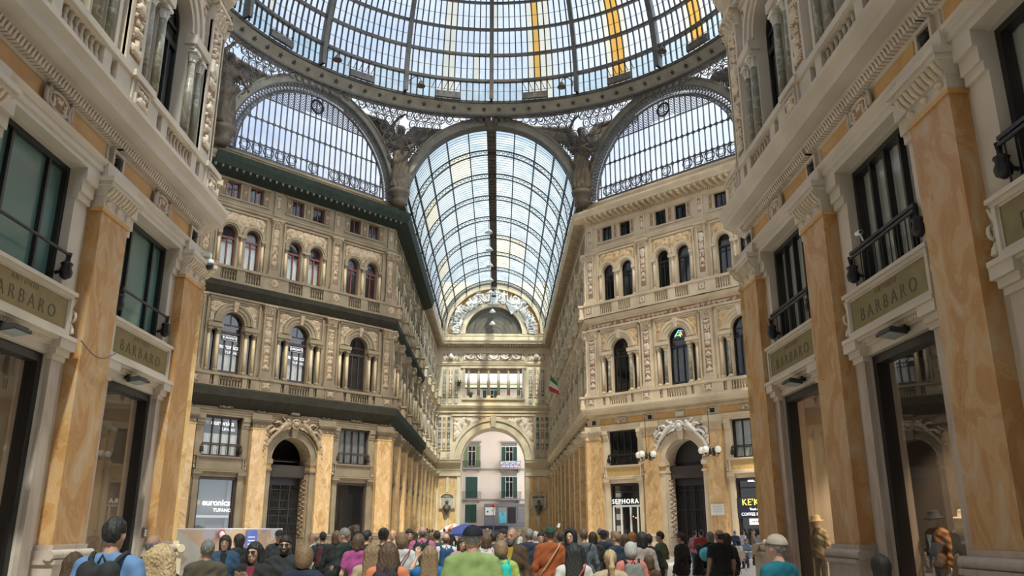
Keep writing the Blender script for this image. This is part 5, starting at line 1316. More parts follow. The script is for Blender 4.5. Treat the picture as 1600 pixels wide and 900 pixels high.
m = MB(); m.box(-2.75, -1.35, -.1, 0, 3.9, 5.0, 'white'); m.box(-2.5, -2.3, -.12, -.1, 4.3, 4.5, 'navy'); m.box(-.95, .3, -.04, 0, 2.8, 5.0, 'blind'); m.build('white_sign', r)
M['cyan'] = plain('turquoise_poster', (.10, .48, .60), .6, var=.4, vs=2)
m = MB(); m.box(-.75, .2, -.08, -.04, 2.85, 4.3, 'cyan'); m.build('poster', r)
m = MB(); m.box(.45, 1.6, -.05, 0, 2.8, 5.0, 'black'); m.build('doorway', r)
m = MB(); m.box(-4.0, .5, -1.6, 0, 2.2, 2.45, 'navy'); m.box(-4.0, .5, -1.62, -1.6, 1.9, 2.45, 'navy'); m.build('awning', r)
r = empty('street_sign_post', (.05, 116, 0)); tag(r, 'thin pole with small street signs standing in front of the kiosk', 'sign post')
m = MB(); m.tube([(0, 0, -.05), (0, 0, 5.4)], .05, 'iron_m', 8); m.build('pole', r); m = MB(); m.lathe(0, -.08, [(.01, 4.9), (.2, 4.95), (.25, 5.1), (.2, 5.25), (.01, 5.3)], 'red', 12); m.box(-.3, .3, -.1, -.06, 4.3, 4.6, 'white'); m.build('sign_plate', r)
# house seen through the loggia
bg_ = empty('apartment_building', (0, 150, 0)); tag(bg_, 'pale house with a green awning seen between the loggia columns', 'building')
m = MB(); m.box(-24, 24, 0, 6, -.05, 32.0, 'white'); m.build('facade_wall', bg_)
for x in (-12, -4.5, 2.5, 9):
    m = MB(); m.box(x - .9, x + .9, -.06, 0, 24.5, 27.5, 'shut'); m.frame(x - 1.05, x + 1.05, 24.4, 27.7, .15, -.1, 0, 'gstone'); m.build('window', bg_)
m = MB(); m.box(-1, 9, -1.6, 0, 26.6, 26.9, 'shut_l'); m.quad((-1, 0, 28.2), (9, 0, 28.2), (9, -1.8, 26.9), (-1, -1.8, 26.9), 'shut_l'); m.build('awning', bg_)
m = MB(); m.box(-20, 20, -1.2, 0, 23.6, 23.8, 'gstone'); 
for i in range(160): m.box(-20 + i * .25, -19.96 + i * .25, -1.15, -1.1, 23.8, 24.8, 'iron_d')
m.build('balcony', bg_)

# ================================================================ ON THE FLOOR
# printed hoarding in front of the left hand shops
mt, nt, out = new_mat('printed_mesh_banner')
p = N(nt, 'ShaderNodeBsdfPrincipled'); p.inputs['Roughness'].default_value = .8
g = N(nt, 'ShaderNodeNewGeometry'); vo = N(nt, 'ShaderNodeTexVoronoi'); vo.inputs['Scale'].default_value = 1.1; vo.distance = 'MANHATTAN' if hasattr(vo, 'distance') else None
nt.links.new(g.outputs['Position'], vo.inputs['Vector'])
sp = N(nt, 'ShaderNodeSeparateColor'); nt.links.new(vo.outputs['Color'], sp.inputs[0])
r_ = N(nt, 'ShaderNodeValToRGB'); r_.color_ramp.interpolation = 'CONSTANT'; el = r_.color_ramp.elements; el[0].color = (.42, .28, .19, 1); el[1].position = .3; el[1].color = (.28, .24, .26, 1)
for pos, c in ((.5, (.50, .34, .22)), (.7, (.40, .36, .38)), (.85, (.46, .42, .33))): e = el.new(pos); e.color = c4(c)
nt.links.new(sp.outputs[0], r_.inputs[0]); nt.links.new(r_.outputs[0], p.inputs['Base Color']); nt.links.new(p.outputs[0], out.inputs[0]); M['banner'] = mt
hb = empty('hoarding', (-14.9, 37.4, FZ), math.atan2(8.6, 4.1)); tag(hb, 'low site hoarding with printed brown and lilac triangles in front of the left shops', 'hoarding')
Lh = 9.5
m = MB(); vs = []; fs = []
for i in range(41):
    x = Lh * i / 40; y = .05 * math.sin(i * .9) * math.sin(i * .31); vs += [(x, y, .05), (x, y * .3, 1.74)]
for i in range(40): fs.append((2 * i, 2 * i + 2, 2 * i + 3, 2 * i + 1))
m.add(vs, fs, 'banner', True); m.build('printed_banner', hb)
m = MB(); m.tube([(0, .03, 1.77), (Lh, .03, 1.77)], .025, 'white', 6); m.build('top_rail', hb)
for i in range(6):
    x = Lh * i / 5; m = MB(); m.tube([(x, .06, 0), (x, .06, 1.8)], .03, 'white', 6); m.box(x - .2, x + .2, -.1, .25, 0, .06, 'gstone'); m.build('post', hb)
m = MB(); m.box(6.7, 7.45, -.09, -.06, .65, 1.7, 'blue'); m.box(6.7, 7.45, -.1, -.07, .3, .64, 'red'); 
for i in range(3): m.box(6.8, 7.3, -.095, -.09, 1.35 - i * .17, 1.4 - i * .17, 'white')
m.build('blue_poster', hb)
m = MB(); m.lathe(0, 0, [(.001, -.02), (.24, -.02), (.24, .0), (.001, .0)], 'red', 16); o = m.build('no_entry_sign', hb); o.matrix_local = Matrix.Translation((4.9, -.12, 1.5)) @ Matrix.Rotation(-PI / 2, 4, 'X')
m = MB(); m.lathe(0, 0, [(.001, -.03), (.17, -.03), (.17, .01), (.001, .01)], 'white', 16); o = m.build('no_entry_sign', hb); o.matrix_local = Matrix.Translation((4.9, -.13, 1.5)) @ Matrix.Rotation(-PI / 2, 4, 'X')
# parasols among the crowd
def parasol(x, y, h, mats, label, rad=1.5):
    r = empty('parasol', (x, y, FZ)); tag(r, label, 'parasol')
    m = MB(); m.tube([(0, 0, 0), (0, 0, h)], .025, 'white', 6); m.box(-.25, .25, -.25, .25, 0, .08, 'gstone'); m.build('pole', r)
    m = MB(); n = 12
    for k in range(n):
        a0, a1 = 2 * PI * k / n, 2 * PI * (k + 1) / n; mt = mats[k % len(mats)]
        A = [(rad * math.cos(a), rad * math.sin(a), h - .55) for a in (a0, a1)]; Bm = [(rad * .55 * math.cos(a), rad * .55 * math.sin(a), h - .22) for a in (a0, a1)]
        m.add([A[0], A[1], Bm[1], Bm[0], (0, 0, h)], [(0, 1, 2, 3), (3, 2, 4)], mt); m.add([A[0], A[1], (A[1][0], A[1][1], h - .68), (A[0][0], A[0][1], h - .68)], [(0, 1, 2, 3)], mt)
    m.build('canopy', r)
M['navyc'] = plain('dark_blue_cloth', (.03, .05, .19), .8)
parasol(-1.1, 47, 2.08, ['navyc'], 'dark blue parasol behind the man in the navy cap', 1.15)
M['orangec'] = plain('orange_cloth', (.60, .22, .08), .8)
parasol(-2.4, 60, 2.15, ['orangec', 'white'], 'small orange and white striped parasol left of the blue one', 1.1)
# cafe tables and chairs on the right
M['wood'] = plain('light_wood', (.50, .36, .20), .5); M['wicker'] = plain('beige_wicker', (.42, .34, .24), .8)
def cafe_table(x, y, label):
    r = empty('cafe_table', (x, y, FZ)); tag(r, label, 'table', 'cafe tables on the right')
    m = MB(); m.lathe(0, 0, [(.38, .72), (.40, .735), (.40, .75), (.38, .755)], 'wood', 18); m.build('tabletop', r)
    m = MB(); m.tube([(0, 0, .02), (0, 0, .72)], .03, 'iron_d', 6); m.lathe(0, 0, [(.22, 0), (.22, .02), (.05, .05)], 'iron_d', 12); m.build('pedestal', r)
    return r
def cafe_chair(x, y, rz, label):
    r = empty('cafe_chair', (x, y, FZ), rz); tag(r, label, 'chair', 'cafe chairs on the right')
    m = MB(); m.lathe(0, 0, [(.20, .43), (.22, .45), (.21, .47)], 'wicker', 14); m.build('seat', r)
    m = MB(); m.tube([(.22 * math.cos(a), .2 + .04 * math.sin(a), .47 + .40 * math.sin(a)) for a in np.linspace(0, PI, 12)], .018, 'wood', 6)
    m.add([(.2 * math.cos(a), .2 + .04 * math.sin(a), .52 + .33 * math.sin(a)) for a in np.linspace(0, PI, 12)], [tuple(range(12))], 'wicker'); m.build('backrest', r)
    for sx in (-1, 1):
        for sy in (-1, 1): m = MB(); m.tube([(sx * .16, sy * .16, .44), (sx * .2, sy * .2, 0)], .016, 'wood', 6); m.build('leg', r)
    return r
TB = [(10.6, 38.5), (12.0, 40.2), (9.7, 36.0)]
for i, (x, y) in enumerate(TB): cafe_table(x, y, ('round cafe table nearest the archway side', 'round cafe table closest to the coffee shop', 'front round cafe table beside the corner pillar')[i])
for i, (x, y, rz, lb) in enumerate(((10.0, 37.7, 2.5, 'cafe chair with its back to the square, left table'), (11.3, 37.8, -2.6, 'cafe chair right of the left table'), (11.4, 39.4, 2.4, 'cafe chair between the two rear tables'), (12.6, 41.0, -.5, 'cafe chair nearest the coffee shop window'), (9.1, 35.3, 2.4, 'front cafe chair left of the front table'), (10.4, 35.4, -2.4, 'front cafe chair right of the front table'))): cafe_chair(x, y, rz, lb)
m = MB(); m.frustum(-.13, .13, -.08, .08, 0, -.17, .17, -.1, .1, .38, 'red'); m.tube([(-.08, -.02, .38), (-.05, -.02, .55), (.05, -.02, .55), (.08, -.02, .38)], .01, 'white', 4); o = m.build('carrier_bag'); o.location = (4.55, 17.5, FZ); tag(o, 'small red carrier bag standing on the floor beside the man in the dark hoodie', 'bag')
# ================================================================ FIGURES (grown as one smooth surface from a distance field)
def snet(D, org, h):
    S = D < 0; nx, ny, nz = D.shape; c = (nx - 1, ny - 1, nz - 1)
    P = np.zeros(c + (3,)); C = np.zeros(c)
    for ax in range(3):
        o1, o2 = [a for a in range(3) if a != ax]
        for q1 in (0, 1):
            for q2 in (0, 1):
                sl0 = [None] * 3; sl1 = [None] * 3
                sl0[ax] = slice(0, c[ax]); sl1[ax] = slice(1, c[ax] + 1)
                for o, q in ((o1, q1), (o2, q2)): sl0[o] = slice(q, c[o] + q); sl1[o] = slice(q, c[o] + q)
                a = D[tuple(sl0)]; b = D[tuple(sl1)]; x = (a < 0) != (b < 0)
                t = np.where(x, a / np.where(x, a - b, 1), 0)
                P[..., ax] += t; P[..., o1] += q1 * x; P[..., o2] += q2 * x; C += x
    act = C > 0; idx = -np.ones(c, int); idx[act] = np.arange(act.sum())
    g = np.stack(np.nonzero(act), -1)
    V = org + (g + P[act] / C[act][:, None]) * h
    F = []
    for ax in range(3):
        o1, o2 = [(1, 2), (2, 0), (0, 1)][ax]
        sl = [slice(1, -1)] * 3; sl[ax] = slice(0, -1); s2 = list(sl); s2[ax] = slice(1, None)
        a = S[tuple(sl)]; b = S[tuple(s2)]; e = np.stack(np.nonzero(a != b), -1); fl = a[a != b]
        off = np.array([1, 1, 1]); off[ax] = 0; e = e + off
        d1 = np.zeros(3, int); d1[o1] = 1; d2 = np.zeros(3, int); d2[o2] = 1
        q = np.stack([idx[tuple(e.T)], idx[tuple((e - d1).T)], idx[tuple((e - d1 - d2).T)], idx[tuple((e - d2).T)]], -1)
        q[~fl] = q[~fl][:, ::-1]; F.append(q)
    return V, np.concatenate(F)
class Field:
    def __init__(s, lo, hi, h):
        s.h = h; s.lo = np.array(lo, float); n = np.ceil((np.array(hi) - s.lo) / h).astype(int) + 1
        s.ax = [s.lo[i] + h * np.arange(n[i]) for i in range(3)]; s.D = np.full(tuple(n), .2)
    def reg(s, lo, hi, m):
        r = []
        for i in range(3):
            a = max(0, int((lo[i] - m - s.lo[i]) / s.h)); b = min(len(s.ax[i]), int((hi[i] + m - s.lo[i]) / s.h) + 2); r.append(slice(a, max(a, b)))
        X, Y, Z = np.meshgrid(s.ax[0][r[0]], s.ax[1][r[1]], s.ax[2][r[2]], indexing='ij'); return tuple(r), X, Y, Z
    def mix(s, r, d, k, op='u'):
        a = s.D[r]
        if op == 'u':
            if k > 0: hh = np.clip(.5 + .5 * (a - d) / k, 0, 1); s.D[r] = a * (1 - hh) + d * hh - k * hh * (1 - hh)
            else: s.D[r] = np.minimum(a, d)
        else:
            if k > 0: d = -d; hh = np.clip(.5 - .5 * (a - d) / k, 0, 1); s.D[r] = a * (1 - hh) + d * hh + k * hh * (1 - hh)
            else: s.D[r] = np.maximum(a, -d)
    def cap(s, a, b, r1, r2=None, k=.025, flat=1.0, op='u'):
        """round cone; flat<1 squeezes it front to back"""
        r2 = r1 if r2 is None else r2; a = np.array(a, float); b = np.array(b, float); R_ = max(r1, r2)
        r, X, Y, Z = s.reg(np.minimum(a, b) - R_, np.maximum(a, b) + R_, .04 + k)
        if X.size == 0: return
        px, py, pz = X - a[0], (Y - a[1]) / flat, Z - a[2]; v = b - a; v = np.array([v[0], v[1] / flat, v[2]]); L = max(1e-9, (v * v).sum())
        t = np.clip((px * v[0] + py * v[1] + pz * v[2]) / L, 0, 1)
        d = np.sqrt((px - t * v[0]) ** 2 + (py - t * v[1]) ** 2 + (pz - t * v[2]) ** 2) - (r1 + (r2 - r1) * t)
        s.mix(r, d * (flat if flat < 1 else 1), k, op)
    def ell(s, c, rad, k=.02, op='u', rx=0.0):
        c = np.array(c, float); R_ = max(rad); r, X, Y, Z = s.reg(c - R_, c + R_, .04 + k)
        if X.size == 0: return
        x, y, z = X - c[0], Y - c[1], Z - c[2]
        if rx: co_, si_ = math.cos(rx), math.sin(rx); y, z = y * co_ + z * si_, -y * si_ + z * co_
        q = np.sqrt((x / rad[0]) ** 2 + (y / rad[1]) ** 2 + (z / rad[2]) ** 2); s.mix(r, (q - 1) * min(rad), k, op)
    def clip(s, f):
        X, Y, Z = np.meshgrid(*s.ax, indexing='ij'); s.D = np.maximum(s.D, f(X, Y, Z))
    def noise(s, f):
        X, Y, Z = np.meshgrid(*s.ax, indexing='ij'); s.D = s.D + f(X, Y, Z)
    def mesh(s, name, mat):
        D = s.D; D = np.pad(D, 1, constant_values=.2); V, F = snet(D, s.lo - s.h, s.h)
        for _ in range(1):                                  # one light smoothing pass
            A = np.zeros_like(V); n = np.zeros(len(V))
            for i in range(4): np.add.at(A, F[:, i], V[F[:, (i + 1) % 4]]); np.add.at(n, F[:, i], 1)
            V = V * .5 + .5 * A / np.maximum(1, n)[:, None]
        me = bpy.data.meshes.new(name); me.vertices.add(len(V)); me.vertices.foreach_set('co', V.ravel())
        me.loops.add(F.size); me.loops.foreach_set('vertex_index', F.ravel().astype(np.int32)); me.polygons.add(len(F))
        me.polygons.foreach_set('loop_start', np.arange(0, F.size, 4, dtype=np.int32)); me.polygons.foreach_set('loop_total', np.full(len(F), 4, np.int32))
        me.polygons.foreach_set('use_smooth', np.ones(len(F), bool)); me.update(calc_edges=True); me.validate(); me.materials.append(M[mat]); return me
M['skin'] = plain('light_skin', (.46, .265, .19), .55); M['skin_t'] = plain('tanned_skin', (.40, .22, .15), .55); M['skin_d'] = plain('brown_skin', (.20, .11, .07), .55)
M['bronze_d'] = ramp_mat('dark_patinated_wing', [(.3, (.045, .035, .025)), (.6, (.08, .062, .042)), (.85, (.13, .10, .07))], 2.2, rough=.7, bump=.3)
M['bronze_s'] = ramp_mat('brown_patinated_figure', [(.3, (.06, .045, .03)), (.6, (.12, .092, .06)), (.85, (.20, .16, .10))], 2.2, rough=.65, bump=.3)
POSES = {  # per side: elbow, wrist, hand direction ; legs: knee, ankle
 'stand': dict(arm=[((-.25, .03, 1.13), (-.26, -.05, .88), (.0, -.05, -1)), ((.25, .03, 1.13), (.26, -.05, .88), (.0, -.05, -1))], leg=[((-.10, -.01, .49), (-.11, .03, .08)), ((.10, -.01, .49), (.11, .03, .08))]),
 'walk': dict(arm=[((-.25, .14, 1.16), (-.24, .06, .92), (.0, -.3, -1)), ((.25, -.09, 1.14), (.22, -.26, .98), (.0, -.6, -.7))], leg=[((-.09, -.16, .52), (-.10, -.20, .10)), ((.10, .03, .49), (.10, .30, .14))]),
 'phone': dict(arm=[((-.25, -.08, 1.16), (-.07, -.30, 1.30), (.4, -.3, .9)), ((.25, -.08, 1.16), (.09, -.30, 1.30), (-.4, -.3, .9))], leg=[((-.10, -.01, .49), (-.11, .03, .08)), ((.10, -.01, .49), (.11, .03, .08))]),
 'bent': dict(arm=[((-.27, .06, 1.15), (-.14, -.17, 1.08), (.8, -.5, 0)), ((.25, .03, 1.13), (.26, -.05, .88), (.0, -.05, -1))], leg=[((-.10, -.02, .49), (-.12, .02, .08)), ((.10, -.01, .49), (.11, .04, .08))]),
 'raise': dict(arm=[((-.25, .03, 1.13), (-.26, -.05, .88), (.0, -.05, -1)), ((.30, -.16, 1.36), (.20, -.28, 1.60), (-.1, -.1, 1))], leg=[((-.10, -.01, .49), (-.11, .03, .08)), ((.10, -.01, .49), (.11, .03, .08))]),
 'sit': dict(arm=[((-.25, -.06, .72), (-.14, -.32, .74), (.3, -.9, 0)), ((.25, -.06, .72), (.14, -.32, .74), (-.3, -.9, 0))], leg=[((-.11, -.44, .50), (-.11, -.42, .08)), ((.11, -.44, .50), (.11, -.42, .08))], drop=.42)}
def torso(F, g, dz, k=.03):
    F.cap((-.075, .01, .96 - dz), (.075, .01, .96 - dz), .125 + g, k=k, flat=.85)
    F.cap((0, .0, .98 - dz), (0, .0, 1.12 - dz), .135 + g, .125 + g, k=.04, flat=.78)
    F.cap((-.055, -.005, 1.27 - dz), (.055, -.005, 1.27 - dz), .135 + g, k=.05, flat=.78)
    F.cap((-.15, .01, 1.415 - dz), (.15, .01, 1.415 - dz), .062 + g, k=.05)
    F.cap((-.06, .02, 1.45 - dz), (.06, .02, 1.45 - dz), .055 + g * .7, k=.04)
def hand(F, w, d, side):
    w = np.array(w); d = np.array(d, float); d /= np.linalg.norm(d)
    up = np.array([0, -1.0, 0]) if abs(d[1]) < .8 else np.array([0, 0, 1.0])
    s_ = np.cross(d, up); s_ /= np.linalg.norm(s_); n = np.cross(s_, d)      # s_: across the palm, n: palm normal
    c = w + d * .05
    for q in (-.024, -.008, .008, .024): F.cap(w + s_ * q * .7 + d * .005, w + d * .085 + s_ * q, .0135, .012, k=.012)
    for i, (q, L_) in enumerate(zip((-.030, -.0105, .0105, .030), (.062, .074, .070, .056))):
        a = w + d * .085 + s_ * q; b = a + d * L_ * .5 + n * .010 + s_ * q * .12; e = b + d * L_ * .42 + n * .024
        F.cap(a, b, .0098, .0090, k=.003); F.cap(b, e, .0090, .0075, k=.003)
    t0 = w + d * .022 + s_ * side * .026; t1 = t0 + d * .03 + s_ * side * .022 + n * .012; t2 = t1 + d * .030 + s_ * side * .004 + n * .010
    F.cap(t0, t1, .0135, .0115, k=.008); F.cap(t1, t2, .0108, .0085, k=.003)
HC = np.array([0, -.012, 1.635])
def head(F, dz, dy=0):
    o = np.array([0, dy, -dz]); 
    F.cap(np.array([0, .025, 1.44]) + o, np.array([0, .005, 1.56]) + o, .058, .052, k=.03)
    F.ell(HC + o + (0, .018, .018), (.074, .092, .094), k=.02); F.ell(HC + o + (0, -.022, -.035), (.058, .068, .078), k=.03)
    F.ell(HC + o + (0, -.05, -.092), (.030, .028, .024), k=.03)
    F.cap(HC + o + (0, -.088, -.002), HC + o + (0, -.108, -.034), .009, .013, k=.012)
    F.cap(HC + o + (-.012, -.096, -.036), HC + o + (.012, -.096, -.036), .009, k=.008)
    for s_ in (-1, 1):
        F.ell(HC + o + (s_ * .031, -.094, .004), (.019, .014, .012), k=.014, op='s'); F.ell(HC + o + (s_ * .031, -.079, .004), (.014, .012, .011), k=.004)
        F.cap(HC + o + (s_ * .016, -.092, .020), HC + o + (s_ * .048, -.078, .022), .007, k=.012)
        F.ell(HC + o + (s_ * .075, .012, -.008), (.010, .020, .032), k=.008, rx=.2)
    F.cap(HC + o + (-.016, -.089, -.064), HC + o + (.016, -.089, -.064), .0075, k=.006); F.cap(HC + o + (-.013, -.088, -.074), HC + o + (.013, -.088, -.074), .008, k=.006)
def limbs(F, P, g, dz, arms=True, legs=True, k=.02, upto=1.0, hem=0.0):
    if arms:
        for s_, (e, w, d) in zip((-1, 1), P['arm']):
            sh = (s_ * .185, .01, 1.405 - dz); e = np.array(e); w = np.array(w)
            F.cap(sh, e, .050 + g, .040 + g, k=k)
            if upto > .5: F.cap(e, e + (w - e) * .45, .040 + g, .036 + g, k=k); F.cap(e + (w - e) * .45, w, .036 + g, .025 + g * 1.1, k=k)
    if legs:
        for s_, (kn, an) in zip((-1, 1), P['leg']):
            hp = (s_ * .088, .01, .93 - dz); kn = np.array(kn); an = np.array(an)
            F.cap(hp, kn, .086 + g, .056 + g, k=.03); F.cap(kn, kn + (an - kn) * .4 + (0, .018, 0), .054 + g, .052 + g, k=.03); F.cap(kn + (an - kn) * .4 + (0, .018, 0), an, .050 + g, .034 + g + hem, k=.02)
def bounds(P, sit): return ((-.48, -.62 if sit else -.48, -.01), (.48, .42, 1.42 if sit else 1.84))
FIG = {}
def fig_body(pose):
    P = POSES[pose]; dz = P.get('drop', 0); F = Field(*bounds(P, dz > 0), .0085)
    torso(F, -.012, dz); limbs(F, P, -.004, dz); head(F, dz)
    for s_, (e, w, d) in zip((-1, 1), P['arm']): hand(F, w, d, -s_)
    for s_, (kn, an) in zip((-1, 1), P['leg']): F.cap((an[0], an[1] + .02, .045), (an[0] * 1.12, an[1] - .13, .03), .036, .028, k=.03); F.cap(an, (an[0], an[1] + .01, .05), .034, .036, k=.02)
    return F.mesh('body', 'skin')
def folds(a): return lambda X, Y, Z: a * (np.sin(X * 31 + Z * 17 + Y * 9) * np.sin(Z * 27 - X * 13) + .6 * np.sin(Z * 53 + X * 41))
def fig_top(pose, kind):
    P = POSES[pose]; dz = P.get('drop', 0); F = Field(*bounds(P, dz > 0), .0125)
    long_ = kind in ('jacket', 'coat', 'sweater'); g = .022 if kind in ('jacket', 'coat') else .012
    torso(F, g, dz, .035)
    if kind == 'coat': F.cap((0, 0, 1.0 - dz), (0, 0.01, .72 - dz * .55), .15, .19, k=.04, flat=.8)
    elif kind == 'jacket': F.cap((-.05, 0.0, 1.0 - dz), (-.05, 0.0, .90 - dz), .135, .14, k=.04, flat=.9); F.cap((.05, 0.0, 1.0 - dz), (.05, 0.0, .90 - dz), .135, .14, k=.04, flat=.9)
    if long_:
        limbs(F, P, g * .8, dz, True, False)
        for e, w, d in P['arm']: e = np.array(e); w = np.array(w); dd = (w - e) / np.linalg.norm(w - e); F.cap(w + dd * .03, w + dd * .11, .030, .034, k=0, op='s'); F.cap(w - dd * .02, w + dd * .005, .033 + g * .4, k=.01); F.cap(w + dd * .02, w + dd * .14, .055, k=0, op='s')
    else:
        for s_, (e, w, d) in zip((-1, 1), P['arm']):
            sh = np.array((s_ * .185, .01, 1.405 - dz)); e = np.array(e); F.cap(sh, sh + (e - sh) * .62, .056 + g, .056 + g, k=.03); F.cap(sh + (e - sh) * .86, e + (e - sh) * .2, .075, k=0, op='s')
    F.cap((-.03, .02, 1.455 - dz), (.03, .02, 1.455 - dz), .055 + g, .055 + g, k=.02)
    F.noise(folds(.0035 if kind != 'jacket' else .005))
    hemz = {'tshirt': .90, 'sweater': .88, 'jacket': .84, 'coat': .60}[kind]
    nk = 1.505 - dz
    F.clip(lambda X, Y, Z: np.where((np.abs(X) < .30) | True, Z - (nk + .02 * (kind in ('jacket', 'coat')) + Y * .35), 0))
    if not dz: F.clip(lambda X, Y, Z: np.where(np.abs(X) < .215 if pose not in ('phone', 'bent') else np.abs(X) < .3, hemz - Z, -1))
    else: F.clip(lambda X, Y, Z: np.where(Y > -.17, .47 - Z, -1))
    return F.mesh({'tshirt': 't_shirt', 'sweater': 'sweater', 'jacket': 'jacket', 'coat': 'coat'}[kind], 'white')
def fig_front(pose):
    P = POSES[pose]; F = Field((-.12, -.3, .95), (.12, .02, 1.55), .009); torso(F, .027, 0, .035); F.cap((-.03, .02, 1.455), (.03, .02, 1.455), .082, k=.02)
    F.clip(lambda X, Y, Z: np.maximum(np.abs(X) - .035 - .10 * np.maximum(0, Z - 1.25), np.maximum(Y + .05, np.maximum(Z - 1.495 - Y * .35, .98 - Z)))); return F.mesh('shirt_front', 'white')
def fig_trousers(pose):
    P = POSES[pose]; dz = P.get('drop', 0); F = Field((-.3, -.62, 0), (.3, .45, 1.12), .0125)
    F.cap((-.075, .01, .96 - dz), (.075, .01, .96 - dz), .131, k=.03, flat=.86); F.cap((0, 0, .98 - dz), (0, 0, 1.05 - dz), .138, k=.03, flat=.8)
    limbs(F, P, .010, dz, False, True, hem=.022); F.noise(folds(.003)); F.clip(lambda X, Y, Z: Z - (1.04 - dz)); F.clip(lambda X, Y, Z: .055 - Z)
    return F.mesh('trousers', 'white')
def fig_shoes(pose):
    P = POSES[pose]; F = Field((-.3, -.7, -.005), (.3, .5, .25), .009)
    for s_, (kn, an) in zip((-1, 1), P['leg']):
        zz = an[2] - .08; F.cap((an[0], an[1] + .03, .045 + zz), (an[0] * 1.15, an[1] - .15, .036 + zz), .047, .038, k=.02); F.cap(an, (an[0], an[1] + .01, .06 + zz), .05, .05, k=.02)
        F.cap((an[0], an[1] + .04, .012 + zz), (an[0] * 1.15, an[1] - .16, .012 + zz), .05, .045, k=.005)
    F.clip(lambda X, Y, Z: -Z); F.clip(lambda X, Y, Z: Z - .20)
    return F.mesh('shoes', 'white')
def fig_hair(kind):
    long_ = kind in ('long', 'curly', 'pony'); F = Field((-.26, -.22, 1.12 if long_ else 1.42), (.26, .3, 1.84), .0075)
    C = HC + (0, .022, .026)
    if kind == 'short': F.ell(C, (.081, .098, .099), k=0); F.ell(C + (.0, -.02, .02), (.074, .088, .086), k=.02)
    elif kind == 'fringe': F.ell(C + (0, 0, -.01), (.083, .100, .100), k=0)
    elif kind == 'bob': F.ell(C, (.098, .112, .112), k=0); F.cap(C + (-.04, .02, -.03), C + (-.055, .015, -.12), .06, .045, k=.03); F.cap(C + (.04, .02, -.03), C + (.055, .015, -.12), .06, .045, k=.03); F.cap(C + (0, .04, 0), C + (0, .05, -.12), .075, .055, k=.03)
    elif kind == 'grown': F.ell(C, (.104, .118, .116), k=0); F.ell(C + (0, .02, -.06), (.095, .10, .09), k=.03)
    elif kind == 'long':
        F.ell(C, (.094, .108, .110), k=0)
        for x in (-.06, -.02, .02, .06): F.cap(C + (x * .9, .045, -.02), C + (x * 1.4, .085, -.36), .055, .042, k=.03)
        for x in (-.085, .085): F.cap(C + (x * .8, 0, 0), C + (x * 1.35, .02, -.30), .04, .03, k=.03)
    elif kind == 'curly':
        F.ell(C, (.115, .128, .118), k=0)
        for x in (-.1, -.04, .04, .1): F.cap(C + (x * .8, .04, -.02), C + (x * 1.4, .07, -.30), .075, .06, k=.04)
    elif kind in ('pony', 'bun'):
        F.ell(C, (.086, .102, .104), k=0)
        if kind == 'pony': F.cap(C + (0, .10, .0), C + (0, .135, -.12), .034, .038, k=.02); F.cap(C + (0, .135, -.12), C + (0, .125, -.34), .038, .018, k=.02)
        else: F.ell(C + (0, .105, .05), (.05, .045, .048), k=.015)
    a = {'curly': .010, 'grown': .0035}.get(kind, .0035); f = {'curly': 95}.get(kind, 120)
    if kind in ('curly', 'grown'): F.noise(lambda X, Y, Z: a * np.sin(X * f + 2 * np.sin(Z * 40)) * np.sin(Z * f * .9 + 2 * np.sin(X * 37)) * np.sin(Y * f))
    else: F.noise(lambda X, Y, Z: a * np.sin(X * 150 + 3 * np.sin(Z * 14)) * np.cos(Y * 60) + (.005 * np.sin(X * 95 + 2 * np.sin(Y * 50)) * np.sin(Z * 90 + Y * 70) * (.6 if kind in ('short', 'fringe') else .25) if kind in ('short', 'fringe', 'bob', 'long') else 0))
    # open the face, clear the neck
    F.clip(lambda X, Y, Z: np.minimum(np.minimum(-(Y - (-.028 + .0 * Z)), .066 - np.abs(X) * .95), (1.690 - .25 * np.abs(X)) - Z) if kind != 'fringe' else np.minimum(-(Y + .0), .2))
    if kind == 'fringe': F.clip(lambda X, Y, Z: Z - 1.665)
    if kind in ('short', 'bun', 'pony', 'fringe'): F.clip(lambda X, Y, Z: np.where(Y < C[1] + .085, (1.565 - .3 * (Y - .02)) - Z, (1.2 if kind == 'pony' else 1.53) - Z)); 
    if kind in ('short', 'fringe', 'bun', 'pony'): F.clip(lambda X, Y, Z: np.minimum(1.600 - Z, .01 - Y + .0)); F.clip(lambda X, Y, Z: np.minimum(np.minimum(1.645 - Z, .045 - Y), np.abs(X) - .055))
    return F.mesh('hair', 'black')
def fig_cap():
    F = Field((-.14, -.26, 1.6), (.14, .16, 1.82), .007); C = HC + (0, .022, .03)
    F.ell(C, (.094, .110, .108), k=0); F.clip(lambda X, Y, Z: (1.672 - .1 * Y) - Z); F.cap((-.045, -.10, 1.685), (.045, -.10, 1.685), .035, k=0, flat=1); F.cap((-.035, -.165, 1.672), (.035, -.165, 1.672), .03, k=.02)
    F.clip(lambda X, Y, Z: np.where(Y < -.095, np.abs(Z - (1.682 - .12 * X * X * 10 + (Y + .1) * .15)) - .009, -1)); return F.mesh('cap', 'black')
def fig_hood():
    F = Field((-.2, -.2, 1.35), (.2, .25, 1.84), .009); C = HC + (0, .03, .02); F.ell(C, (.122, .135, .135), k=0); F.cap((0, .03, 1.47), (0, .02, 1.55), .13, .11, k=.05, flat=.9)
    F.ell(C + (0, -.10, -.03), (.078, .11, .105), k=.01, op='s'); F.ell(C, (.09, .105, .108), k=0, op='s'); F.clip(lambda X, Y, Z: 1.40 - Z); return F.mesh('hood', 'black')
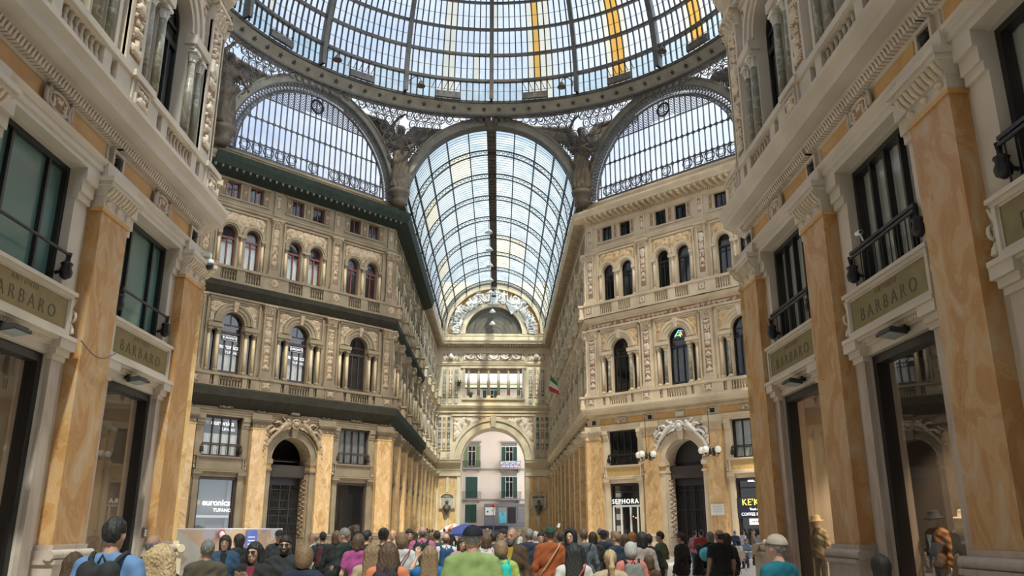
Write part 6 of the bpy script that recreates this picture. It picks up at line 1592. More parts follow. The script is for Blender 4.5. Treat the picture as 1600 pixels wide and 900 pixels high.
def fig_beard():
    F = Field((-.1, -.16, 1.5), (.1, .06, 1.66), .006); F.ell(HC + (0, -.024, -.045), (.064, .076, .078), k=0); F.ell(HC + (0, -.05, -.098), (.038, .036, .032), k=.02)
    F.clip(lambda X, Y, Z: Z - (1.585 + 6 * X * X - .0)); F.clip(lambda X, Y, Z: Y - .02); F.ell(HC + (0, -.1, -.068), (.022, .02, .010), k=.003, op='s'); return F.mesh('beard', 'black')
def fig_glasses():
    m = MB(); o = HC
    for s_ in (-1, 1):
        pts = [(o[0] + s_ * .032 + .025 * math.cos(t), o[1] - .098 + .006 * abs(math.cos(t)) * (1 if s_ * math.cos(t) > 0 else -1) , o[2] + .004 + .021 * math.sin(t)) for t in np.linspace(0, 2 * PI, 14, endpoint=False)]
        m.add(pts + [(a, b + .004, c) for a, b, c in pts], [tuple(range(14)), tuple(range(27, 13, -1))] + [(k, (k + 1) % 14, 14 + (k + 1) % 14, 14 + k) for k in range(14)], 'black')
        m.tube([(o[0] + s_ * .056, o[1] - .092, o[2] + .012), (o[0] + s_ * .078, o[1] - .06, o[2] + .01), (o[0] + s_ * .082, o[1] + .02, o[2] + .006)], .003, 'black', 4)
    m.tube([(o[0] - .01, o[1] - .1, o[2] + .012), (o[0] + .01, o[1] - .1, o[2] + .012)], .003, 'black', 4); return m.mesh('sunglasses')
def fig_eyes():
    m = MB(); o = HC
    for s_ in (-1, 1):
        m.lathe(0, 0, [(.001, .0)] * 2, 'white', 3); c = o + (s_ * .031, -.0905, .004)
        pts = [(c[0] + .012 * math.cos(t), c[1] - .0015, c[2] + .005 * math.sin(t)) for t in np.linspace(0, 2 * PI, 12, endpoint=False)]; m.add(pts, [tuple(range(12))], 'white')
        pts = [(c[0] + .005 * math.cos(t), c[1] - .003, c[2] + .005 * math.sin(t)) for t in np.linspace(0, 2 * PI, 10, endpoint=False)]; m.add(pts, [tuple(range(10))], 'black')
        m.tube([(c[0] - .018, c[1] - .001, c[2] + .017), (c[0], c[1] - .006, c[2] + .021), (c[0] + .018, c[1] - .001, c[2] + .017)], .0035, 'hair_k', 4)
    M['lip'] = plain('lips', (.40, .16, .13), .5); m.tube([(o[0] - .02, o[1] - .094, o[2] - .069), (o[0], o[1] - .099, o[2] - .067), (o[0] + .02, o[1] - .094, o[2] - .069)], .006, 'lip', 5)
    return m.mesh('face_details')
def fig_pack():
    F = Field((-.2, .08, .98), (.2, .42, 1.52), .011); F.cap((-.07, .22, 1.10), (-.07, .21, 1.38), .09, .08, k=.04); F.cap((.07, .22, 1.10), (.07, .21, 1.38), .09, .08, k=.04); F.cap((-.05, .29, 1.12), (.05, .29, 1.12), .06, k=.02); F.noise(folds(.003)); F.clip(lambda X, Y, Z: .125 - Y)
    return F.mesh('bag', 'black')
def fig_straps():
    m = MB()
    for s_ in (-1, 1):
        m.tube([(s_ * .06, .15, 1.40), (s_ * .10, .12, 1.475), (s_ * .115, .03, 1.508), (s_ * .13, -.09, 1.46), (s_ * .14, -.145, 1.32), (s_ * .17, -.10, 1.16), (s_ * .16, .10, 1.10)], .019, 'black', 6)
    m.tube([(-.03, .16, 1.44), (0, .17, 1.50), (.03, .16, 1.44)], .01, 'black', 5); return m.mesh('strap')
def fig_sling():
    m = MB(); m.tube([(-.15, .04, 1.500), (-.13, .12, 1.46), (-.03, .165, 1.32), (.08, .16, 1.17), (.19, .10, 1.0), (.20, .0, .98), (.08, -.15, 1.12), (-.06, -.165, 1.32), (-.14, -.09, 1.46)], .011, 'black', 5, closed=True); return m.mesh('strap')
def F_(kind, *a):
    k = (kind,) + a
    if k not in FIG: FIG[k] = {'body': fig_body, 'top': fig_top, 'front': fig_front, 'trousers': fig_trousers, 'shoes': fig_shoes, 'hair': fig_hair, 'cap': fig_cap, 'hood': fig_hood, 'beard': fig_beard, 'glasses': fig_glasses, 'eyes': fig_eyes, 'pack': fig_pack, 'straps': fig_straps, 'sling': fig_sling}[kind](*a)
    return FIG[k]
CM = {}
def cloth(c, name='cloth', rough=.85):
    c = tuple(round(x * .78, 3) for x in c); k = (c, name)
    if k not in CM: CM[k] = plain(name, c, rough, var=.12, vs=14, bump=.06); M['c' + str(len(CM))] = CM[k]
    return CM[k]
HAIRB = 1
for nm, c in (('k', (.012, .010, .009)), ('d', (.035, .022, .015)), ('b', (.09, .05, .028)), ('l', (.19, .115, .06)), ('y', (.36, .25, .135)), ('g', (.17, .16, .15)), ('w', (.40, .385, .365)), ('r', (.30, .10, .03))): M['hair_' + nm] = plain('hair_' + nm, c, .65, var=.4, vs=70, bump=.4)
def mset(o, mat): o.material_slots[0].link = 'OBJECT'; o.material_slots[0].material = mat; return o
CP, SP = math.cos(.2854), math.sin(.2854)
def raypt(px, py, Y):
    a, b = px - 800, 450 - py; yr = 1283 * CP - b * SP; z = 1283 * SP + b * CP
    x = a * math.cos(.016) + yr * math.sin(.016); y = -a * math.sin(.016) + yr * math.cos(.016); t = Y / y
    return .7227 + x * t, 2.0424 + z * t
def person(x, y, h, face, pose, kind, topc, legc, hair, hc, skin='skin', ex='', label='', group=None, z=FZ, sx=1.0, name='person'):
    s_ = h / 1.75; r = empty(name, (x, y, z), math.radians(face)); r.scale = (s_ * sx, s_ * (sx + 1) / 2, s_); tag(r, label, name if name != 'person' else 'person', group)
    dz = POSES[pose].get('drop', 0); L0 = Matrix.Translation((0, 0, -dz))
    mset(link('body', F_('body', pose), r), M[skin])
    mset(link({'tshirt': 't_shirt'}.get(kind, kind), F_('top', pose, kind), r), cloth(topc, 'top_fabric'))
    mset(link('trousers', F_('trousers', pose), r), cloth(legc, 'trouser_fabric')); mset(link('shoes', F_('shoes', pose), r), cloth((.05, .045, .04) if 'W' not in ex else (.6, .6, .58), 'shoe_leather'))
    hk = {'s': 'short', 'f': 'fringe', 'b': 'bob', 'g': 'grown', 'l': 'long', 'c': 'curly', 'p': 'pony', 'u': 'bun'}
    if hair in hk: mset(link('hair', F_('hair', hk[hair]), r, L0), M['hair_' + hc])
    if 'C' in ex:
        cc = {'n': (.008, .010, .022), 'k': (.015, .015, .015), 'g': (.02, .07, .045), 't': (.42, .34, .27)}[ex[ex.index('C') + 1]]; mset(link('cap', F_('cap'), r, L0), cloth(cc, 'cap_fabric'))
    if 'H' in ex: mset(link('hood', F_('hood'), r, L0), cloth((.012, .012, .014), 'hood_fabric'))
    if 'B' in ex: mset(link('beard', F_('beard'), r, L0), M['hair_' + hc])
    if 'V' in ex: mset(link('shirt_front', F_('front', pose), r), cloth({'m': (.22, .02, .04), 'k': (.01, .01, .01), 'y': (.42, .26, .03)}[ex[ex.index('V') + 1]], 'shirt_fabric'))
    if 'S' in ex: link('sunglasses', F_('glasses'), r, L0)
    if 'E' in ex: link('face_details', F_('eyes'), r, L0)
    return r
def worn(r, kind, c, label, strapc=None):
    """bag carried by figure r, a thing of its own"""
    o = empty({'pack': 'backpack', 'sling': 'shoulder_bag'}[kind]); o.matrix_world = Matrix.Translation(r.location) @ Matrix.Rotation(r.rotation_euler.z, 4, 'Z') @ Matrix.Diagonal((*r.scale, 1)); tag(o, label, 'bag')
    if kind == 'pack': mset(link('bag', F_('pack'), o), cloth(c, 'bag_fabric')); mset(link('strap', F_('straps'), o), cloth(strapc or c, 'strap_webbing'))
    else:
        mset(link('strap', F_('sling'), o), cloth(strapc or c, 'strap_webbing')); m = MB(); m.frustum(-.05, .05, -.1, .1, -.13, -.04, .04, -.09, .09, .1, 'white'); me = m.mesh('bag'); mset(link('bag', me, o, Matrix.Translation((.25, .02, .95))), cloth(c, 'bag_fabric'))
    return o
def P_(px, top, Y, face, pose, kind, topc, legc, hair, hc, ex='', label='', skin='skin', sx=1.0, group=None, hs=0):
    x, zt = raypt(px, top, Y); h = zt - FZ - .015 - hs; return person(x, Y, h, face, pose, kind, topc, legc, hair, hc, skin, ex, label, group, sx=sx)
JE = (.05, .09, .18); DK = (.015, .015, .018); TN = (.34, .24, .14); NV = (.015, .022, .05)
# --- nearest row, seen mostly from behind
a = P_(182, 808, 6.8, 184, 'stand', 'tshirt', (.12, .22, .42), JE, 's', 'k', '', 'tall dark haired man in a blue shirt with a black backpack, far left'); worn(a, 'pack', DK, 'black backpack on the man in the blue shirt at far left')
a = P_(118, 862, 8.5, 200, 'stand', 'tshirt', (.05, .42, .36), DK, 'l', 'b', '', 'person in a turquoise top half hidden behind the blue shirted man')
P_(242, 834, 9.6, 170, 'stand', 'jacket', NV, DK, 'f', 'g', '', 'balding grey haired man in a navy jacket on the left')
P_(254, 851, 7.8, 180, 'stand', 'jacket', DK, DK, 'c', 'y', '', 'woman with big blonde curls seen from behind on the left')
P_(326, 843, 10, 205, 'stand', 'jacket', (.10, .085, .055), TN, 's', 'g', '', 'grey haired man in an olive brown jacket turned away')
P_(353, 836, 14, 10, 'stand', 'jacket', (.04, .09, .17), DK, 'b', 'd', 'EVk', 'dark haired woman facing us in a blue denim jacket')
P_(374, 834, 16.5, 250, 'bent', 'coat', (.02, .025, .022), DK, 'b', 'k', '', 'figure in a long dark coat behind the denim jacket woman')
P_(399, 846, 10, -10, 'phone', 'jacket', (.014, .013, .014), DK, 'l', 'k', 'SVm', 'woman with sunglasses, long black hair and black jacket over dark red')
P_(437, 828, 17.5, 8, 'stand', 'tshirt', (.03, .035, .038), DK, 's', 'k', 'CkE', 'man in a black cap and dark printed t-shirt facing us')
P_(447, 836, 11.2, 6, 'stand', 'jacket', (.012, .013, .015), DK, 's', 'k', 'BS', 'bearded man with sunglasses in a black jacket facing us', skin='skin_t')
P_(477, 853, 9, 178, 'stand', 'jacket', NV, DK, 'g', 'l', '', 'woman with short dark blonde hair in a navy coat, from behind')
P_(492, 832, 20, 260, 'bent', 'tshirt', (.55, .45, .42), DK, 'f', 'g', '', 'man in a pale pink shirt turned right beside the left archway')
a = P_(505, 831, 19, 200, 'bent', 'tshirt', (.02, .05, .06), JE, 's', 'k', '', 'dark haired person in a dark teal shirt with a maroon backpack'); worn(a, 'pack', (.10, .02, .03), 'maroon backpack on the dark teal shirted person')
P_(527, 829, 17, 180, 'stand', 'jacket', DK, JE, 'b', 'b', '', 'person in black top and jeans behind the man with tan trousers')
P_(539, 825, 15.5, 250, 'bent', 'jacket', (.015, .025, .02), TN, 's', 'g', '', 'grey haired man in a dark jacket and tan trousers, turned right')
P_(561, 834, 13.8, 175, 'stand', 'tshirt', (.36, .06, .22), (.14, .24, .36), 'b', 'b', '', 'woman in a magenta t-shirt and light jeans from behind')
P_(574, 828, 16, 160, 'stand', 'sweater', DK, DK, 's', 'k', '', 'person all in black just right of the magenta t-shirt')
P_(583, 848, 10.4, 185, 'stand', 'tshirt', (.42, .30, .20), DK, 'l', 'l', '', 'woman with long wavy dark blonde hair beside the orange top')
P_(600, 824, 13.5, 180, 'stand', 'sweater', DK, DK, 'u', 'k', '', 'person with black hair tied up, standing out behind the orange top')
a = P_(608, 846, 9.3, 180, 'stand', 'tshirt', (.72, .22, .10), JE, 'l', 'b', '', 'woman with grey brown long hair in an orange top from behind', sx=1.0); worn(a, 'pack', (.03, .02, .03), 'small dark rucksack worn over the orange top')
P_(614, 827, 22, 0, 'stand', 'tshirt', (.5, .4, .38), DK, 'f', 'l', 'E', 'man with a flushed face behind the orange topped woman')
a = P_(628, 832, 14, 185, 'bent', 'tshirt', (.60, .57, .56), JE, 'g', 'l', '', 'blonde woman in a white t-shirt with crossed maroon straps'); worn(a, 'sling', (.12, .05, .05), 'shoulder bag with maroon strap on the blonde woman in white', (.28, .05, .06))
P_(640, 826, 17.5, 15, 'stand', 'sweater', (.10, .02, .04), DK, 's', 'k', 'E', 'dark haired man in a maroon top facing us', skin='skin_t')
a = P_(661, 821, 17, 180, 'stand', 'tshirt', (.45, .12, .24), DK, 'f', 'g', '', 'tall balding man in a pink shirt seen from behind', skin='skin_t'); worn(a, 'pack', (.012, .016, .018), 'black backpack on the man in the pink shirt')
P_(672, 852, 10.6, 180, 'raise', 'sweater', (.01, .13, .34), DK, 'l', 'l', '', 'woman with long brown blonde hair in a bright blue jacket')
P_(683, 829, 19, 190, 'phone', 'tshirt', (.03, .05, .05), DK, 's', 'k', '', 'dark haired person in dark green holding something up')
a = P_(697, 832, 17.2, 190, 'stand', 'tshirt', (.60, .60, .60), JE, 'f', 'l', '', 'fair haired man in a white shirt with a blue backpack'); worn(a, 'pack', (.015, .06, .16), 'blue backpack on the fair haired man in white')
P_(722, 840, 16, 20, 'phone', 'tshirt', (.42, .22, .26), DK, 'b', 'd', 'E', 'woman with dark hair and a pink top looking towards us', skin='skin_t')
P_(739, 821, 8.8, 178, 'stand', 'tshirt', (.30, .40, .14), TN, 's', 'g', 'Cn', 'large man in a lime green polo shirt and navy cap', sx=1.12)
a = P_(760, 834, 15.5, 180, 'stand', 'tshirt', (.55, .42, .42), DK, 'b', 'b', '', 'person in a pale top with a white backpack right of the navy cap'); worn(a, 'pack', (.60, .55, .52), 'white and pink backpack right of the navy cap')
P_(771, 831, 18, 175, 'stand', 'jacket', (.05, .05, .05), DK, 's', 'k', '', 'person in a charcoal jacket between white backpack and brown jacket')
a = P_(783, 845, 11.6, 180, 'stand', 'tshirt', (.34, .42, .10), DK, 'g', 'l', '', 'woman with a short light brown bob and a lime top'); worn(a, 'pack', (.02, .50, .42), 'bright turquoise backpack on the woman in the lime top', (.02, .40, .34))
P_(787, 826, 20, -70, 'stand', 'sweater', (.04, .05, .08), DK, 's', 'k', 'E', 'dark haired man in profile beside the bald bearded man')
P_(800, 824, 13.6, -25, 'bent', 'jacket', (.085, .045, .022), (.06, .06, .06), '', 'g', 'BEVy', 'bald man with a grey beard in a brown jacket over yellow', skin='skin_t')
P_(827, 826, 16.5, 170, 'stand', 'jacket', NV, (.04, .045, .04), 's', 'g', '', 'grey haired person in a navy jacket right of the bald man')
P_(837, 830, 20.5, 190, 'stand', 'tshirt', (.60, .60, .62), JE, 's', 'w', '', 'white haired person in a white shirt left of the orange coat')
P_(845, 831, 18.8, 0, 'bent', 'tshirt', (.50, .32, .06), JE, 's', 'k', '', 'person in a mustard top left of the orange coat')
a = P_(859, 823, 14.4, 185, 'bent', 'jacket', (.42, .10, .025), DK, 's', 'b', 'Cg', 'man in a burnt orange coat and dark green cap'); worn(a, 'sling', (.2, .12, .08), 'cross body bag with a pale strap on the orange coat', (.62, .45, .30))
P_(875, 832, 19, 180, 'stand', 'jacket', NV, DK, 's', 'd', '', 'person in navy between orange coat and black hood')
P_(891, 825, 15.2, -20, 'stand', 'coat', (.012, .012, .014), DK, '', 'k', 'HE', 'person in a black hooded coat half turned towards us', hs=.02)
a = P_(896, 848, 10.4, 180, 'stand', 'sweater', (.62, .57, .54), DK, 'l', 'k', '', 'woman with long black hair in a white top from behind'); worn(a, 'sling', (.1, .1, .12), 'bag with a red strap across the white top', (.40, .06, .06))
a = P_(912, 826, 16.8, 170, 'stand', 'sweater', (.10, .11, .13), DK, 's', 'b', '', 'man in a grey sweater with a dark diagonal strap', skin='skin_t'); worn(a, 'sling', DK, 'small bag on a dark strap across the grey sweater')
P_(926, 831, 18.2, 180, 'stand', 'jacket', (.03, .022, .018), DK, 'b', 'd', '', 'woman in dark brown between the grey sweater and navy cap')
P_(942, 828, 18.8, 190, 'stand', 'jacket', (.015, .025, .05), JE, 's', 'b', 'Cn', 'man in a navy jacket and cap near the shop with white letters')
P_(953, 858, 10, 180, 'stand', 'sweater', (.45, .33, .22), TN, 'p', 'y', '', 'girl with a long blonde ponytail in a beige top')
P_(962, 830, 16, 225, 'stand', 'sweater', (.015, .03, .06), JE, 's', 'l', '', 'fair haired man in a dark blue sweater turned left')
P_(976, 834, 18, 180, 'stand', 'sweater', (.10, .05, .10), DK, 'b', 'b', '', 'small figure in a plum top behind the dark blue sweater')
P_(987, 831, 21.5, 185, 'stand', 'tshirt', (.62, .60, .58), JE, 'b', 'r', '', 'red haired woman in a white top further back')
a = P_(985, 847, 12.2, 182, 'stand', 'sweater', (.62, .20, .16), DK, 'g', 'w', '', 'woman with short white curly hair and coral collar'); worn(a, 'pack', (.22, .22, .21), 'pale grey backpack below the white curly hair', DK)
P_(1002, 831, 14.6, 190, 'stand', 'sweater', (.34, .27, .25), DK, 'b', 'k', '', 'woman with bushy black hair in a patterned grey blouse')
P_(1013, 834, 17, 180, 'stand', 'jacket', DK, DK, 's', 'k', '', 'person in a black leather jacket beside the bushy black hair')
P_(1013, 867, 13.2, 190, 'stand', 'sweater', (.11, .055, .03), DK, 'b', 'b', '', 'child with brown hair and brown top in front')
P_(1031, 830, 20, 235, 'bent', 'tshirt', (.10, .13, .06), (.52, .48, .42), 's', 'k', '', 'man in an olive green shirt and pale trousers, turned right', skin='skin_t')
P_(1063, 832, 18.8, 225, 'stand', 'jacket', (.022, .018, .016), JE, 's', 'd', '', 'young man in a dark hoodie and jeans before the right archway')
P_(1091, 850, 20.5, 225, 'bent', 'sweater', DK, (.18, .28, .38), 'b', 'd', '', 'child in a black top and light jeans before the right archway')
P_(1109, 831, 21, 200, 'stand', 'jacket', (.025, .022, .022), DK, 'b', 'g', '', 'grey haired woman in black facing the bald man in black')
P_(1123, 826, 16.6, 200, 'stand', 'tshirt', (.013, .013, .014), (.17, .17, .16), 'f', 'd', '', 'sturdy balding man in a black t-shirt and grey trousers', skin='skin_t', sx=1.1)
P_(1134, 833, 18, 200, 'stand', 'jacket', (.03, .026, .022), (.2, .18, .14), 'b', 'd', '', 'woman in a black jacket just behind the man in black t-shirt')
P_(1211, 835, 8.4, 215, 'stand', 'sweater', (.0, .12, .17), DK, 's', 'g', 'Ct', 'man in a teal sweater and beige cap on the right', sx=1.1)
a = P_(1373, 866, 8.0, 182, 'stand', 'tshirt', (.60, .58, .60), DK, 'b', 'k', '', 'dark haired woman in a white top at the lower right'); worn(a, 'sling', DK, 'bag on a black strap across the white top, lower right')
# blue balloon-like ball held by the child, phone held up
m = MB(); m.lathe(0, 0, [(.01, -.16), (.1, -.13), (.155, -.05), (.16, .03), (.12, .11), (.01, .16)], 'cyan', 14); o = m.build('ball'); x, z = raypt(1103, 866, 20.2); o.location = (x, 20.2, z); tag(o, 'light blue ball in the arms of the child in black', 'ball')
x, z = raypt(873, 821, 13.8); m = MB(); m.box(-.02, .02, -.004, .004, -.035, .035, 'white'); m.tube([(0, 0, -.035), (-.03, 0, -.2)], .005, 'iron_d', 5); o = m.build('smartphone'); o.location = (x, 13.8, z); o.rotation_euler = (0, .4, .2); tag(o, 'white phone on a thin stick raised beside the green cap', 'phone')
# --- cafe guests
for (x, y, rz), args in (((10.0, 37.7, 2.5), ('sweater', (.05, .10, .18), 'g', 's', 'guest in a blue sweater seated at the left cafe table')), ((11.3, 37.8, -2.6), ('tshirt', (.6, .6, .6), 'k', 'b', 'guest in a white shirt seated right of the left table')), ((11.4, 39.4, 2.4), ('sweater', (.14, .10, .07), 'b', 's', 'guest in brown seated between the rear cafe tables')), ((12.6, 41.0, -.5), ('tshirt', (.25, .35, .5), 'l', 'b', 'guest in light blue facing us beside the coffee shop window'))):
    r_ = math.radians(0); person(x, y, 1.72, math.degrees(rz), 'sit', args[0], args[1], JE, args[3], args[2], 'skin', '', args[4], None)
for i, (px, Y, topc, hc, lb) in enumerate(((1148, 44.5, (.03, .06, .12), 'g', 'standing guest in navy beneath the coffee shop sign'), (1160, 45.5, (.55, .55, .55), 'k', 'waiter in a white shirt standing beneath the coffee shop sign'), (1176, 43.6, (.16, .11, .08), 'b', 'standing guest in brown near the corner pillar'), (1190, 38.2, (.4, .5, .62), 'l', 'standing fair haired guest in light blue beside the corner pillar'))):
    x, _ = raypt(px, 830, Y); person(x, Y, 1.68 + .03 * i, 160 - 50 * i, 'bent' if i % 2 else 'stand', 'sweater' if i != 1 else 'tshirt', topc, DK, 'b' if i % 2 else 's', hc, 'skin', '', lb)
# --- distant crowd
random.seed(21)
cols = [('navy', (.02, .03, .07)), ('black', (.015, .015, .016)), ('white', (.58, .57, .55)), ('grey', (.14, .14, .14)), ('red', (.36, .04, .04)), ('sky blue', (.16, .28, .42)), ('olive', (.10, .11, .05)), ('beige', (.42, .34, .24)), ('pink', (.48, .22, .26)), ('brown', (.10, .055, .03)), ('green', (.04, .16, .07)), ('yellow', (.5, .38, .08))]
hcs = [('dark haired', 'k'), ('brown haired', 'b'), ('fair haired', 'l'), ('grey haired', 'g')]
spots = []
for k in range(46):
    Y = 23 + k * 1.45 + random.uniform(-.6, .6); px = 545 + (k * 137.5) % 560 if Y < 40 else 660 + (k * 61.8) % 190
    spots.append((px, Y))
for i, (px, Y) in enumerate(spots):
    x, _ = raypt(px, 830, Y)
    if abs(x) > 6.2 and Y > 55: x = math.copysign(5.8, x)
    for qx, qy in ((-1.1, 47), (-2.4, 60)):
        if abs(x - qx) < 1.7 and abs(Y - qy) < 1.7: Y += 2.4
    cn, c = cols[i % 12]; hn, hc = hcs[(i // 12 + i) % 4]
    hh = random.uniform(1.58, 1.82); back = random.random() < .65; pose = random.choice(['stand', 'walk', 'phone', 'bent'])
    side = 'left' if px < 700 else ('right' if px > 860 else 'middle')
    wh = 'front part' if Y < 30 else ('middle part' if Y < 48 else 'far end')
    person(x, Y, hh, (180 if back else 0) + random.uniform(-40, 40), pose, 'sweater' if i % 3 else 'tshirt', c, random.choice([DK, JE, TN]), random.choice('sbsl'), hc, random.choice(['skin', 'skin_t']), '', '%s %s in %s, %s of the crowd, %s' % (hn, 'person from behind' if back else 'person facing us', cn, wh, side))
# --- mannequins in the right hand windows
M['manq'] = plain('mannequin_cream', (.55, .48, .38), .4)
def straw(c, nm='hat'):
    m = MB(); m.lathe(0, 0, [(.001, .115), (.07, .11), (.09, .09), (.10, .0), (.17, -.01), (.175, -.018), (.17, -.026), (.08, -.015)], 'white', 24); return m
def mannequin(s, o_, top, face, kind, topc, legc, hatc, label, z0):
    x, y = 7.5 + o_, 21.84 - s; h = 1.78; r = person(x, y, h, face, 'bent', kind, topc, legc, '', 'k', 'manq', '', label, None, z=z0, name='mannequin')
    me = straw(hatc).mesh('hat'); o = mset(link('hat', me, r, Matrix.Translation((0, .0, 1.70)) @ Matrix.Rotation(.12, 4, 'X')), cloth(hatc, 'hat_straw')); return r
zt = .52
r = mannequin(1.64, .79, 0, -60, 'jacket', (.44, .34, .20), (.22, .20, .17), (.66, .48, .26), 'mannequin in a straw hat and beige jacket behind the farther right window', zt)
r = mannequin(6.74, 1.0, 0, -75, 'jacket', (.30, .14, .05), (.36, .30, .22), (.02, .02, .025), 'mannequin in a dark hat and rust brown jacket behind the nearer right window', zt)
m = MB(); m.add([(-.06, -.149, 1.40), (.06, -.149, 1.40), (.03, -.158, 1.18), (-.03, -.158, 1.18)], [(0, 1, 2, 3)], 'white'); m.build('shirt_front', r)
m = MB(); 
for sg in (-1, 1): m.add([(sg * .02, -.165, 1.20), (sg * .07, -.150, 1.42), (sg * .11, -.135, 1.30), (sg * .11, -.15, .98), (sg * .01, -.165, .98)], [(0, 1, 2, 3, 4)], 'blue_v') if 'blue_v' in M else None
M['blue_v'] = plain('dark_blue_waistcoat', (.03, .06, .10), .8)
for sg in (-1, 1): m.add([(sg * .01, -.165, 1.18), (sg * .07, -.150, 1.42), (sg * .11, -.135, 1.30), (sg * .11, -.15, .98), (sg * .01, -.165, .98)], [(0, 1, 2, 3, 4)], 'blue_v')
m.build('waistcoat', r)
mannequin(7.68, 1.03, 0, -60, 'coat', (.42, .36, .26), (.30, .28, .24), (.60, .52, .40), 'mannequin in a cream hat and pale coat at the edge of the nearer right window', zt)
for k in (0, 1):
    m = MB(); m.box(-1.3, 1.3, .5, 1.6, FZ, zt, 'room_l'); m.box(-1.25, 1.25, .48, .5, FZ, zt - .03, 'black'); o = m.build('display_platform'); o.matrix_world = wall_frame('NR', BC('NR', k)); tag(o, 'low display platform inside the %s shop window, right wall' % ('farther' if k == 0 else 'nearer'), 'platform')
# partition walls and warm spots of the near shops
for i, (key, k, mt) in enumerate((('NR', 0, 'room_l'), ('NR', 1, 'room'), ('NL', 0, 'room_l'), ('NL', 1, 'room_l'))):
    m = MB(); m.box(-1.9, 1.9, 2.3, 2.38, FZ, 5.3, mt); m.box(-1.95, -1.87, .5, 2.3, FZ, 5.3, mt); m.box(1.87, 1.95, .5, 2.3, FZ, 5.3, mt); o = m.build('trim_%d' % (30 + i)); o.matrix_world = wall_frame(key, BC(key, k)); o['kind'] = 'structure'
    for j, x in enumerate((-.6, .5)):
        r = empty('spotlight'); r.matrix_world = wall_frame(key, BC(key, k)) @ Matrix.Translation((x, 1.3, 5.2)); tag(r, '%s ceiling spot in the %s' % (('far', 'near')[(x < 0) == (key == 'NR')], {('NR', 0): 'shop with the straw hat', ('NR', 1): 'shop with the dark hat', ('NL', 0): 'left shop nearest the corner', ('NL', 1): 'left shop at the picture edge'}[(key, k)]), 'lamp', 'shop ceiling spots')
        m = MB(); m.lathe(0, 0, [(.07, -.12), (.08, 0), (.03, .1)], 'black', 10); m.build('housing', r)
        m = MB(); m.lathe(0, 0, [(.001, -.125), (.055, -.125), (.055, -.115), (.001, -.115)], 'warm', 10); m.build('lamp_lens', r)
        l = bpy.data.lights.new('spot', 'SPOT'); l.energy = 900 if key == 'NR' else 200; l.color = (1, .75, .5); l.spot_size = 1.5; l.spot_blend = .6; l.shadow_soft_size = .06
        lo = bpy.data.objects.new('spot_beam', l); COL.objects.link(lo); lo.parent = r; lo.location = (0, 0, -.16); lo.rotation_euler = (.25, 0, 0)
# hanging garment rail / display in the left window
r = empty('display_bust'); r.matrix_world = wall_frame('NL', 2.5) @ Matrix.Translation((0, .9, FZ)); tag(r, 'black and white striped garment on a stand inside the left shop window', 'display stand')
m = MB(); m.tube([(0, 0, 0), (0, 0, 1.0)], .025, 'iron_d', 6); m.lathe(0, 0, [(.18, 0), (.18, .02), (.03, .05)], 'iron_d', 14); m.build('stand', r)
m = MB()
for i in range(9): z0 = .85 + i * .085; w0 = [.13, .14, .15, .16, .18, .2, .21, .19, .12][i]; m.lathe(0, 0, [(w0 - .01, z0), (w0 + .01, z0 + .04), (w0 + .005, z0 + .085)], 'white' if i % 2 else 'black', 14)
m.build('garment', r)

# ================================================================ WINGED FIGURES ON THE PENDENTIVES
def angel_meshes():
    F = Field((-1.25, -.5, -.05), (1.25, .5, 2.35), .024)
    F.cap((0, .02, .95), (0, .02, 1.15), .14, .12, k=.05, flat=.8); F.cap((-.06, 0, 1.30), (.06, 0, 1.30), .14, k=.05, flat=.8); F.cap((-.15, 0, 1.42), (.15, 0, 1.42), .065, k=.05)
    for i in range(7):
        x = -.15 + i * .05; F.cap((x * .6, .0, .98), (x * 1.1, -.05 + .03 * (i % 2), .10), .10, .085, k=.02)
    F.cap((-.12, -.05, .75), (.14, -.08, .95), .12, .1, k=.03)
    F.cap((0, 0, 1.46), (0, -.02, 1.56), .055, .05, k=.03); F.ell((0, -.03, 1.64), (.085, .10, .115), k=.02); F.ell((0, .02, 1.68), (.10, .11, .10), k=.02)
    F.cap((-.17, 0, 1.42), (-.28, -.12, 1.66), .058, .05, k=.03); F.cap((-.28, -.12, 1.66), (-.12, -.22, 1.90), .048, .036, k=.02); F.cap((-.12, -.22, 1.9), (.02, -.26, 1.97), .036, .03, k=.01)
    F.cap((.17, 0, 1.42), (.27, -.16, 1.2), .058, .05, k=.03); F.cap((.27, -.16, 1.2), (.12, -.30, 1.08), .048, .036, k=.02)
    F.cap((.1, -.3, 1.06), (.35, -.25, .95), .03, .03, k=.02)
    F.cap((0, .0, .0), (0, .0, .08), .2, .2, k=.02)
    F.noise(lambda X, Y, Z: np.where(Z < 1.0, .012 * np.sin(X * 60 + 4 * np.sin(Z * 5)), .004 * np.sin(X * 40 + Z * 30)))
    body = F.mesh('body', 'bronze_s')
    wings = []
    for sg in (-1, 1):
        G = Field((min(sg * 1.45, 0), -.1, .9), (max(sg * 1.45, 0), .4, 2.35), .022)
        up = .12 if sg < 0 else 0
        root = np.array((sg * .06, .14, 1.36)); elb = np.array((sg * .38, .24, 1.86 + up * .3)); tip = np.array((sg * 1.3, .22, 1.98 + up))
        G.cap(root, elb, .10, .08, k=.04); G.cap(elb, tip, .08, .03, k=.03)
        for i in range(20):
            t = i / 19; p = root + (elb - root) * (t / .3) if t < .3 else elb + (tip - elb) * ((t - .3) / .7)
            L_ = .62 * math.sin(PI * min(1, .25 + .62 * t)) ; q = p + np.array((sg * (.02 + .22 * t), .02, -L_ * (1 - .55 * t))); G.cap(p, q, .058, .030, k=.015, flat=.6)
        wings.append(G.mesh('wing', 'bronze_d'))
    return body, wings
ab, aw = angel_meshes()
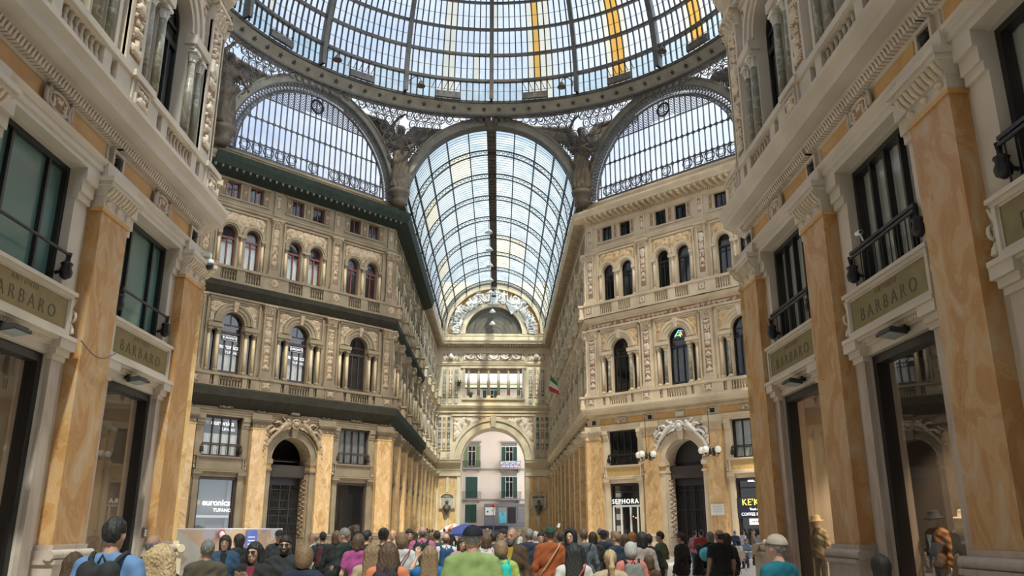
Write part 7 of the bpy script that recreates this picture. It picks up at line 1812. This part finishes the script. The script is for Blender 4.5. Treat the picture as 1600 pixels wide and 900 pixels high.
def angel(x, y, rz, label):
    r = empty('winged_statue', (x, y, 28.3), rz); r.scale = (3.25,) * 3; tag(r, label, 'statue', 'winged statues under the dome')
    link('body', ab, r)
    for w_ in aw: link('wing', w_, r)
    m = MB(); m.lathe(0, 0, [(.12, -.42), (.2, -.3), (.16, -.22), (.26, -.12), (.28, -.02), (.22, 0)], 'bronze', 14); m.build('pedestal', r)
    return r
def acorner(x, y, d=.9): v = Vector((x, y - CY)); v = v * ((v.length - d) / v.length); return v.x, v.y + CY, math.atan2(v.x, v.y) * -1
for x, y, lb in ((-W, YF, 'bronze winged figure between the left lunette and the central arch'), (W, YF, 'bronze winged figure between the central arch and the right lunette'), (-D1[0], D1[1], 'bronze winged figure at the far left end of the left lunette'), (D1[0], D1[1], 'bronze winged figure at the right end of the right lunette')):
    ax, ay, rz = acorner(x, y, 1.0); angel(ax, ay, rz, lb)
# masonry corner piers carrying the pendentives
for sg in (-1, 1):
    for x, y in ((W, YF), (D1[0], D1[1])):
        ax, ay, rz = acorner(sg * x, y, .35); m = MB(); m.frustum(-.55, .55, -.5, .5, 0, -.4, .4, -.4, .5, 1.0, 'bronze_s'); m.frustum(-.4, .4, -.4, .5, 1.0, -.2, .2, -.2, .5, 7.0, 'iron')
        relief(m, -.4, .4, .05, .95, -.45, .15, 'bronze_s', .08, 3, 3); o = m.build('trim_%d' % (40 + int(x) + (sg > 0))); o.matrix_world = TR(ax, ay, 27.35, rz); o['kind'] = 'structure'
SKY_LO, SKY_HI, SUN_E, EXPO = 1.22, 4.5, 9.0, 0.0
# ================================================================ LIGHT AND CAMERA
wd = bpy.data.worlds.new('sky'); SC.world = wd; wd.use_nodes = True
nt = wd.node_tree; nt.nodes.clear()
out = nt.nodes.new('ShaderNodeOutputWorld'); bg = nt.nodes.new('ShaderNodeBackground')
tc = nt.nodes.new('ShaderNodeTexCoord'); mp = nt.nodes.new('ShaderNodeMapping'); mp.inputs['Scale'].default_value = (1, 1, 1.8)
no = nt.nodes.new('ShaderNodeTexNoise'); no.inputs['Scale'].default_value = 2.2; no.inputs['Detail'].default_value = 6; no.inputs['Roughness'].default_value = .55
nt.links.new(tc.outputs['Generated'], mp.inputs[0]); nt.links.new(mp.outputs[0], no.inputs['Vector'])
r = nt.nodes.new('ShaderNodeValToRGB'); r.color_ramp.elements[0].position = .38; r.color_ramp.elements[0].color = (.56, .68, .88, 1); r.color_ramp.elements[1].position = .58; r.color_ramp.elements[1].color = (.90, .94, 1.0, 1)
nt.links.new(no.outputs['Fac'], r.inputs['Fac'])
# added sky glow, unseen on the right, brightens the interior and the left wall
sepx = nt.nodes.new('ShaderNodeVectorMath'); sepx.operation = 'DOT_PRODUCT'; sepx.inputs[1].default_value = Vector((.85, -.28, .52)).normalized()
nt.links.new(tc.outputs['Generated'], sepx.inputs[0])
mr = nt.nodes.new('ShaderNodeMapRange'); mr.interpolation_type = 'SMOOTHSTEP'; mr.inputs['From Min'].default_value = .15; mr.inputs['From Max'].default_value = .95; mr.inputs['To Min'].default_value = SKY_LO; mr.inputs['To Max'].default_value = SKY_HI
nt.links.new(sepx.outputs['Value'], mr.inputs['Value'])
nt.links.new(r.outputs[0], bg.inputs[0]); nt.links.new(mr.outputs[0], bg.inputs[1]); nt.links.new(bg.outputs[0], out.inputs[0])
sun = bpy.data.lights.new('sun', 'SUN'); sun.energy = SUN_E; sun.angle = math.radians(3); sun.color = (1, .93, .80)
so = bpy.data.objects.new('sun', sun); COL.objects.link(so)
d = Vector((-.09, .50, -.85)).normalized(); so.rotation_euler = d.to_track_quat('-Z', 'Y').to_euler()
cam = bpy.data.cameras.new('camera'); cam.sensor_width = 36; cam.lens = 1283.0 / 1600 * 36; cam.clip_end = 600
co = bpy.data.objects.new('camera', cam); COL.objects.link(co); SC.camera = co
co.location = (.7227, 0, 2.0424); co.rotation_euler = (PI / 2 + .2854, 0, -.016)
SC.view_settings.view_transform = 'Standard'; SC.view_settings.look = 'None'; SC.view_settings.gamma = 1; SC.view_settings.use_curve_mapping = False
SC.view_settings.exposure = EXPO
cy = SC.cycles; cy.max_bounces = 7; cy.diffuse_bounces = 4; cy.glossy_bounces = 3; cy.transmission_bounces = 3; cy.transparent_max_bounces = 12
cy.use_adaptive_sampling = True; cy.adaptive_threshold = .02; cy.use_denoising = True; cy.caustics_reflective = False; cy.caustics_refractive = False
cy.sample_clamp_indirect = 6
